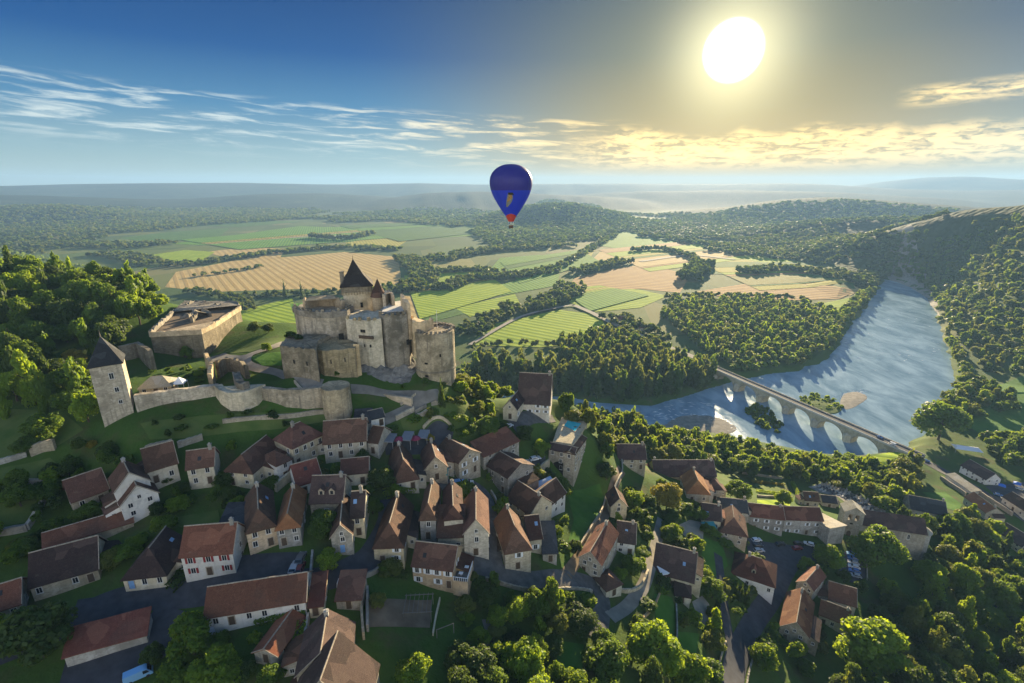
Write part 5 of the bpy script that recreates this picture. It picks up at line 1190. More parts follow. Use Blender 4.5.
# ------------------------------------------------------------------ hot air balloon
def build_balloon():
    c = at(511, 191, 225); root = empty('hot_air_balloon', (c[0], c[1], c[2] - 11), 0); tag(root, 'dark blue hot air balloon with a red skirt flying above the valley', 'balloon')
    m, q = new_mat('balloon_fabric'); g = q.n('ShaderNodeTexCoord').outputs['Object']; z = q.sep(g)[2]
    col = q.mix(q.m('GREATER_THAN', z, .4), C4(.005, .030, .46), C4(.022, .013, .20))
    p = q.n('ShaderNodeBsdfPrincipled'); q.l(col, p.inputs['Base Color']); p.inputs['Roughness'].default_value = .5
    tr = q.n('ShaderNodeBsdfTranslucent'); q.l(q.mix(1, col, C4(1.8, 1.8, 1.8), 'MULTIPLY'), tr.inputs[0]); mx = q.n('ShaderNodeMixShader'); mx.inputs[0].default_value = .4
    q.l(p.outputs[0], mx.inputs[1]); q.l(tr.outputs[0], mx.inputs[2]); o = q.n('ShaderNodeOutputMaterial'); q.l(mx.outputs[0], o.inputs[0]); M['balloon'] = m
    M['balloon_red'] = simple_mat('red_fabric', (.42, .03, .02), .6, .08, 1); M['wicker'] = simple_mat('wicker', (.07, .045, .03), .8, .3, 6)
    M['emblem'] = simple_mat('emblem_brown', (.30, .17, .05), .7, .4, 1.6); M['emblem_grey'] = simple_mat('emblem_grey', (.16, .17, .18), .7, .3, 1.6)
    # outline read off the photograph: height above the mouth against half width, in metres
    prof = [(-13.4, 1.2), (-11.3, 2.3), (-8.5, 4.2), (-5, 6.5), (-1.6, 8.3), (1.5, 9.3), (4, 9.55), (6.4, 9.1), (8.6, 7.7), (10.2, 5.6), (11.2, 3.0), (11.5, 0.0)]
    pz = np.linspace(-13.4, 11.5, 34); Z = np.array([p_[0] for p_ in prof]); RR_ = np.array([p_[1] for p_ in prof])
    t_ = np.linspace(0, 1, 40); idx = np.linspace(0, len(prof) - 1, 40); L_ = smooth_line(np.array(prof), 4)
    def rad(z_): return float(np.interp(z_, L_[:, 0], L_[:, 1]))
    ng, per = 24, 3; v, f = [], []; nn = ng * per
    for z_, r_ in L_:
        for k in range(nn):
            a = 2 * math.pi * k / nn; bul = 1 + .016 * (abs(math.sin(a * ng / 2)) - .6); v.append((r_ * bul * math.cos(a), r_ * bul * math.sin(a), z_))
    kz = 4
    for j in range(len(L_) - 1):
        for k in range(nn): f.append((j * nn + k, j * nn + (k + 1) % nn, (j + 1) * nn + (k + 1) % nn, (j + 1) * nn + k))
    env = mesh_obj('envelope', v, [q_ for q_ in f if v[q_[0]][2] >= -11.3 - .01], M['balloon'], root, True); env.location = (0, 0, 11)
    sk = mesh_obj('skirt', v, [q_ for q_ in f if v[q_[0]][2] < -11.3 - .01 or -11.3 <= v[q_[0]][2] < -9.2 and False], M['balloon_red'], root, True); sk.location = (0, 0, 11)
    # red scoop band and the emblem, cut from the same surface and set just proud of it
    def patch(name, z0, z1, fa, mat, parent, k=1.006, nz=14, na_=10):
        vv, ff = [], []
        for j in range(nz + 1):
            z_ = z0 + (z1 - z0) * j / nz; a0, a1 = fa(j / nz)
            for i in range(na_ + 1):
                a = R(-90) + (a0 + (a1 - a0) * i / na_); r_ = rad(z_) * k + .05; vv.append((r_ * math.cos(a), r_ * math.sin(a), z_))
        for j in range(nz):
            for i in range(na_): q_ = j * (na_ + 1) + i; ff.append((q_, q_ + 1, q_ + na_ + 2, q_ + na_ + 1))
        return mesh_obj(name, vv, ff, M[mat], parent, True)
    patch('scoop_band', -11.4, -9.7, lambda t: (-1.2 * (1 - t ** 1.6), 1.2 * (1 - t ** 1.6)), 'balloon_red', env)
    patch('emblem_wing', -6.8, -.6, lambda t: (-.40 + .26 * t, -.40 + .26 * t + .06 + .30 * math.sin(math.pi * min(1, t * .96 + .02)) ** .7), 'emblem_grey', env, 1.008)
    patch('emblem_body', -4.6, -.6, lambda t: (-.25 + .20 * t, -.25 + .20 * t + .05 + .15 * math.sin(math.pi * min(1, t * .96 + .02))), 'emblem', env, 1.014)
    patch('emblem_cap', -1.5, -.5, lambda t: (-.13 - .02 * t, .16 - .08 * t), 'void', env, 1.018, 4, 6)
    bk = MB().box(-1.0, 1.0, -.8, .8, -5.4, -4.1).box(-1.08, 1.08, -.88, .88, -4.098, -3.95).out('basket', 'wicker', root)
    for x in (-.95, .95):
        for y in (-.75, .75): MB().tube((x, y, -4.0), (x * 1.1, y * 1.3, -2.4), .03).out('suspension_cable', 'frame', root)
    MB().tube((0, 0, -3.3), (0, 0, -2.6), .3, .2).out('burner', 'frame', root)
build_balloon()
# ------------------------------------------------------------------ lanes, yards, lawns
PAVED = []
def gpoly(pts): return [ground(x, y)[:2] for x, y in pts]
for pts, w, mt, nm in [
    ([(291, 341), (274, 347), (258, 352), (247, 357), (246, 364), (258, 369), (284, 376), (306, 381), (322, 385.5)], 4.2, 'gravel', 'castle_path'),
    ([(216, 356), (230, 360), (246, 358)], 7, 'gravel', 'castle_path'),
    ([(351, 389), (375, 391.5), (400, 394.5), (424, 396), (440, 396)], 3.2, 'gravel', 'castle_path'),
    ([(372, 424), (390, 418), (406, 410), (418, 402), (428, 396.5), (440, 395)], 3.6, 'gravel', 'road'),
    ([(452, 440), (440, 432), (420, 446), (385, 448)], 5, 'asphalt', 'road'),
    ([(0, 652), (60, 628), (110, 605), (150, 596), (196, 592), (240, 585), (300, 582)], 7, 'asphalt', 'road'),
    ([(60, 683), (110, 664), (150, 644), (178, 610)], 10, 'asphalt', 'road'),
    ([(300, 582), (330, 578), (352, 568), (372, 556), (390, 520), (385, 500)], 6, 'asphalt', 'road'),
    ([(450, 580), (470, 566), (496, 571), (530, 580), (560, 578), (592, 584), (602, 600), (598, 640)], 4.5, 'paving', 'road'),
    ([(497, 568), (494, 545), (488, 500), (470, 484), (440, 488)], 3.5, 'paving', 'road'),
    ([(565, 577), (580, 556), (598, 528), (610, 500), (616, 480), (622, 470)], 3.0, 'earth', 'lane'),
    ([(662, 520), (657, 540), (652, 560), (644, 585), (628, 606), (610, 618)], 3.4, 'gravel', 'lane'),
    ([(730, 690), (738, 655), (754, 622), (772, 596), (786, 570), (796, 556)], 6, 'asphalt', 'road'),
    ([(718, 555), (722, 590), (728, 630), (735, 660)], 3, 'asphalt', 'road'),
    ([(906, 452), (930, 464), (958, 479), (990, 497), (1030, 520)], 8, 'asphalt', 'road'),
    ([(930, 466), (958, 481), (992, 501), (1028, 524)], 2.0, 'paving', 'pavement'),
    ([(482, 668), (490, 640), (486, 620)], 2.0, 'gravel', 'stream_bed')]:
    ribbon(nm, pts, w, M[mt], .2)
    _L = smooth_line(np.array([ground(x, y)[:2] for x, y in pts]), 8); PAVED.append((_L.min(0), _L.max(0), _L, w / 2))
for nm, pts, mt in [
    ('courtyard', [(226, 572), (240, 556), (302, 553), (305, 578), (262, 590), (232, 592)], 'asphalt'),
    ('yard', [(72, 620), (78, 600), (126, 594), (132, 612), (100, 628), (72, 640)], 'asphalt'),
    ('yard', [(90, 668), (140, 644), (150, 665), (120, 690), (70, 690)], 'asphalt'),
    ('paved_yard', [(674, 527), (690, 520), (704, 523), (703, 540), (690, 541)], 'track'),
    ('paved_yard', [(692, 602), (702, 596), (709, 604), (711, 622), (701, 628)], 'track'),
    ('car_park', [(746, 537), (822, 545), (822, 560), (800, 562), (786, 570), (748, 556)], 'asphalt'),
    ('car_park', [(842, 553), (862, 549), (866, 578), (852, 583), (838, 576)], 'asphalt'),
    ('car_park', [(985, 486), (1026, 482), (1030, 500), (1004, 504)], 'asphalt'),
    ('car_park', [(505, 477), (520, 462), (545, 456), (548, 470), (524, 485)], 'paving'),
    ('manor_terrace', [(506, 420), (518, 413), (552, 415), (556, 422), (530, 426), (516, 432)], 'paving'),
    ('lawn', [(566, 488), (600, 484), (604, 498), (592, 522), (577, 548), (566, 550), (574, 520)], 'lawn'),
    ('lawn', [(654, 594), (672, 598), (676, 612), (674, 640), (656, 626)], 'lawn'),
    ('lawn', [(704, 538), (722, 544), (728, 566), (712, 580), (700, 566)], 'lawn'),
    ('lawn', [(676, 632), (700, 634), (696, 655), (678, 650)], 'lawn'),
    ('garden_terrace', [(757, 500), (790, 500), (790, 507), (757, 508)], 'bright_grass'),
    ('garden_terrace', [(755, 484), (782, 486), (780, 492), (758, 493)], 'dry_grass'),
    ('meadow', [(872, 456), (900, 452), (912, 460), (900, 470), (880, 466)], 'bright_grass'),
    ('lawn', [(922, 492), (945, 492), (962, 505), (958, 512), (936, 505)], 'lawn'),
    ('grass_slope', [(140, 424), (200, 416), (330, 412), (338, 420), (240, 432), (150, 440)], 'dry_grass'),
    ('grass_slope', [(400, 420), (440, 402), (462, 408), (440, 425), (405, 435)], 'dry_grass'),
    ('hillside_meadow', [(-10, 408), (60, 410), (84, 430), (60, 445), (-10, 462)], 'dry_grass'),
    ('hillside_meadow', [(-10, 470), (50, 458), (70, 475), (50, 488), (-10, 492)], 'dry_grass'),
    ('hillside_meadow', [(-10, 505), (40, 500), (30, 522), (-10, 528)], 'dry_grass'),
    ('castle_lawn', [(250, 358), (262, 354), (282, 352), (282, 366), (262, 366)], 'lawn'),
    ('castle_lawn', [(225, 352), (250, 342), (290, 338), (285, 346), (250, 352)], 'dry_grass'),
    ('garden_plot', [(365, 600), (432, 600), (430, 628), (366, 628)], 'earth'),
    ('lawn', [(556, 640), (584, 645), (582, 672), (556, 668)], 'lawn'),
    ('lawn', [(165, 520), (218, 510), (222, 528), (190, 532)], 'dry_grass')]:
    _P = gpoly(pts); drape(nm, _P, M[mt], .12, 2.0)
    if mt in ('asphalt', 'paving', 'track') or nm in ('lawn', 'garden_terrace', 'castle_lawn', 'garden_plot'): _P = np.array(_P); PAVED.append((_P.min(0), _P.max(0), _P, None))
# gravel shoals and islets in the river
def shoal(name, pts, mat, z=.35):
    P = [onz(x, y, z)[:2] for x, y in pts]; c = np.mean(P, 0); L_ = smooth_line(np.array(list(P) + [P[0]]), 5)[:-1]; v, f = [], []; n = len(L_)
    for k, s in enumerate((1.0, .8, .5, .2)):
        for p in L_:
            q = c + (p - c) * s * (1 + .08 * mnoise.noise(Vector((p[0] * .2, p[1] * .2, k)))); v.append((q[0], q[1], (-.35, .12, .3, .45)[k] * z / .35 + .08 * mnoise.noise(Vector((q[0] * .3, q[1] * .3, 2)))))
    v.append((c[0], c[1], .5 * z / .35))
    for k in range(3):
        for i in range(n): f.append((k * n + i, k * n + (i + 1) % n, (k + 1) * n + (i + 1) % n, (k + 1) * n + i))
    f += [(3 * n + i, 3 * n + (i + 1) % n, len(v) - 1) for i in range(n)]
    return tag(mesh_obj(name, v, f, M[mat]), kind='structure')
shoal('gravel_shoal', [(842, 393), (856, 390), (870, 396), (862, 404), (846, 411), (838, 404)], 'gravel')
shoal('island', [(797, 400), (812, 394), (832, 399), (846, 408), (838, 414), (815, 412), (800, 407)], 'dry_grass', 1.0)
shoal('gravel_shoal', [(655, 425), (680, 414), (712, 414), (735, 422), (742, 432), (720, 437), (690, 434), (660, 432)], 'gravel', .25)
shoal('gravel_shoal', [(768, 455), (780, 449), (796, 450), (794, 458), (778, 461)], 'track', .3)
M['foam'] = simple_mat('river_foam', (.72, .74, .74), .6, .1, .8)
def rapids():
    """broken white water over the shoals: many small low crests"""
    V, F = [], []; r = np.random.default_rng(4)
    for (x0, y0, x1, y1, n, sp) in [(652, 416, 715, 420, 70, 5), (690, 426, 742, 424, 60, 5), (840, 397, 868, 391, 45, 3), (770, 456, 800, 450, 30, 3), (860, 340, 925, 318, 60, 16), (870, 360, 935, 350, 40, 16), (660, 408, 720, 404, 30, 4)]:
        for k in range(n):
            t = r.random(); p = onz(x0 + (x1 - x0) * t + r.normal() * sp * 1.2, y0 + (y1 - y0) * t + r.normal() * sp * .6, .02)
            if float(poly_sd(RIVER, np.array([p[0]]), np.array([p[1]]))[0]) > -3: continue
            l, w = r.uniform(.8, 3.2), r.uniform(.2, .6); a = r.normal() * .4 - .3; i = len(V); ca, sa = math.cos(a), math.sin(a)
            for q in ((-l, 0, 0), (0, -w, .02), (l, 0, 0), (0, w, .02), (0, 0, .16)): V.append((p[0] + q[0] * ca - q[1] * sa, p[1] + q[0] * sa + q[1] * ca, .03 + q[2]))
            F += [(i, i + 1, i + 4), (i + 1, i + 2, i + 4), (i + 2, i + 3, i + 4), (i + 3, i, i + 4)]
    tag(mesh_obj('white_water', V, F, M['foam']), kind='stuff')
rapids()

# ------------------------------------------------------------------ garden and terrace walls
def gwall(px, hgt, th, mat, label, name='garden_wall', cat='wall', group='garden and terrace walls', ragged=.12, wpts=None):
    P = np.array([ground(x, y)[:2] for x, y in px]) if wpts is None else np.array(wpts); L_ = smooth_line(P, 6) if len(P) > 2 else np.array([P[0] + (P[1] - P[0]) * t for t in np.linspace(0, 1, 8)])
    T = np.gradient(L_, axis=0); T /= np.maximum(np.linalg.norm(T, axis=1), 1e-6)[:, None]; N = np.stack([-T[:, 1], T[:, 0]], 1); v, f = [], []
    for i, p in enumerate(L_):
        z = float(hz(p[0], p[1])); r_ = random.uniform(-ragged, ragged)
        for s, zz in ((-1, -1.2), (-1, hgt + r_), (1, hgt + r_), (1, -1.2)): v.append((p[0] + N[i][0] * s * th / 2, p[1] + N[i][1] * s * th / 2, z + zz))
    for i in range(len(L_) - 1):
        for k in range(4): f.append((i * 4 + k, i * 4 + (k + 1) % 4, i * 4 + 4 + (k + 1) % 4, i * 4 + 4 + k))
    n = len(L_) - 1; f += [(3, 2, 1, 0), (n * 4, n * 4 + 1, n * 4 + 2, n * 4 + 3)]
    o = mesh_obj(name, v, f, M[mat]); o.data.validate(); bm = bmesh.new(); bm.from_mesh(o.data); bmesh.ops.recalc_face_normals(bm, faces=bm.faces[:]); bm.to_mesh(o.data); bm.free()
    return tag(o, label, cat, group)
for px, hg, th, mt, lb in [
    ([(31, 456), (44, 451), (56, 449)], 3.0, 1.0, 'stone', 'short pale stone wall on the hillside meadow, upper one'),
    ([(0, 464), (14, 460), (27, 456)], 1.4, .8, 'grey', 'low stone wall at the left edge of the upper hillside meadow'),
    ([(4, 494), (24, 489), (46, 487), (56, 486)], 2.6, 1.0, 'stone', 'long ruined stone wall across the lower hillside meadow'),
    ([(54, 490), (46, 500), (38, 514), (28, 530)], 1.6, .8, 'grey', 'pale stone wall running downhill beside the lone brown roofed barn'),
    ([(0, 535), (14, 533), (28, 530)], 1.8, .9, 'grey', 'stone wall at the left edge below the hillside meadow'),
    ([(223, 423), (260, 419), (300, 416), (324, 413)], 1.2, .7, 'stone', 'low pale wall along the grass slope under the curtain wall'),
    ([(146, 452), (160, 448), (173, 445)], 1.8, .8, 'stone', 'pale stone wall behind the brown roofed cream house'),
    ([(178, 447), (190, 443), (203, 439)], 1.6, .8, 'stone', 'pale stone wall above the small white two storey house'),
    ([(276, 492), (283, 486), (293, 478)], 2.6, .8, 'cream', 'cream yard wall below the small pyramid roof'),
    ([(311, 578), (312, 565), (313, 554)], 1.2, .5, 'grey', 'courtyard wall with steps in front of the grey walled house'),
    ([(362, 593), (362, 612), (364, 640)], 2.0, .5, 'stone', 'tall pale wall on the left of the dark alley'),
    ([(368, 593), (368, 615), (368, 632)], 2.0, .5, 'grey', 'grey wall on the right of the dark alley'),
    ([(433, 636), (436, 618), (440, 600)], 1.0, .25, 'cream', 'pale garden wall sloping down from the ochre terrace house'),
    ([(300, 690), (303, 660), (307, 630), (309, 618)], 1.6, .5, 'grey', 'grey wall along the left of the mossy front house'),
    ([(602, 575), (622, 592), (640, 588), (648, 572)], 1.2, .6, 'stone', 'curved garden wall round the tiny square shed'),
    ([(668, 556), (664, 580), (655, 605), (640, 622)], .8, .5, 'ochre', 'sunlit wall along the right of the gravel lane'),
    ([(621, 458), (622, 474), (612, 497)], 1.4, .5, 'stone', 'stone wall between the walled lawn and the paved yard'),
    ([(606, 498), (596, 522), (580, 548)], 1.4, .5, 'stone', 'stone wall along the lower side of the walled lawn'),
    ([(676, 606), (677, 630), (676, 650)], 1.2, .4, 'grey', 'thin grey wall between the two lawns below the very wide dark roof'),
    ([(860, 552), (866, 565), (867, 580)], 1.0, .4, 'mortar', 'pale low wall along the right of the row of parked cars'),
    ([(940, 479), (958, 491), (965, 496)], 2.4, .6, 'mortar', 'long pale retaining wall below the bridge road, lower one'),
    ([(974, 491), (992, 503), (1012, 516)], 2.4, .6, 'mortar', 'long pale retaining wall along the bridge road, right one'),
    ([(742, 474), (764, 477), (782, 479)], 1.4, .5, 'stone', 'stone wall at the top of the garden terraces'),
    ([(757, 497), (775, 498), (792, 498)], 1.2, .5, 'stone', 'stone wall between the garden terraces'),
    ([(1002, 430), (1010, 436), (1024, 441)], .8, .6, 'stone', 'low stone wall in the shaded meadow across the river'),
    ([(520, 487), (535, 477), (549, 466)], 3.0, .6, 'stone', 'high stone wall below the two parked white cars'),
    ([(396, 420), (404, 416), (414, 411)], 1.6, .7, 'stone', 'short stone wall on the grass bank below the castle road'),
    ([(414, 420), (424, 415), (431, 411)], 1.4, .7, 'stone', 'short stone wall on the grass bank, right of the other one')]:
    gwall(px, hg, th, mt, lb)

def lane_walls():
    r = random.Random(11)
    for lo, hi, P, hw_ in [q for q in PAVED if q[3] is not None and 1.7 < q[3] < 3.2 or q[3] == 1.5 and q[2][0][0] > 5e9]:
        T = np.gradient(P, axis=0); T /= np.maximum(np.linalg.norm(T, axis=1), 1e-6)[:, None]; N_ = np.stack([-T[:, 1], T[:, 0]], 1)
        for sd_ in (-1, 1):
            k = r.randrange(2, 6)
            while k < len(P) - 6:
                n = r.randrange(5, 12); Q = P[k:k + n] + N_[k:k + n] * sd_ * (hw_ + .7); k += n + r.randrange(3, 9)
                if len(Q) < 4 or np.linalg.norm(Q[-1] - Q[0]) < 3 or any(in_house_box(q) for q in Q): continue
                px, py, d = project((*Q[len(Q) // 2], float(hz(*Q[len(Q) // 2]))))
                if not (0 < px < 1024 and 395 < py < 690): continue
                gwall(None, r.uniform(.8, 1.5), .45, r.choice(('stone', 'grey', 'stone')), 'low dry stone wall along a village lane', 'dry_stone_wall', 'wall', 'dry stone walls of the lanes', .1, Q)
def in_house_box(q, m=.8):
    for x in HOUSES:
        if x['foot']:
            p = np.array(x['foot'])
            if float(poly_sd(p, np.array([q[0]]), np.array([q[1]]))[0]) < m: return True
    return False
lane_walls()

# ------------------------------------------------------------------ swimming pool
def build_pool():
    zd = None; c = HOUSES[[x['short'] for x in HOUSES].index('the pool house front')]; z = c['z'] + c['hw'] + 1.9
    P = [onz(x, y, z)[:2] for x, y in ((553, 441), (558, 426), (562, 417), (584, 421), (587, 424), (578, 438), (573, 444))]
    root = empty('swimming_pool', (P[0][0], P[0][1], z)); tag(root, 'turquoise swimming pool on a raised stone terrace behind the tall stone house', 'pool'); bpy.context.view_layer.update()
    PAVED.append((np.min(P, 0), np.max(P, 0), np.array(P), None)); walls('deck', P, z, c['z'] - 14, 'cream', root, .05, .02, seg=2)
    ar_ = MB(); Lh = c['L']; pts = [(-2.6, 0), (2.6, 0), (2.6, 3.2)] + [(2.6 * math.cos(t), 3.2 + 2.2 * math.sin(t)) for t in np.linspace(.3, math.pi - .3, 8)] + [(-2.6, 3.2)]
    n = len(pts); ar_.poly([(x, -.05, zz) for x, zz in pts] + [(x, .3, zz) for x, zz in pts], [tuple(range(n))] + [(k, k + n, (k + 1) % n + n, (k + 1) % n) for k in range(n)]); o = ar_.out('arch', 'void', c['root']); o.location = (Lh * .45, 0, -1.5)
    W_ = [onz(x, y, z)[:2] for x, y in ((564, 426), (568, 420.5), (581, 424), (575, 431.5))]
    ar = sum(W_[i - 1][0] * W_[i][1] - W_[i][0] * W_[i - 1][1] for i in range(4)); W_ = W_ if ar > 0 else W_[::-1]
    m, q = new_mat('pool_water'); p = q.n('ShaderNodeBsdfPrincipled'); p.inputs['Base Color'].default_value = (.03, .40, .50, 1); p.inputs['Roughness'].default_value = .06
    o = q.n('ShaderNodeOutputMaterial'); q.l(p.outputs[0], o.inputs[0]); M['pool'] = m
    cc = np.mean(W_, 0); big = [cc + (w - cc) * 1.13 for w in W_]
    kid(MB().prism(big, z - .2, z + .16).out('coping', 'mortar'), root); kid(MB().prism(W_, z - .1, z + .18).out('water', 'pool'), root)
build_pool()

# ------------------------------------------------------------------ cars
def paint(name, c):
    m, q = new_mat(name); p = q.n('ShaderNodeBsdfPrincipled'); p.inputs['Base Color'].default_value = (*c, 1); p.inputs['Roughness'].default_value = .28; p.inputs['Coat Weight'].default_value = .6
    p.inputs['Metallic'].default_value = .15; o = q.n('ShaderNodeOutputMaterial'); q.l(p.outputs[0], o.inputs[0]); return m
PAINT = dict(white=paint('white_car_paint', (.70, .71, .72)), blue=paint('blue_car_paint', (.05, .16, .42)), black=paint('black_car_paint', (.018, .018, .02)), red=paint('dark_red_car_paint', (.20, .02, .025)),
             silver=paint('silver_car_paint', (.42, .43, .45)), grey=paint('grey_car_paint', (.12, .125, .135)), sky=paint('light_blue_car_paint', (.22, .45, .72)), yellow=paint('yellow_paint', (.55, .45, .12)))
M['tyre'] = simple_mat('tyre_rubber', (.02, .02, .02), .8, .2, 4); M['lamp'] = simple_mat('car_lamp', (.6, .58, .5), .2, .05, 4)
_car = {}
def loft(profile_l, y_of, name, mat, parent):
    v, f = [], []
    for (x, z, hw_) in profile_l: v += [(x, -hw_, z), (x, hw_, z)]
    return v
def car(px, py, yaw, colr, label, van=False, group='parked cars', p=None, L_=4.2):
    key = (colr, van)
    g = ground(px, py) if p is None else p
    r = empty('parked_van' if van else 'parked_car', (g[0], g[1], g[2] + .2), R(yaw)); tag(r, label, 'van' if van else 'car', group)
    if key in _car:
        for o in _car[key]:
            c = o.copy(); COL.objects.link(c); c.parent = r
        return r
    hw_ = .86; top = 1.95 if van else 1.45; parts = []
    # side outline swept across the width with a narrower roof
    side = [(-2.1, .32), (2.1, .32), (2.12, .62), (1.95, .82), (.95, .95), (.35, top - .05), (-.3, top), (-1.35, top - .06), (-2.0, .98), (-2.12, .7)] if not van else [(-2.4, .32), (2.2, .32), (2.24, .75), (2.0, 1.0), (1.35, top - .1), (.9, top), (-2.3, top), (-2.42, .9), (-2.42, .6), (-2.42, .4)]
    bm = bmesh.new(); L1, R1 = [], []
    for x, z in side:
        k = hw_ * (1 if z < 1.0 else .84 if not van else .95); L1.append(bm.verts.new((x, -k, z))); R1.append(bm.verts.new((x, k, z)))
    n = len(side)
    for i in range(n): bm.faces.new((L1[i], L1[(i + 1) % n], R1[(i + 1) % n], R1[i]))
    bm.faces.new(L1); bm.faces.new(R1[::-1]); bmesh.ops.recalc_face_normals(bm, faces=bm.faces[:])
    bmesh.ops.bevel(bm, geom=bm.edges[:], offset=.05, segments=2, affect='EDGES')
    me = bpy.data.meshes.new('body'); bm.to_mesh(me); bm.free(); me.materials.append(PAINT[colr]); body = bpy.data.objects.new('body', me); COL.objects.link(body); body.parent = r; parts.append(body)
    ws = MB(); wr = MB(); sds = []
    if not van:
        ws.poly([(.93, -.72, 1.0), (.93, .72, 1.0), (.42, .66, top - .09), (.42, -.66, top - .09)], [(0, 1, 2, 3)]); ws.v = [(x + .04, y, z + .02) for x, y, z in ws.v]
        wr.poly([(-1.92, .70, 1.04), (-1.92, -.70, 1.04), (-1.42, -.64, top - .12), (-1.42, .64, top - .12)], [(0, 1, 2, 3)]); wr.v = [(x - .04, y, z + .02) for x, y, z in wr.v]
        for s in (-1, 1): sds.append(MB()); sds[-1].poly([(.75, s * .87, 1.02), (-1.7, s * .87, 1.02), (-1.25, s * .76, top - .15), (.3, s * .76, top - .15)], [(0, 1, 2, 3)])
    else:
        ws.poly([(1.98, -.74, 1.06), (1.98, .74, 1.06), (1.42, .7, top - .15), (1.42, -.7, top - .15)], [(0, 1, 2, 3)]); ws.v = [(x + .05, y, z + .02) for x, y, z in ws.v]
        wr.poly([(-2.44, .6, 1.15), (-2.44, -.6, 1.15), (-2.44, -.6, 1.7), (-2.44, .6, 1.7)], [(0, 1, 2, 3)])
        for s in (-1, 1): sds.append(MB()); sds[-1].poly([(1.7, s * .875, 1.08), (.7, s * .875, 1.08), (.7, s * .84, top - .2), (1.3, s * .84, top - .2)], [(0, 1, 2, 3)])
    parts += [ws.out('windscreen', 'glass', r), wr.out('rear_window', 'glass', r), *[q_.out('side_window', 'glass', r) for q_ in sds]]
    for x in (1.35, -1.35):
        for s in (-1, 1): parts.append(MB().tube((x, s * .66, .31), (x, s * .89, .31), .32, n=14).out('wheel', 'tyre', r))
    for s in (-1, 1): parts.append(MB().box(2.06, 2.14, s * .62 - .16, s * .62 + .16, .58, .72).out('headlight', 'lamp', r))
    _car[key] = parts; return r
for a in [
    (756, 541.5, 10, 'white', 'white car parked at the left end of the upper car park'), (757, 547, 8, 'black', 'black car parked directly behind the white car in the upper car park'),
    (758.5, 552, 5, 'silver', 'silver car in the upper car park next to the reddish hipped roof'), (780, 545.5, 12, 'black', 'black car alone in the middle of the upper car park'),
    (797, 549.5, 8, 'red', 'dark red car in the upper car park before the red roof row'), (798.5, 545, 6, 'black', 'black car behind the dark red car in the upper car park'), (809, 545.5, 150, 'white', 'white car at the right end of the upper car park'),
    (852, 555.5, 158, 'sky', 'light blue car, first from the church in the slanted row'), (853, 559.8, 158, 'blue', 'dark blue car, second from the church in the slanted row'),
    (853, 564, 158, 'silver', 'silver car between the dark blue and the white car of the slanted row'), (853.5, 568, 158, 'white', 'white car in the middle of the slanted row'),
    (854, 572.2, 158, 'blue', 'dark blue car, fifth from the church in the slanted row'), (855, 577, 158, 'silver', 'silver car at the far end of the slanted row from the church'),
    (523.5, 464, 20, 'silver', 'silver car on the stone terrace behind the grey corner house'), (535, 460.5, 25, 'white', 'white car on the stone terrace, nearest to the round bush'),
    (459, 484.5, 20, 'sky', 'light blue car in the street below the blue shuttered gable'), (467, 485, 10, 'white', 'white car in the street below the blue shuttered gable'),
    (641, 468.5, 70, 'sky', 'light blue car in the yard of the sunlit ridge house'), (229, 534, 15, 'sky', 'light blue car beside the dark slate shed'),
    (551, 427.5, 30, 'white', 'white car on the paved yard below the manor') if False else (508, 428, 40, 'white', 'white car on the paved yard below the manor'),
    (301, 561, 95, 'grey', 'grey car at the end of the courtyard wall'), (300, 571, 95, 'red', 'dark red car at the courtyard wall'), (295, 570, 95, 'silver', 'silver car in the courtyard, left of the dark red car'),
    (998, 496, -35, 'blue', 'blue car on the gravel beside the bridge road, left of the blue tent'), (1005, 499.5, -35, 'white', 'white car on the gravel beside the bridge road'), (1020, 490, -30, 'silver', 'silver car at the right edge beside the blue tents'),
    (926, 461.5, -31, 'blue', 'blue car driving on the road just off the bridge')]:
    car(*a)
for a in [(316, 590, 8, 'white', 'white van before the garage at the end of the long barn', True), (349, 588, 4, 'white', 'white van before the garage along the dark alley', True), (140, 678, 35, 'sky', 'bright blue van in the yard at the bottom left', True),
          (1014, 498, -35, 'yellow', 'yellow van beside the blue tents', True), (212, 634, 60, 'white', 'long white van in the garden beside the bright round tree', True)]:
    car(*a)
def on_bridge(s, side, yaw, colr, label, van=False):
    e = (BP1 - BP0)[:2]; u_ = e / np.linalg.norm(e); n_ = np.array([-u_[1], u_[0]]); p = BP0[:2] + e * s + n_ * side; car(0, 0, math.degrees(BRZ) + yaw, colr, label, van, 'vehicles crossing the bridge', (p[0], p[1], 11.57))
on_bridge(.90, 1.4, 0, 'blue', 'blue car near the right end of the bridge'); on_bridge(.955, -1.4, 180, 'white', 'white van near the right end of the bridge', True)

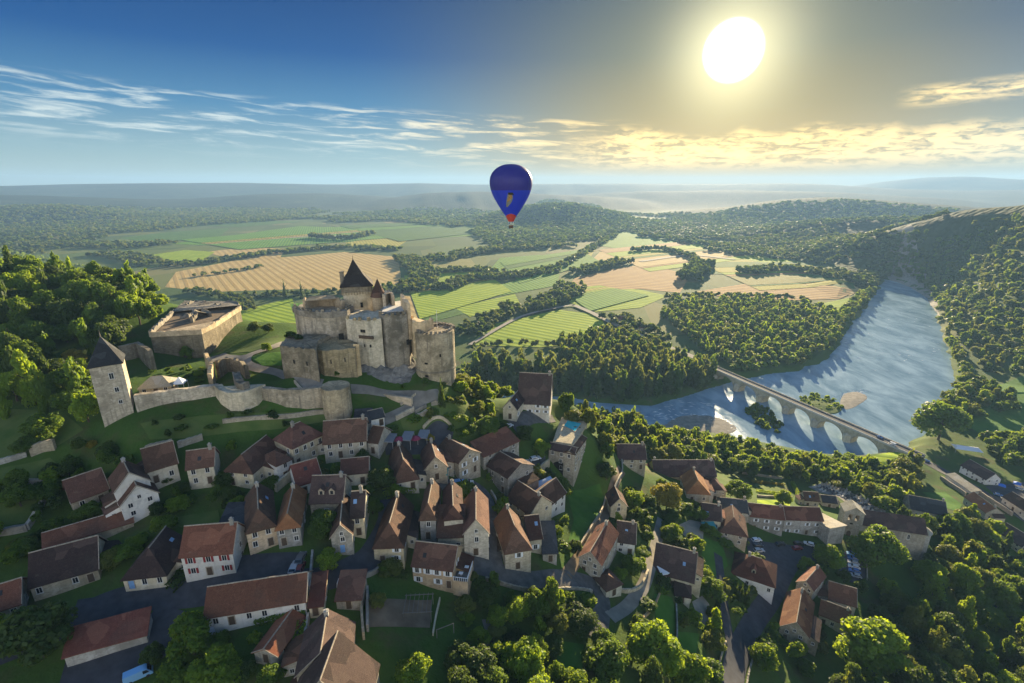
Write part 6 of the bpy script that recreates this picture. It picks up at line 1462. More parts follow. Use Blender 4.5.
# ------------------------------------------------------------------ awnings, parasols and tents
M['canvas_grey'] = simple_mat('grey_canvas', (.17, .19, .22), .85, .1, 2); M['canvas_red'] = simple_mat('wine_red_canvas', (.22, .03, .07), .85, .1, 2); M['canvas_blue'] = simple_mat('blue_canvas', (.03, .14, .52), .7, .1, 2); M['canvas_teal'] = simple_mat('teal_canvas', (.05, .25, .24), .8, .15, 2)
def awning(px, py, w, d, yaw, mat, label, hgt=2.6, name='awning', group='cafe awnings'):
    g = ground(px, py); r = empty(name, (g[0], g[1], g[2]), R(yaw)); tag(r, label, name.replace('_', ' '), group)
    MB().poly([(-w / 2, -d / 2, hgt), (w / 2, -d / 2, hgt), (w / 2, d / 2, hgt + .7), (-w / 2, d / 2, hgt + .7), (-w / 2, -d / 2, hgt - .35), (w / 2, -d / 2, hgt - .35), (w / 2, d / 2, hgt + .6), (-w / 2, d / 2, hgt + .6)], [(0, 1, 2, 3), (7, 6, 5, 4), (0, 4, 5, 1), (1, 5, 6, 2), (3, 2, 6, 7), (0, 3, 7, 4)]).out('canopy', mat, r)
    for x in (-w / 2 + .15, w / 2 - .15):
        for y, h_ in ((-d / 2 + .15, hgt - .2), (d / 2 - .15, hgt + .55)): MB().tube((x, y, -.8), (x, y, h_), .05).out('post', 'frame', r)
    return r
def parasol(px, py, rad, mat, label, name='parasol', group='cafe parasols', hgt=2.5, n=8):
    g = ground(px, py); r = empty(name, tuple(g)); tag(r, label, name.replace('_', ' '), group)
    v = [(rad * math.cos(2 * math.pi * k / n), rad * math.sin(2 * math.pi * k / n), hgt) for k in range(n)] + [(0, 0, hgt + rad * .45)] + [(rad * math.cos(2 * math.pi * k / n), rad * math.sin(2 * math.pi * k / n), hgt - .25) for k in range(n)] + [(0, 0, hgt + rad * .4)]
    MB().poly(v, [(k, (k + 1) % n, n) for k in range(n)] + [(n + 1 + (k + 1) % n, n + 1 + k, 2 * n + 1) for k in range(n)] + [(k, n + 1 + k, n + 1 + (k + 1) % n, (k + 1) % n) for k in range(n)]).out('canopy', mat, r)
    MB().tube((0, 0, -.4), (0, 0, hgt + rad * .43), .05).out('pole', 'wood_dark', r); return r
awning(391, 446, 3.0, 4, -8, 'canvas_grey', 'grey awning at the left end of the cafe terrace'); awning(408, 444, 3.2, 4.4, -6, 'canvas_grey', 'grey awning in the middle of the cafe terrace, between wine red parasols'); awning(424, 442, 3.2, 4, -4, 'canvas_grey', 'grey awning at the right end of the cafe terrace')
parasol(399.5, 446, 1.7, 'canvas_red', 'wine red parasol on the cafe terrace, left of the middle grey awning'); parasol(416, 445, 1.7, 'canvas_red', 'wine red parasol on the cafe terrace, right of the middle grey awning')
awning(441, 479, 4.5, 2.6, 0, 'canvas_teal', 'teal awning over the terrace of the gabled stone house', 2.4, group='house awnings'); awning(708, 531, 5, 3, 4, 'canvas_teal', 'teal awning of the dark roofed house by the pale paved yard', 2.4, group='house awnings')
awning(665, 576, 4.5, 3, 15, 'sh_white', 'white awning below the eave of the very wide dark roof', 2.3, group='house awnings')
parasol(1001, 489, 2.4, 'canvas_blue', 'blue tent roof beside the bridge road, left one of two', 'canvas_tent', 'blue tents', 2.6, 4); parasol(1016, 487, 2.6, 'canvas_blue', 'blue tent roof at the right edge, right one of two', 'canvas_tent', 'blue tents', 2.6, 4)
def white_roof_tent():
    a = ground(966, 452); r = empty('marquee', tuple(a), R(-20)); tag(r, 'pale blue white marquee roof beyond the white house by the bridge road', 'marquee')
    MB().poly([(-8, -4, 3), (8, -4, 3), (8, 4, 3), (-8, 4, 3), (-6, 0, 4.6), (6, 0, 4.6)], [(0, 1, 5, 4), (1, 2, 5), (2, 3, 4, 5), (3, 0, 4), (3, 2, 1, 0)]).out('canopy', 'sh_white', r)
    for x in (-7.8, 7.8):
        for y in (-3.8, 3.8): MB().tube((x, y, -.5), (x, y, 3.05), .08).out('post', 'frame', r)
white_roof_tent()
# white railed terrace at the end of the ochre house, garden pergola, swing frame
def railed_terrace():
    hh = HOUSES[[x['short'] for x in HOUSES].index('the ochre terrace house')]; r = empty('roof_terrace', tuple(hh['root'].location), hh['rz']); tag(r, 'roof terrace with white railings at the right end of the ochre house', 'terrace'); L = hh['L'] + .05
    MB().box(L, L + 3.6, -.3, 5.6, -6, 2.6).out('wall', 'ochre', r); fl = MB().box(L + .2, L + 3.4, -.1, 5.4, 2.602, 2.68).out('floor', 'paving', r)
    rl = MB()
    for x in np.arange(L + .1, L + 3.6, .5): rl.box(x - .03, x + .03, -.2, -.14, 2.6, 3.6)
    for y in np.arange(-.1, 5.5, .5): rl.box(L + 3.44, L + 3.5, y - .03, y + .03, 2.6, 3.6)
    rl.box(L, L + 3.55, -.24, -.12, 3.602, 3.7).box(L + 3.41, L + 3.53, -.11, 5.6, 3.602, 3.7); rl.out('railing', 'sh_white', r)
    for k, (x, y) in enumerate(((L + 1.5, 1.6), (L + 2.4, 3.8))):
        t = MB().box(x - .5, x + .5, y - .4, y + .4, 3.35, 3.42).box(x - .05, x + .05, y - .05, y + .05, 2.68, 3.35); o = t.out('garden_table', 'sh_white'); bpy.context.view_layer.update()
        o.matrix_world = r.matrix_basis.copy(); tag(o, ['white table on the railed roof terrace, front one', 'white table on the railed roof terrace, rear one'][k], 'table', 'terrace tables')
railed_terrace()
M['old_wood'] = simple_mat('weathered_wood', (.16, .145, .125), .85, .25, 3)
def pergola(px, py, w, d, yaw, label):
    g = ground(px, py); r = empty('pergola', tuple(g), R(yaw)); tag(r, label, 'pergola')
    for x in (-w / 2, w / 2):
        for y in (-d / 2, d / 2): MB().box(x - .05, x + .05, y - .05, y + .05, -.5, 2.4).out('post', 'old_wood', r)
    for y in (-d / 2, d / 2): MB().box(-w / 2 - .3, w / 2 + .3, y - .07, y + .07, 2.402, 2.55).out('beam', 'old_wood', r)
    s_ = MB()
    for x in np.linspace(-w / 2, w / 2, 7): s_.box(x - .05, x + .05, -d / 2 - .3, d / 2 + .3, 2.552, 2.66)
    s_.out('slats', 'old_wood', r)
pergola(419, 612, 6, 5, 4, 'weathered pergola frame over vegetable beds below the ochre terrace house')
def swing(px0, px1):
    a, c = ground(*px0), ground(*px1); r = empty('swing_frame', tuple(a), math.atan2(c[1] - a[1], c[0] - a[0])); L = float(np.linalg.norm((c - a)[:2])); tag(r, 'weathered wooden garden swing frame on the lawn at the bottom', 'swing frame')
    for x in (0, L): MB().box(x - .07, x + .07, -.07, .07, -.5, 2.2).out('post', 'old_wood', r)
    MB().box(-.1, L + .1, -.06, .06, 2.202, 2.32).out('beam', 'old_wood', r)
swing((437, 638), (454, 636))
M['yellow_bits'] = simple_mat('sunlit_shrub', (.40, .36, .03), .8, .2, 1)

# ------------------------------------------------------------------ cemetery
def cemetery():
    M['tomb'] = simple_mat('tomb_stone', (.42, .40, .36), .8, .25, 1.2); M['tomb_dark'] = simple_mat('dark_granite', (.07, .07, .075), .35, .2, 1.5)
    P = np.array([ground(x, y)[:2] for x, y in ((808, 487), (826, 483), (852, 493), (886, 511), (882, 519), (868, 515), (846, 503), (838, 497), (818, 492))])
    drape('cemetery_ground', P, M['gravel'], .1, 2.0)
    protos = []
    for kind in range(3):
        mt = ['tomb', 'tomb_dark', 'tomb'][kind]; r = empty('grave', (0, 0, 0))
        s = MB().box(-.5, .5, -1.0, 1.0, -.4, .32).box(-.44, .44, -.94, .94, .322, .42).out('slab', mt, r)
        if kind == 0: hd = MB().box(-.42, .42, 1.0, 1.18, -.3, 1.15)
        elif kind == 1: hd = MB().box(-.5, .5, 1.0, 1.16, -.3, .9)
        else: hd = MB().box(-.09, .09, 1.02, 1.16, -.3, 1.5).box(-.4, -.092, 1.03, 1.15, .95, 1.13).box(.092, .4, 1.03, 1.15, .95, 1.13)
        o = hd.out('headstone' if kind < 2 else 'stone_cross', mt, r); protos.append((r, [s, o]))
    x0, y0 = P.min(0); x1, y1 = P.max(0); e = P[3] - P[1]; a = math.atan2(e[1], e[0]); ca, sa = math.cos(a), math.sin(a); n = 0; used = [False] * 3
    lab = ['pale stone grave with an upright headstone, among others in the cemetery', 'dark granite grave, among the pale ones in the cemetery', 'pale stone grave with a stone cross, among others in the cemetery']
    r_ = random.Random(3)
    for i in range(-40, 40):
        for j in range(-20, 20):
            u_, w = i * 1.9, j * 3.6; x, y = P[1][0] + u_ * ca - w * sa, P[1][1] + u_ * sa + w * ca
            if float(poly_sd(P, np.array([x]), np.array([y]))[0]) > -.6 or r_.random() < .12 or n >= 110: continue
            k = r_.choice((0, 0, 1, 2)); r, ch = protos[k]
            if used[k]:
                q = r.copy(); COL.objects.link(q)
                for c in ch:
                    d = c.copy(); COL.objects.link(d); d.parent = q
            else: q = r; used[k] = True
            q.location = (x, y, float(hz(x, y)) + .1); q.rotation_euler = (0, 0, a + r_.uniform(-.05, .05)); q.scale = (1.05, 1.05, r_.uniform(.85, 1.25)); tag(q, lab[k], 'grave', ['pale headstone graves', 'dark granite graves', 'graves with stone crosses'][k]); n += 1
cemetery()
# ------------------------------------------------------------------ trees
def leaf_mat(name, dark, light, trans, tmix=.38):
    m, q = new_mat(name); inf = q.n('ShaderNodeObjectInfo'); p = geo_pos(q)
    n1 = q.noise(p, .085, 3); n2 = q.noise(p, .9, 3)
    t = q.m('ADD', q.m('MULTIPLY', n1, .55), q.m('ADD', q.m('MULTIPLY', inf.outputs['Random'], .35), q.m('MULTIPLY', n2, .25)))
    col = q.ramp(t, [(.30, dark), (.85, light)])
    d = q.n('ShaderNodeBsdfPrincipled'); q.l(col, d.inputs['Base Color']); d.inputs['Roughness'].default_value = .6; d.inputs['Specular IOR Level'].default_value = .25
    tr = q.n('ShaderNodeBsdfTranslucent'); q.l(q.ramp(t, [(.3, tuple(c * .6 for c in trans)), (.85, trans)]), tr.inputs[0])
    mx = q.n('ShaderNodeMixShader'); mx.inputs[0].default_value = tmix; q.l(d.outputs[0], mx.inputs[1]); q.l(tr.outputs[0], mx.inputs[2])
    o = q.n('ShaderNodeOutputMaterial'); q.l(mx.outputs[0], o.inputs[0]); return m
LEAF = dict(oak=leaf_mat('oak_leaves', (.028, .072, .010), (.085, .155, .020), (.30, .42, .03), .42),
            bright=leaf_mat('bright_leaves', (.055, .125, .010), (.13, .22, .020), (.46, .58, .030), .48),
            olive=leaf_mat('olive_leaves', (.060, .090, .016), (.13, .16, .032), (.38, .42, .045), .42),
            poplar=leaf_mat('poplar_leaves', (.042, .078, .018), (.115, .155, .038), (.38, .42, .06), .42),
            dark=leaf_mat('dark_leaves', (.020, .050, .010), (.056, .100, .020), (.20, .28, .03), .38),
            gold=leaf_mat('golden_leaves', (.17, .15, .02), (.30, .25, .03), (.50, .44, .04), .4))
M['bark'] = simple_mat('bark', (.075, .058, .042), .95, .3, 2)
def crown_arrays(seed, n, leaf, shape='round', lobes=13):
    r = np.random.default_rng(seed); L_ = []
    if shape == 'round':
        for k in range(lobes):
            d = r.normal(size=3); d[2] = abs(d[2]) * 1.1 - .45; d /= np.linalg.norm(d); L_.append((d * np.array([.64, .64, .66]) * r.uniform(.7, 1.15), r.uniform(.20, .42)))
        L_.append((np.array([0, 0, .15]), .5))
    elif shape == 'column':
        for k in range(lobes):
            z = -0.95 + 1.85 * k / (lobes - 1); rad = .9 * math.sqrt(max(.05, 1 - ((z + .25) / 1.22) ** 2)); a = r.uniform(0, 6.28)
            L_.append((np.array([math.cos(a) * rad * .35, math.sin(a) * rad * .35, z]), max(.16, rad * r.uniform(.5, .72))))
    elif shape == 'cone':
        for k in range(lobes):
            t = k / (lobes - 1); z = -.95 + 1.9 * t; rad = .95 * (1 - t) + .05; a = k * 2.4
            L_.append((np.array([math.cos(a) * rad * .55, math.sin(a) * rad * .55, z]), max(.10, rad * .55)))
    w = np.array([l[1] ** 2 for l in L_]); w /= w.sum(); idx = r.choice(len(L_), n, p=w)
    C = np.array([l[0] for l in L_])[idx]; Rd = np.array([l[1] for l in L_])[idx]
    zs = np.array([1, 1, .55]) if shape == 'column' else np.array([1, 1, .9])
    D = r.normal(size=(n, 3)); D[:, 2] += .25; D /= np.linalg.norm(D, axis=1)[:, None]
    P = C + D * (Rd * r.uniform(.72, 1.06, n))[:, None] * zs
    Nn = D + r.normal(size=(n, 3)) * .55; Nn /= np.linalg.norm(Nn, axis=1)[:, None]
    U = np.cross(Nn, r.normal(size=(n, 3))); U /= np.linalg.norm(U, axis=1)[:, None]; Vv = np.cross(Nn, U)
    s = leaf * r.uniform(.6, 1.25, n)[:, None]; asp = r.uniform(.55, .9, n)[:, None]; bend = Nn * s * .28
    v = np.stack([P - U * s, P - Vv * s * asp - bend * .5, P + U * s, P + Vv * s * asp - bend * .5], 1).reshape(-1, 3)
    return v, np.arange(n * 4).reshape(-1, 4)
def trunk_mesh(seed):
    r = random.Random(seed); m = MB(); pts = [Vector((0, 0, -.06))]
    for k in range(4): pts.append(Vector((r.uniform(-.02, .02) * (k + 1), r.uniform(-.02, .02) * (k + 1), .18 * (k + 1))))
    for k in range(4): m.tube(pts[k], pts[k + 1], .034 * (1 - k * .18), .034 * (1 - (k + 1) * .18), 7, False)
    for k in range(5):
        b0 = pts[2].lerp(pts[4], k / 5); a = k * 2.5 + r.uniform(-.4, .4); e = b0 + Vector((math.cos(a) * .2, math.sin(a) * .2, .16 + r.uniform(0, .1))); m.tube(b0, e, .014, .005, 5, False)
    return m
TR = [trunk_mesh(k) for k in range(3)]
_tm = [None] * 3; _cm = {}
def tree(name, label, g, rad, hgt, kind='oak', shape='round', cat='tree', group=None, low=.16, seed=0):
    """one tree: trunk with limbs and a crown of many leaf clusters; g = foot of the trunk"""
    root = empty(name, (g[0], g[1], g[2]), (seed * 1.7) % 6.28); tag(root, label, cat, group)
    var = seed % 5; key = (kind, shape, var)
    if key not in _cm:
        n, lf = {'round': (5200, .070), 'column': (2600, .085), 'cone': (2600, .075)}[shape]
        v, f = crown_arrays(100 + var * 7 + len(kind) * 31, n, lf, shape, {'round': 20 + var * 3, 'column': 16, 'cone': 22}[shape])
        c = np_mesh('crown', v, f, LEAF[kind], root); _cm[key] = c
    else:
        c = _cm[key].copy(); COL.objects.link(c); c.parent = root
    ch = hgt * (1 - low); c.scale = (rad, rad, ch / 2 / (.98 if shape != 'round' else .92)); c.location = (0, 0, hgt * low + ch * (.5 if shape != 'round' else .42))
    k = seed % 3
    if _tm[k] is None: _tm[k] = t = TR[k].out('trunk', 'bark', root)
    else: t = _tm[k].copy(); COL.objects.link(t); t.parent = root
    s = hgt * .95; t.scale = (s * .9, s * .9, s); return root
HF = [np.array(x['foot']) for x in HOUSES if x['foot']]
HB = [(p.min(0), p.max(0)) for p in HF]
def in_house(x, y, m=0.0):
    for p, (lo, hi) in zip(HF, HB):
        if lo[0] - m <= x <= hi[0] + m and lo[1] - m <= y <= hi[1] + m and float(poly_sd(p, np.array([x]), np.array([y]))[0]) < m: return True
    return False
def on_paving(x, y, m):
    for lo, hi, P, hw_ in PAVED:
        if lo[0] - m < x < hi[0] + m and lo[1] - m < y < hi[1] + m:
            if hw_ is None:
                if float(poly_sd(P, np.array([x]), np.array([y]))[0]) < m * .6: return True
            elif np.min(np.hypot(P[:, 0] - x, P[:, 1] - y)) < hw_ + m: return True
    return False
TREES = []   # (pixel radius, kwargs)
def add(g, rad, hgt, kind, shape, zone):
    px, py, d = project((g[0], g[1], g[2] + hgt * .6)); TREES.append((rad * FPX / d, g, rad, hgt, kind, shape, zone, px, py, d))
def wood(zone, pxs, spacing, rad, hgt, kinds, shape='round', houses=True, riv=5, world=False, base=False, jit=.42, keep=1.0):
    P = np.array(pxs) if world else np.array([ground(x, y, 0 if base else np.mean(hgt) * .55)[:2] for x, y in pxs])
    lo, hi = P.min(0), P.max(0); r = np.random.default_rng(len(TREES) + 5)
    gx, gy = np.meshgrid(np.arange(lo[0], hi[0], spacing), np.arange(lo[1], hi[1], spacing * .87)); gx = gx + (np.arange(gx.shape[0]) % 2)[:, None] * spacing / 2
    gx = (gx + r.uniform(-jit, jit, gx.shape) * spacing).ravel(); gy = (gy + r.uniform(-jit, jit, gy.shape) * spacing).ravel()
    ok = (poly_sd(P, gx, gy) < 0) & (poly_sd(RIVER, gx, gy) > riv) & (r.random(gx.shape) < keep); gx, gy = gx[ok], gy[ok]; z = hz(gx, gy)
    for x, y, zz in zip(gx, gy, z):
        rd = r.uniform(*rad)
        if houses and in_house(x, y, rd * .45): continue
        if houses and on_paving(x, y, rd * .3): continue
        col_ = shape == 'round' and r.random() < .16 and hgt[1] > 7
        add(np.array([x, y, zz]), rd * (.62 if col_ else 1), r.uniform(*hgt) * (.75 + .25 * rd / rad[1]) * (1.15 if col_ else 1), kinds[int(r.integers(len(kinds)))], 'column' if col_ else shape, zone)
# --- big masses near the village
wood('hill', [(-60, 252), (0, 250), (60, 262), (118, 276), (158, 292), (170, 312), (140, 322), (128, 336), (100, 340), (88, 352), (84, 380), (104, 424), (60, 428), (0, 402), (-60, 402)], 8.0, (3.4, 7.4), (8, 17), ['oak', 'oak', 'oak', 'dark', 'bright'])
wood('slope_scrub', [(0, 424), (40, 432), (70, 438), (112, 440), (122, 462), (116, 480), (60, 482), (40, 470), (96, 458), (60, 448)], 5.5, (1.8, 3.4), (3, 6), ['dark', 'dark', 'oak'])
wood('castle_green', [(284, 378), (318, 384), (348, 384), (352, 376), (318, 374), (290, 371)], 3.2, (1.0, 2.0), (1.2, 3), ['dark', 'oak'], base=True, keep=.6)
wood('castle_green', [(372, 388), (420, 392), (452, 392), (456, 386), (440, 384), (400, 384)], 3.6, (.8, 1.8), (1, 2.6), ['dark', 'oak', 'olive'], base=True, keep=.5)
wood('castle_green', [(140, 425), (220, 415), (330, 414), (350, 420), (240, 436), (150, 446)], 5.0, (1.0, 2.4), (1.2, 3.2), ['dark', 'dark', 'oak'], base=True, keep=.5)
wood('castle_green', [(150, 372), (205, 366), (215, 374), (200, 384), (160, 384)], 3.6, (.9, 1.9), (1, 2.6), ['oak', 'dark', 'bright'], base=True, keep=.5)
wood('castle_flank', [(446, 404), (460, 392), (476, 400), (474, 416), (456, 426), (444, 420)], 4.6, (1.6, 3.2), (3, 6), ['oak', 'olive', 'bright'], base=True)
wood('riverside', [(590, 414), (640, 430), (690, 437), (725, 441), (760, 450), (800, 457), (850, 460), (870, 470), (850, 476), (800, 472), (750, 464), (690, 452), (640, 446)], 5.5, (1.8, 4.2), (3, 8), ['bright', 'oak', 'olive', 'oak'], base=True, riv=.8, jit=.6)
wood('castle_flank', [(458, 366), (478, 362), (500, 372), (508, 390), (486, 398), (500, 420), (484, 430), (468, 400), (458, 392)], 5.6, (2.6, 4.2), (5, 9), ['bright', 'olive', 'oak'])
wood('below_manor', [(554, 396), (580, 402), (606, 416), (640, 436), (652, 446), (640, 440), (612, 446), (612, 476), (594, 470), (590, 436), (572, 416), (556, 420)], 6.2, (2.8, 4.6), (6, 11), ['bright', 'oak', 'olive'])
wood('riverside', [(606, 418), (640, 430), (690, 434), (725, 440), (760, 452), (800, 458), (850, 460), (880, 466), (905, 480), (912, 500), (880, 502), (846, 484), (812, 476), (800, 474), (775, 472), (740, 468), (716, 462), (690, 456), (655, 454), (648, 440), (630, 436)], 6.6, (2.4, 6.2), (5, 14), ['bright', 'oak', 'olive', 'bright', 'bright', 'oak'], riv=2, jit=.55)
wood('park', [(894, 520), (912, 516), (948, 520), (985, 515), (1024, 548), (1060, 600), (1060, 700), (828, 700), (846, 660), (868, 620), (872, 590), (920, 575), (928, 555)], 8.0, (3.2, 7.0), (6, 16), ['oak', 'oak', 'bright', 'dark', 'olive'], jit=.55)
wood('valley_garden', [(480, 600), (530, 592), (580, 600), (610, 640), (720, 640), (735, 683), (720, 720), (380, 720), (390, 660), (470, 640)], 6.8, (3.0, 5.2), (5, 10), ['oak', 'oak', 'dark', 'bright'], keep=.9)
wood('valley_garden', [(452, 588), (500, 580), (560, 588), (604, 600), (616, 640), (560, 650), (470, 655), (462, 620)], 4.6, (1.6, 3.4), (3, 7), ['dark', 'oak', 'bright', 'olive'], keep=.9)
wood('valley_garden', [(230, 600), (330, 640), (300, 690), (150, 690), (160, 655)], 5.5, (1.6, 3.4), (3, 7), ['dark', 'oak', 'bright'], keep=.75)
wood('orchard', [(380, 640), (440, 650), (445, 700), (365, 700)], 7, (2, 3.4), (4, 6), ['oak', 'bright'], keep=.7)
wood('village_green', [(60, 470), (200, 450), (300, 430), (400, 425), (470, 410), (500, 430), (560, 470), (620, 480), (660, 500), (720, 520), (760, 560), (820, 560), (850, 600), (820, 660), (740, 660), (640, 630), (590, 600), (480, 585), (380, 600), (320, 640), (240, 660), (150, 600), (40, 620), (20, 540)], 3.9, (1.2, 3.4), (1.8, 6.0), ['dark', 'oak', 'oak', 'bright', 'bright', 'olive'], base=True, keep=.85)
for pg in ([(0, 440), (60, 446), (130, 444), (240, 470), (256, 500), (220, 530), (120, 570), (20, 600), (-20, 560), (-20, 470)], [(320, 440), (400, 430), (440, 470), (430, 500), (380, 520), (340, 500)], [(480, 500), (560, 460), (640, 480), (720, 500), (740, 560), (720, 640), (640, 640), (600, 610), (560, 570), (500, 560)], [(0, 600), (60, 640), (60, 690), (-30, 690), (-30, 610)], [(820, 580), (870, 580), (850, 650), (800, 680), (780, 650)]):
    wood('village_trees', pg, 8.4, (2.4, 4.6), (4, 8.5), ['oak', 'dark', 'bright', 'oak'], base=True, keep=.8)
wood('below_manor', [(572, 398), (610, 409), (642, 424), (640, 440), (600, 432), (572, 416)], 6.0, (3.0, 5.2), (9, 15), ['bright', 'oak', 'oak', 'olive'], base=True, riv=2)
# --- across the river
wood('bank_row', [(470, 388), (520, 392), (600, 401), (650, 402), (690, 394), (716, 384), (708, 372), (660, 372), (600, 376), (480, 372)], 11.5, (5.2, 8.6), (18, 32), ['poplar', 'poplar', 'oak'], 'column', base=True, riv=3)
wood('bank_row', [(560, 346), (604, 336), (640, 344), (676, 358), (690, 368), (650, 372), (600, 372), (560, 366)], 10, (5, 7), (15, 22), ['oak', 'poplar'], base=True)
wood('plantation', [(668, 302), (700, 300), (760, 300), (815, 306), (838, 314), (858, 296), (880, 290), (866, 308), (848, 332), (834, 350), (800, 366), (756, 372), (728, 372), (716, 362), (690, 340), (660, 318)], 8.6, (3.0, 6.4), (6, 14), ['oak', 'poplar', 'oak', 'bright', 'olive', 'dark'], base=True, riv=4, jit=.6, keep=.93)
wood('far_bank', [(932, 300), (946, 330), (962, 362), (976, 384), (1000, 396), (1018, 404), (1008, 418), (966, 420), (928, 428), (940, 404), (962, 384), (950, 350)], 9.5, (4.5, 7.2), (7, 16), ['bright', 'oak', 'olive', 'oak'], base=True, riv=2, jit=.6)
wood('far_bank', [(985, 440), (1024, 436), (1040, 462), (1010, 470), (992, 460)], 9, (4.5, 7), (8, 13), ['bright', 'oak'], base=True)
wood('far_bank', [(886, 470), (908, 462), (922, 476), (908, 496), (890, 494)], 7.5, (4.5, 6.5), (10, 15), ['oak', 'olive'], base=True)
wood('islet', [(798, 401), (812, 395), (832, 400), (844, 408), (836, 413), (815, 411), (802, 407)], 4.2, (1.8, 2.8), (3, 5.5), ['bright', 'oak'], base=True, riv=-400)
wood('islet', [(744, 414), (756, 408), (772, 418), (784, 428), (776, 436), (760, 430)], 5.0, (2.4, 3.6), (5, 8), ['oak', 'bright'], base=True, riv=-400)
# --- hedges and copses of the valley floor (picture lines of tree bands)
def band(pts, width, spacing, rad, hgt, kinds=('oak', 'poplar', 'dark'), zone='valley'):
    P = np.array([onz(x, y, 4)[:2] for x, y in pts]); L_ = smooth_line(P, 5); r = np.random.default_rng(len(TREES))
    for i in range(len(L_) - 1):
        e = L_[i + 1] - L_[i]; l = np.linalg.norm(e); n = int(l / spacing * max(1, width / spacing)) + (r.random() < (l / spacing) % 1)
        for k in range(n):
            q = L_[i] + e * r.random() + np.array([-e[1], e[0]]) / max(l, 1e-6) * r.uniform(-.5, .5) * width
            if float(poly_sd(RIVER, np.array([q[0]]), np.array([q[1]]))[0]) < 4: continue
            add(np.array([q[0], q[1], float(hz(*q))]), r.uniform(*rad), r.uniform(*hgt), kinds[int(r.integers(len(kinds)))], 'round', zone)
B = band
B([(470, 350), (500, 345), (560, 346), (600, 345)], 10, 7, (3, 5), (5, 9)); B([(232, 298), (280, 296), (330, 294), (400, 292), (440, 290)], 26, 9, (4, 7), (6, 11)); B([(440, 292), (470, 280), (520, 277), (556, 270)], 45, 9, (5, 7.5), (8, 14))
B([(505, 312), (540, 306), (566, 296), (570, 286)], 55, 9, (5, 7), (8, 14)); B([(470, 336), (486, 322), (510, 314)], 40, 9, (4.5, 6.5), (7, 12)); B([(160, 267), (200, 264), (232, 259), (290, 252), (340, 248), (400, 250)], 55, 13, (6, 9), (8, 13))
B([(195, 277), (240, 271), (262, 267)], 14, 9, (4.5, 6.5), (6, 9)); B([(404, 258), (420, 270), (424, 282), (400, 290), (380, 292)], 60, 10, (5, 8), (9, 15)); B([(424, 274), (470, 271), (500, 274)], 45, 10, (5, 8), (8, 14)); B([(310, 238), (345, 240), (372, 235)], 30, 11, (6, 9), (14, 22), ('dark', 'poplar'))
B([(575, 274), (610, 266), (625, 262)], 50, 11, (5, 8), (9, 16)); B([(630, 252), (660, 250), (690, 258), (700, 268)], 24, 11, (6, 9), (9, 16)); B([(686, 282), (698, 272), (704, 266)], 45, 10, (6, 8.5), (14, 22), ('dark', 'oak')); B([(740, 274), (790, 270), (830, 278), (872, 288)], 50, 10, (6, 9), (10, 16))
B([(660, 298), (720, 297), (770, 298), (810, 302)], 16, 8, (4, 6), (7, 10)); B([(612, 318), (628, 326), (640, 334), (655, 345)], 45, 9, (4.5, 6.5), (7, 12)); B([(862, 284), (876, 276), (884, 268)], 40, 10, (6, 9), (9, 16)); B([(560, 268), (590, 250), (615, 236)], 22, 13, (6, 9), (9, 14))
B([(430, 262), (480, 252), (530, 248), (570, 246)], 80, 13, (6, 10), (9, 16)); B([(480, 236), (530, 232), (590, 226)], 150, 20, (7, 11), (10, 16)); B([(0, 232), (60, 232), (120, 232), (180, 226), (240, 222), (300, 218), (370, 219)], 220, 24, (8, 12), (10, 16)); B([(0, 246), (80, 246), (140, 246), (170, 243)], 130, 17, (8, 11), (9, 15))
B([(100, 254), (130, 258), (150, 266)], 80, 14, (6, 9), (8, 13)); B([(330, 222), (400, 220), (470, 226), (520, 222)], 200, 22, (8, 12), (10, 16)); B([(0, 222), (100, 219), (220, 214), (320, 211)], 260, 30, (9, 13), (10, 16)); B([(640, 236), (700, 244), (760, 252), (830, 262)], 60, 14, (7, 10), (10, 16))
B([(690, 236), (760, 244), (850, 256)], 90, 17, (7, 11), (10, 16)); B([(620, 214), (680, 218), (720, 226)], 160, 24, (8, 12), (10, 15)); B([(190, 292), (236, 300), (246, 312)], 30, 9, (4, 6.5), (7, 11)); B([(352, 252), (372, 250), (396, 249)], 20, 12, (5, 8), (7, 10))
wood('far_hill', [(880, 272), (884, 250), (900, 236), (930, 232), (915, 252), (902, 270), (898, 284)], 11, (5, 8), (8, 14), ['oak', 'olive', 'poplar'], base=True, houses=False, jit=.6, riv=8)
wood('far_hill', [(600, 226), (680, 216), (735, 209), (780, 203), (837, 200), (900, 205), (960, 210), (940, 226), (880, 222), (820, 226), (760, 234), (700, 240), (650, 236)], 25, (10, 16), (9, 15), ['dark', 'oak', 'oak'], base=True, houses=False, jit=.6)
wood('far_hill', [(900, 268), (915, 252), (945, 238), (985, 222), (1030, 214), (1090, 222), (1090, 380), (1020, 376), (985, 376), (965, 348), (944, 318), (930, 292), (912, 276)], 10.5, (4.0, 8.5), (6, 16), ['oak', 'oak', 'poplar', 'olive', 'bright'], base=True, houses=False, jit=.65, keep=.9)
wood('valley', [(-40, 252), (-40, 206), (100, 207), (220, 208), (330, 212), (300, 217), (200, 222), (120, 234), (60, 250), (0, 262)], 24, (9, 14), (10, 16), ['oak', 'dark', 'poplar'], base=True, houses=False, keep=.62)
wood('valley', [(330, 214), (420, 208), (500, 212), (480, 226), (430, 222), (380, 218)], 26, (9, 14), (10, 16), ['oak', 'dark'], base=True, houses=False, keep=.5)
wood('far_hill', [(700, 250), (760, 236), (830, 228), (900, 236), (890, 252), (860, 262), (800, 262), (740, 256)], 16, (6, 12), (8, 16), ['oak', 'dark', 'poplar'], base=True, houses=False, jit=.6)
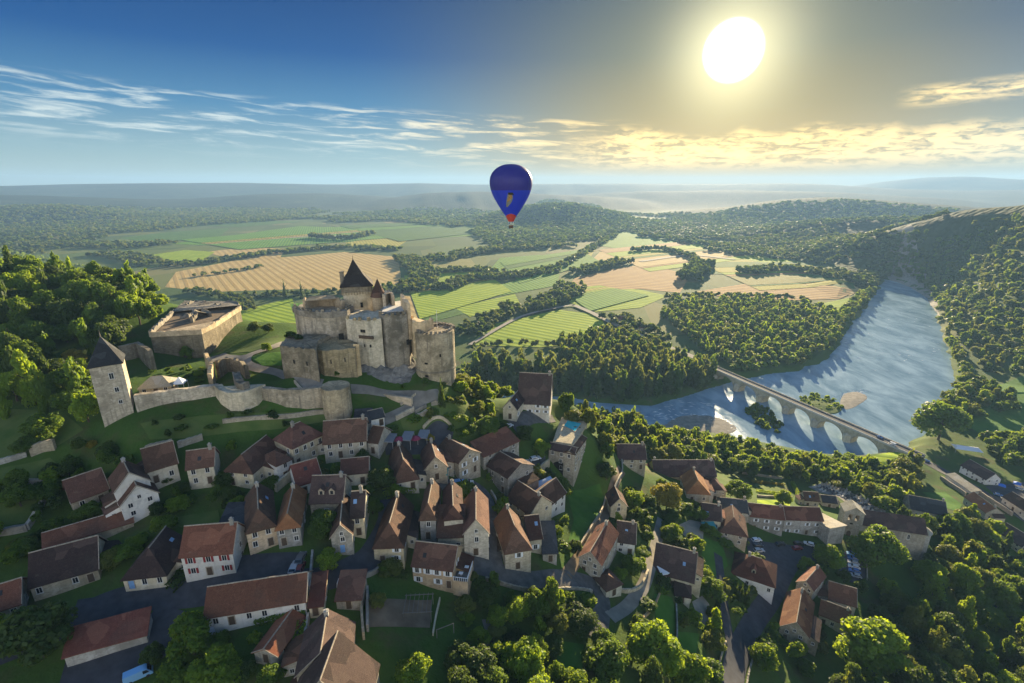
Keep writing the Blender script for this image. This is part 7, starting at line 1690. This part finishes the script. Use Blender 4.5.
wood('far_hill', [(470, 232), (500, 212), (545, 200), (600, 207), (640, 224), (600, 240), (540, 246), (490, 246)], 20, (7, 13), (8, 16), ['dark', 'oak', 'oak'], base=True, houses=False, jit=.6)

# --- trees one can single out, placed one by one
SINGLE = [  # picture centre of the crown, radius in pixels, kind, shape, label
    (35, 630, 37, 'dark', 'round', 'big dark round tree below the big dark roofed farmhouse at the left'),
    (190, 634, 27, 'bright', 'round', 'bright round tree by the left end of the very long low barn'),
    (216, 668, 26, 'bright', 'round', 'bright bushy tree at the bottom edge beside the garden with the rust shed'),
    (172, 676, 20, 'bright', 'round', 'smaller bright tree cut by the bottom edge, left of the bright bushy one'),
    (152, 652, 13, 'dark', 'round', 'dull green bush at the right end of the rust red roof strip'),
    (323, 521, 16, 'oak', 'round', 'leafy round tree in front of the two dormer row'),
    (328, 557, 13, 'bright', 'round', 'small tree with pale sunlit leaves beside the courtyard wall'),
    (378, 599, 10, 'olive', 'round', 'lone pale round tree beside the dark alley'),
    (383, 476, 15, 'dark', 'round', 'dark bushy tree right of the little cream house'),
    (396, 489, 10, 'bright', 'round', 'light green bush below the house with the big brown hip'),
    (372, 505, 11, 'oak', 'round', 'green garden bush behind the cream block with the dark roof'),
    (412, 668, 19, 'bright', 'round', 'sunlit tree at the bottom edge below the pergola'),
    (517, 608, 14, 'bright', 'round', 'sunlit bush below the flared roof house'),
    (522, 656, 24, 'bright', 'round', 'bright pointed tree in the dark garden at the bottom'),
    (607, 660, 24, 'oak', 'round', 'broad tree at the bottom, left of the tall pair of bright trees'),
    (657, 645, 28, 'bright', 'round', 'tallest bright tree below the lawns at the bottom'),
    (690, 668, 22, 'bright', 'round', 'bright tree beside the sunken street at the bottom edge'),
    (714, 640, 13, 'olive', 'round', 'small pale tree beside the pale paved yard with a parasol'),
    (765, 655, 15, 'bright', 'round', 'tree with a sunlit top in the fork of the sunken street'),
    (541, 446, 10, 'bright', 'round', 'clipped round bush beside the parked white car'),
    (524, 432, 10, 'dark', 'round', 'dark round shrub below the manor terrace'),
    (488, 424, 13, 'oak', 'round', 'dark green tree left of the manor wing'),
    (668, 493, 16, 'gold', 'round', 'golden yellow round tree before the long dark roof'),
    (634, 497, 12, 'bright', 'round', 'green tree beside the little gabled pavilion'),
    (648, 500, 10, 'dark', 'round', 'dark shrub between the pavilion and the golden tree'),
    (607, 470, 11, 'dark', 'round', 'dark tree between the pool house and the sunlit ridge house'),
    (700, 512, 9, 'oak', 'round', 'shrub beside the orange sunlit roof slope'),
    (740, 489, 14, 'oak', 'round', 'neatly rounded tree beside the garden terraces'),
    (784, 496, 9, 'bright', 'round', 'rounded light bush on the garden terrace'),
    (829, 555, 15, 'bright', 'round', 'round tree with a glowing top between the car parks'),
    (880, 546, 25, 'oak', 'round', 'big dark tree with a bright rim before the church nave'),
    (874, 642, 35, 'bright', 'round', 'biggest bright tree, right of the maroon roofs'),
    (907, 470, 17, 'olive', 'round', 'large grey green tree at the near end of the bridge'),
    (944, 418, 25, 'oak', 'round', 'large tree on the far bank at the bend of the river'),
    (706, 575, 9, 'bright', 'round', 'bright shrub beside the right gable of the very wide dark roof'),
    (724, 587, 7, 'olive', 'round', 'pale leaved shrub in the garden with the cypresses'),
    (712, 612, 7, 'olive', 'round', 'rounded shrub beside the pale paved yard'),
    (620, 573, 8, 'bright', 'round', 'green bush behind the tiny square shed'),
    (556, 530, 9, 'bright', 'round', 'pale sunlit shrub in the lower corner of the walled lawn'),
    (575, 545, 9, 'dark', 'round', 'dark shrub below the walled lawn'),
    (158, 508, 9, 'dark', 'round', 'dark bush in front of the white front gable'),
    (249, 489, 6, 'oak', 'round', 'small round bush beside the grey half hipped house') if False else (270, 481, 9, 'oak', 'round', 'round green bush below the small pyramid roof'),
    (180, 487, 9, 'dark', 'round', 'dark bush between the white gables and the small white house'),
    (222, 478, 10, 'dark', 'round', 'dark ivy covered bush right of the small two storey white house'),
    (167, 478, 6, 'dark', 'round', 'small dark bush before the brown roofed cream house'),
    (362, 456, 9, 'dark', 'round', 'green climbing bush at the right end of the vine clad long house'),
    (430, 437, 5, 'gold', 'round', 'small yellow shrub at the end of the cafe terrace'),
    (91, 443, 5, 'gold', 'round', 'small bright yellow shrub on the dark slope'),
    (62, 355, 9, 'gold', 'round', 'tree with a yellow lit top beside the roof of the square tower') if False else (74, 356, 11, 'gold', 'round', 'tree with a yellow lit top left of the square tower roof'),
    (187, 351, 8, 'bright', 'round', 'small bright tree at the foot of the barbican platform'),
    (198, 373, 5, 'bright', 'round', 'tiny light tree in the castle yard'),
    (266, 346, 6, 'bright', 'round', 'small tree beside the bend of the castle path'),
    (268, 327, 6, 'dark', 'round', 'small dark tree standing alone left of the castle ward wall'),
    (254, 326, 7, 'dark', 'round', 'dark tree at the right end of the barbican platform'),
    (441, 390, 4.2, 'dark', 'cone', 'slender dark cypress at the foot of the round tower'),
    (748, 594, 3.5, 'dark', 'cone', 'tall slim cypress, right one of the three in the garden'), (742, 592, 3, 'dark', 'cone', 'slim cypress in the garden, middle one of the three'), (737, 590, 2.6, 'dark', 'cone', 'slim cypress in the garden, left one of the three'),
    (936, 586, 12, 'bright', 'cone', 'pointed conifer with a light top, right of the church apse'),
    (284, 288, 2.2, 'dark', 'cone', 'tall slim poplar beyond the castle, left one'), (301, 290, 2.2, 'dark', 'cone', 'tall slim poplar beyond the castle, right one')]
for n_, (px, py, pr, kind, shape, lab) in enumerate(SINGLE):
    ratio = {'round': 1.75, 'cone': 7.0, 'column': 4.0}[shape]
    if 'poplar' in lab: ratio = 9
    if 'conifer' in lab: ratio = 3.2
    d0 = 150.0
    for _ in range(12):
        hgt = ratio * pr * d0 / FPX; g = ground(px, py, hgt * .55); q = project((g[0], g[1], g[2] + hgt * .55)); d0 = .5 * d0 + .5 * q[2]
    rad = pr * d0 / FPX
    nm = 'cypress' if 'cypress' in lab else 'poplar' if 'poplar' in lab else 'conifer' if 'conifer' in lab else 'bush' if ('bush' in lab or 'shrub' in lab) else 'tree'
    tree({'tree': 'broadleaf_tree', 'conifer': 'conifer_tree', 'poplar': 'poplar_tree', 'cypress': 'cypress_tree', 'bush': 'bush'}[nm], lab, g, rad, rad * ratio, kind, shape, nm, low=.0 if nm in ('bush', 'cypress') else .05, seed=n_ + 11)
    # nothing else grows through it
    TREES = [t for t in TREES if math.hypot(t[1][0] - g[0], t[1][1] - g[1]) > (rad + t[2]) * .62]
def hedge(pxs, w, hgt, kind, label):
    P = smooth_line(np.array([ground(x, y)[:2] for x, y in pxs]), 6); r = np.random.default_rng(len(label)); V = []
    ln = np.linalg.norm(np.diff(P, axis=0), axis=1); n = int(ln.sum() * w * 55)
    k = r.choice(len(ln), n, p=ln / ln.sum()); t = r.random(n)[:, None]; q = P[k] + (P[k + 1] - P[k]) * t; e = (P[k + 1] - P[k]) / ln[k][:, None]; N_ = np.stack([-e[:, 1], e[:, 0]], 1)
    a = r.uniform(0, 2 * math.pi, n); cx, cz = np.sign(np.cos(a)) * np.abs(np.cos(a)) ** .5, np.sign(np.sin(a)) * np.abs(np.sin(a)) ** .5; q = q + N_ * (cx * w / 2)[:, None]
    C_ = np.column_stack([q, hz(q[:, 0], q[:, 1]) + hgt / 2 + cz * hgt / 2]); D_ = np.column_stack([N_ * cx[:, None], cz]) + r.normal(size=(n, 3)) * .5; D_ /= np.linalg.norm(D_, axis=1)[:, None]
    U = np.cross(D_, r.normal(size=(n, 3))); U /= np.linalg.norm(U, axis=1)[:, None]; W_ = np.cross(D_, U); s_ = r.uniform(.14, .3, n)[:, None]
    tag(np_mesh('hedge', np.stack([C_ - U * s_, C_ - W_ * s_, C_ + U * s_, C_ + W_ * s_], 1).reshape(-1, 3), np.arange(n * 4).reshape(-1, 4), LEAF[kind]), label, 'hedge', 'garden hedges')
for px, w, hg, kd, lb in [([(757, 492), (772, 494), (790, 495)], 1.6, 1.6, 'bright', 'light green hedge across the garden terraces, lower one'), ([(752, 482), (768, 484), (784, 486)], 1.4, 1.4, 'gold', 'yellowish hedge across the garden terraces, upper one'),
    ([(792, 484), (796, 492), (799, 500)], 1.6, 2.0, 'bright', 'light green hedge at the right end of the garden terraces'), ([(706, 570), (712, 582), (716, 594)], 1.8, 2.2, 'bright', 'bright hedge along the right of the garden below the very wide dark roof'),
    ([(680, 620), (690, 622), (702, 628)], 1.8, 2.0, 'oak', 'dark clipped hedge below the low dark extension'), ([(720, 532), (734, 540), (748, 545)], 1.8, 1.8, 'dark', 'dark hedge before the hipped roof with the sunlit triangle'),
    ([(170, 592), (180, 582), (186, 574)], 2.4, 1.8, 'dark', 'dark hedge beside the low cream house with a blue door'), ([(385, 497), (400, 492), (416, 490)], 2.2, 2.0, 'bright', 'bright green hedge below the house with the big brown hip'),
    ([(256, 622), (280, 617), (306, 612)], 2.0, 1.4, 'oak', 'green hedge along the white doors of the very long low barn'), ([(293, 668), (298, 645), (303, 626)], 2.0, 1.8, 'bright', 'sunlit hedge left of the mossy front house'), ([(378, 570), (392, 574), (408, 578)], 1.6, 1.2, 'dark', 'dark hedge below the long cream house with a dormer'),
    ([(150, 398), (180, 394), (210, 390)], 1.2, 1.0, 'dark', 'clipped hedge in the castle yard in front of the barbican')]:
    hedge(px, w, hg, kd, lb)
for px_, py_, z_, r_, lb_ in ((290, 338, 140.0, 2.2, 'dark bush growing on top of the lower rampart, left of the ward wall'), (299, 340, 140.0, 1.6, 'smaller dark bush on the lower rampart beside the ward wall')):
    q_ = onz(px_, py_, z_); tree('bush', lb_, q_, r_, r_ * 1.3, 'dark', 'round', 'bush', low=.0, seed=int(px_))
# --- the largest of the rest are trees of their own; what is smaller is one mass per wood
ZL = dict(hill=('broadleaf tree in the dense wood on the hill left of the castle', 'trees of the wooded castle hill'), slope_scrub=('dark shrub on the slope below the square tower', 'shrubs on the dark slope'),
          castle_flank=('sunlit tree on the steep slope between the round tower and the manor', 'trees right of the round tower'), below_manor=('tree on the sunny slope between the pool and the river', 'trees below the pool terrace'),
          riverside=('tree in the sunlit belt between the village and the near river bank', 'trees of the near river bank'), park=('tree in the dense park at the lower right, beyond the church', 'trees of the lower right park'),
          valley_garden=('tree in the overgrown gardens at the bottom of the picture', 'trees of the bottom gardens'), village_green=('small bush in a village garden between the houses', 'bushes of the village gardens'), castle_green=('low bush growing at the foot of the castle walls', 'bushes at the castle walls'), village_trees=('leafy tree in a village garden between the houses', 'trees of the village gardens'), orchard=('small tree on the grass at the bottom, below the vegetable beds', 'orchard trees at the bottom'),
          bank_row=('tall tree in the row on the far river bank beyond the manor', 'tall trees on the far river bank'), plantation=('tree in the plantation inside the river bend', 'plantation trees'), far_bank=('tree on the river bank across from the village', 'trees of the opposite bank'),
          islet=('bush on the small islands beside the bridge', 'island bushes'), valley=('tree in the hedges of the valley fields', 'valley trees'), far_hill=('tree on the wooded hill across the river', 'hill trees'))
def visible(t):
    # skip what lies outside the frame
    return -30 < t[7] < 1054 and -20 < t[8] < 720
cand = sorted([t for t in TREES if visible(t) and t[6] not in ('far_hill', 'valley', 'plantation')], key=lambda t: -t[0])
NIND = 300 - len(SINGLE) - 4
ind = cand[:NIND]; ids = {id(t) for t in ind}
for n_, t in enumerate(ind):
    lab, grp = ZL[t[6]]; sm = t[6] in ('slope_scrub', 'islet', 'village_green', 'castle_green')
    tree('bush' if sm else 'broadleaf_tree', lab, t[1], t[2], t[3], t[4], t[5], 'bush' if sm else 'tree', grp, low=.0 if sm else .05, seed=n_ * 3 + (n_ // 5))
def mass(name, L_, kind_map=None):
    """the many small trees of one wood as one mesh"""
    groups = {}
    for t in L_:
        lod = 0 if t[0] > 6 else 1 if t[0] > 3 else 2 if t[0] > 1.5 else 3
        groups.setdefault((t[4], t[5], lod), []).append(t)
    out = {}
    for (kind, shape, lod), ts in groups.items():
        n, lf = [(750, .155), (210, .265), (80, .42), (28, .68)][lod]
        for var in range(4):
            sub = ts[var::4]
            if not sub: continue
            v, f = crown_arrays(900 + var * 13 + lod, n, lf, shape, 11)
            r = np.random.default_rng(var); a = r.uniform(0, 6.28, len(sub)); ca, sa = np.cos(a)[:, None], np.sin(a)[:, None]
            G = np.array([t[1] for t in sub]); Rd = np.array([t[2] for t in sub])[:, None]; Hh = np.array([t[3] for t in sub])[:, None]
            X = (v[None, :, 0] * ca - v[None, :, 1] * sa) * Rd + G[:, 0:1]; Y = (v[None, :, 0] * sa + v[None, :, 1] * ca) * Rd + G[:, 1:2]; Zz = v[None, :, 2] * Hh * .5 + Hh * .5 + G[:, 2:3]
            VV = np.stack([X, Y, Zz], -1).reshape(-1, 3); FF = (f[None] + (np.arange(len(sub)) * len(v))[:, None, None]).reshape(-1, 4)
            out.setdefault(kind, []).append((VV, FF))
    vs, fs, mi, mats, off = [], [], [], [], 0
    for k, (kind, parts) in enumerate(out.items()):
        mats.append(LEAF[kind])
        for V_, F_ in parts: vs.append(V_); fs.append(F_ + off); off += len(V_); mi.append(np.full(len(F_), k))
    if not vs: return
    o = np_mesh(name, np.concatenate(vs), np.concatenate(fs), mats[0])
    for m_ in mats[1:]: o.data.materials.append(m_)
    o.data.polygons.foreach_set('material_index', np.concatenate(mi).astype(np.int32)); tag(o, kind='stuff')
rest = [t for t in TREES if id(t) not in ids]
mass('hillside_woods', [t for t in rest if t[6] in ('hill', 'slope_scrub')])
mass('riverside_woods', [t for t in rest if t[6] in ('riverside', 'below_manor', 'castle_flank', 'park', 'valley_garden', 'orchard', 'far_bank', 'bank_row', 'islet')])
mass('village_shrubbery', [t for t in rest if t[6] in ('village_green', 'castle_green', 'village_trees')])
mass('plantation_woods', [t for t in rest if t[6] == 'plantation'])
mass('valley_woods', [t for t in rest if t[6] == 'valley'])
mass('hill_woods', [t for t in rest if t[6] == 'far_hill'])
print('TREES', len(TREES), 'individual', len(ind) + len(SINGLE), 'smallest px', ind[-1][0] if ind else None, {z: sum(1 for t in TREES if t[6] == z) for z in ZL})
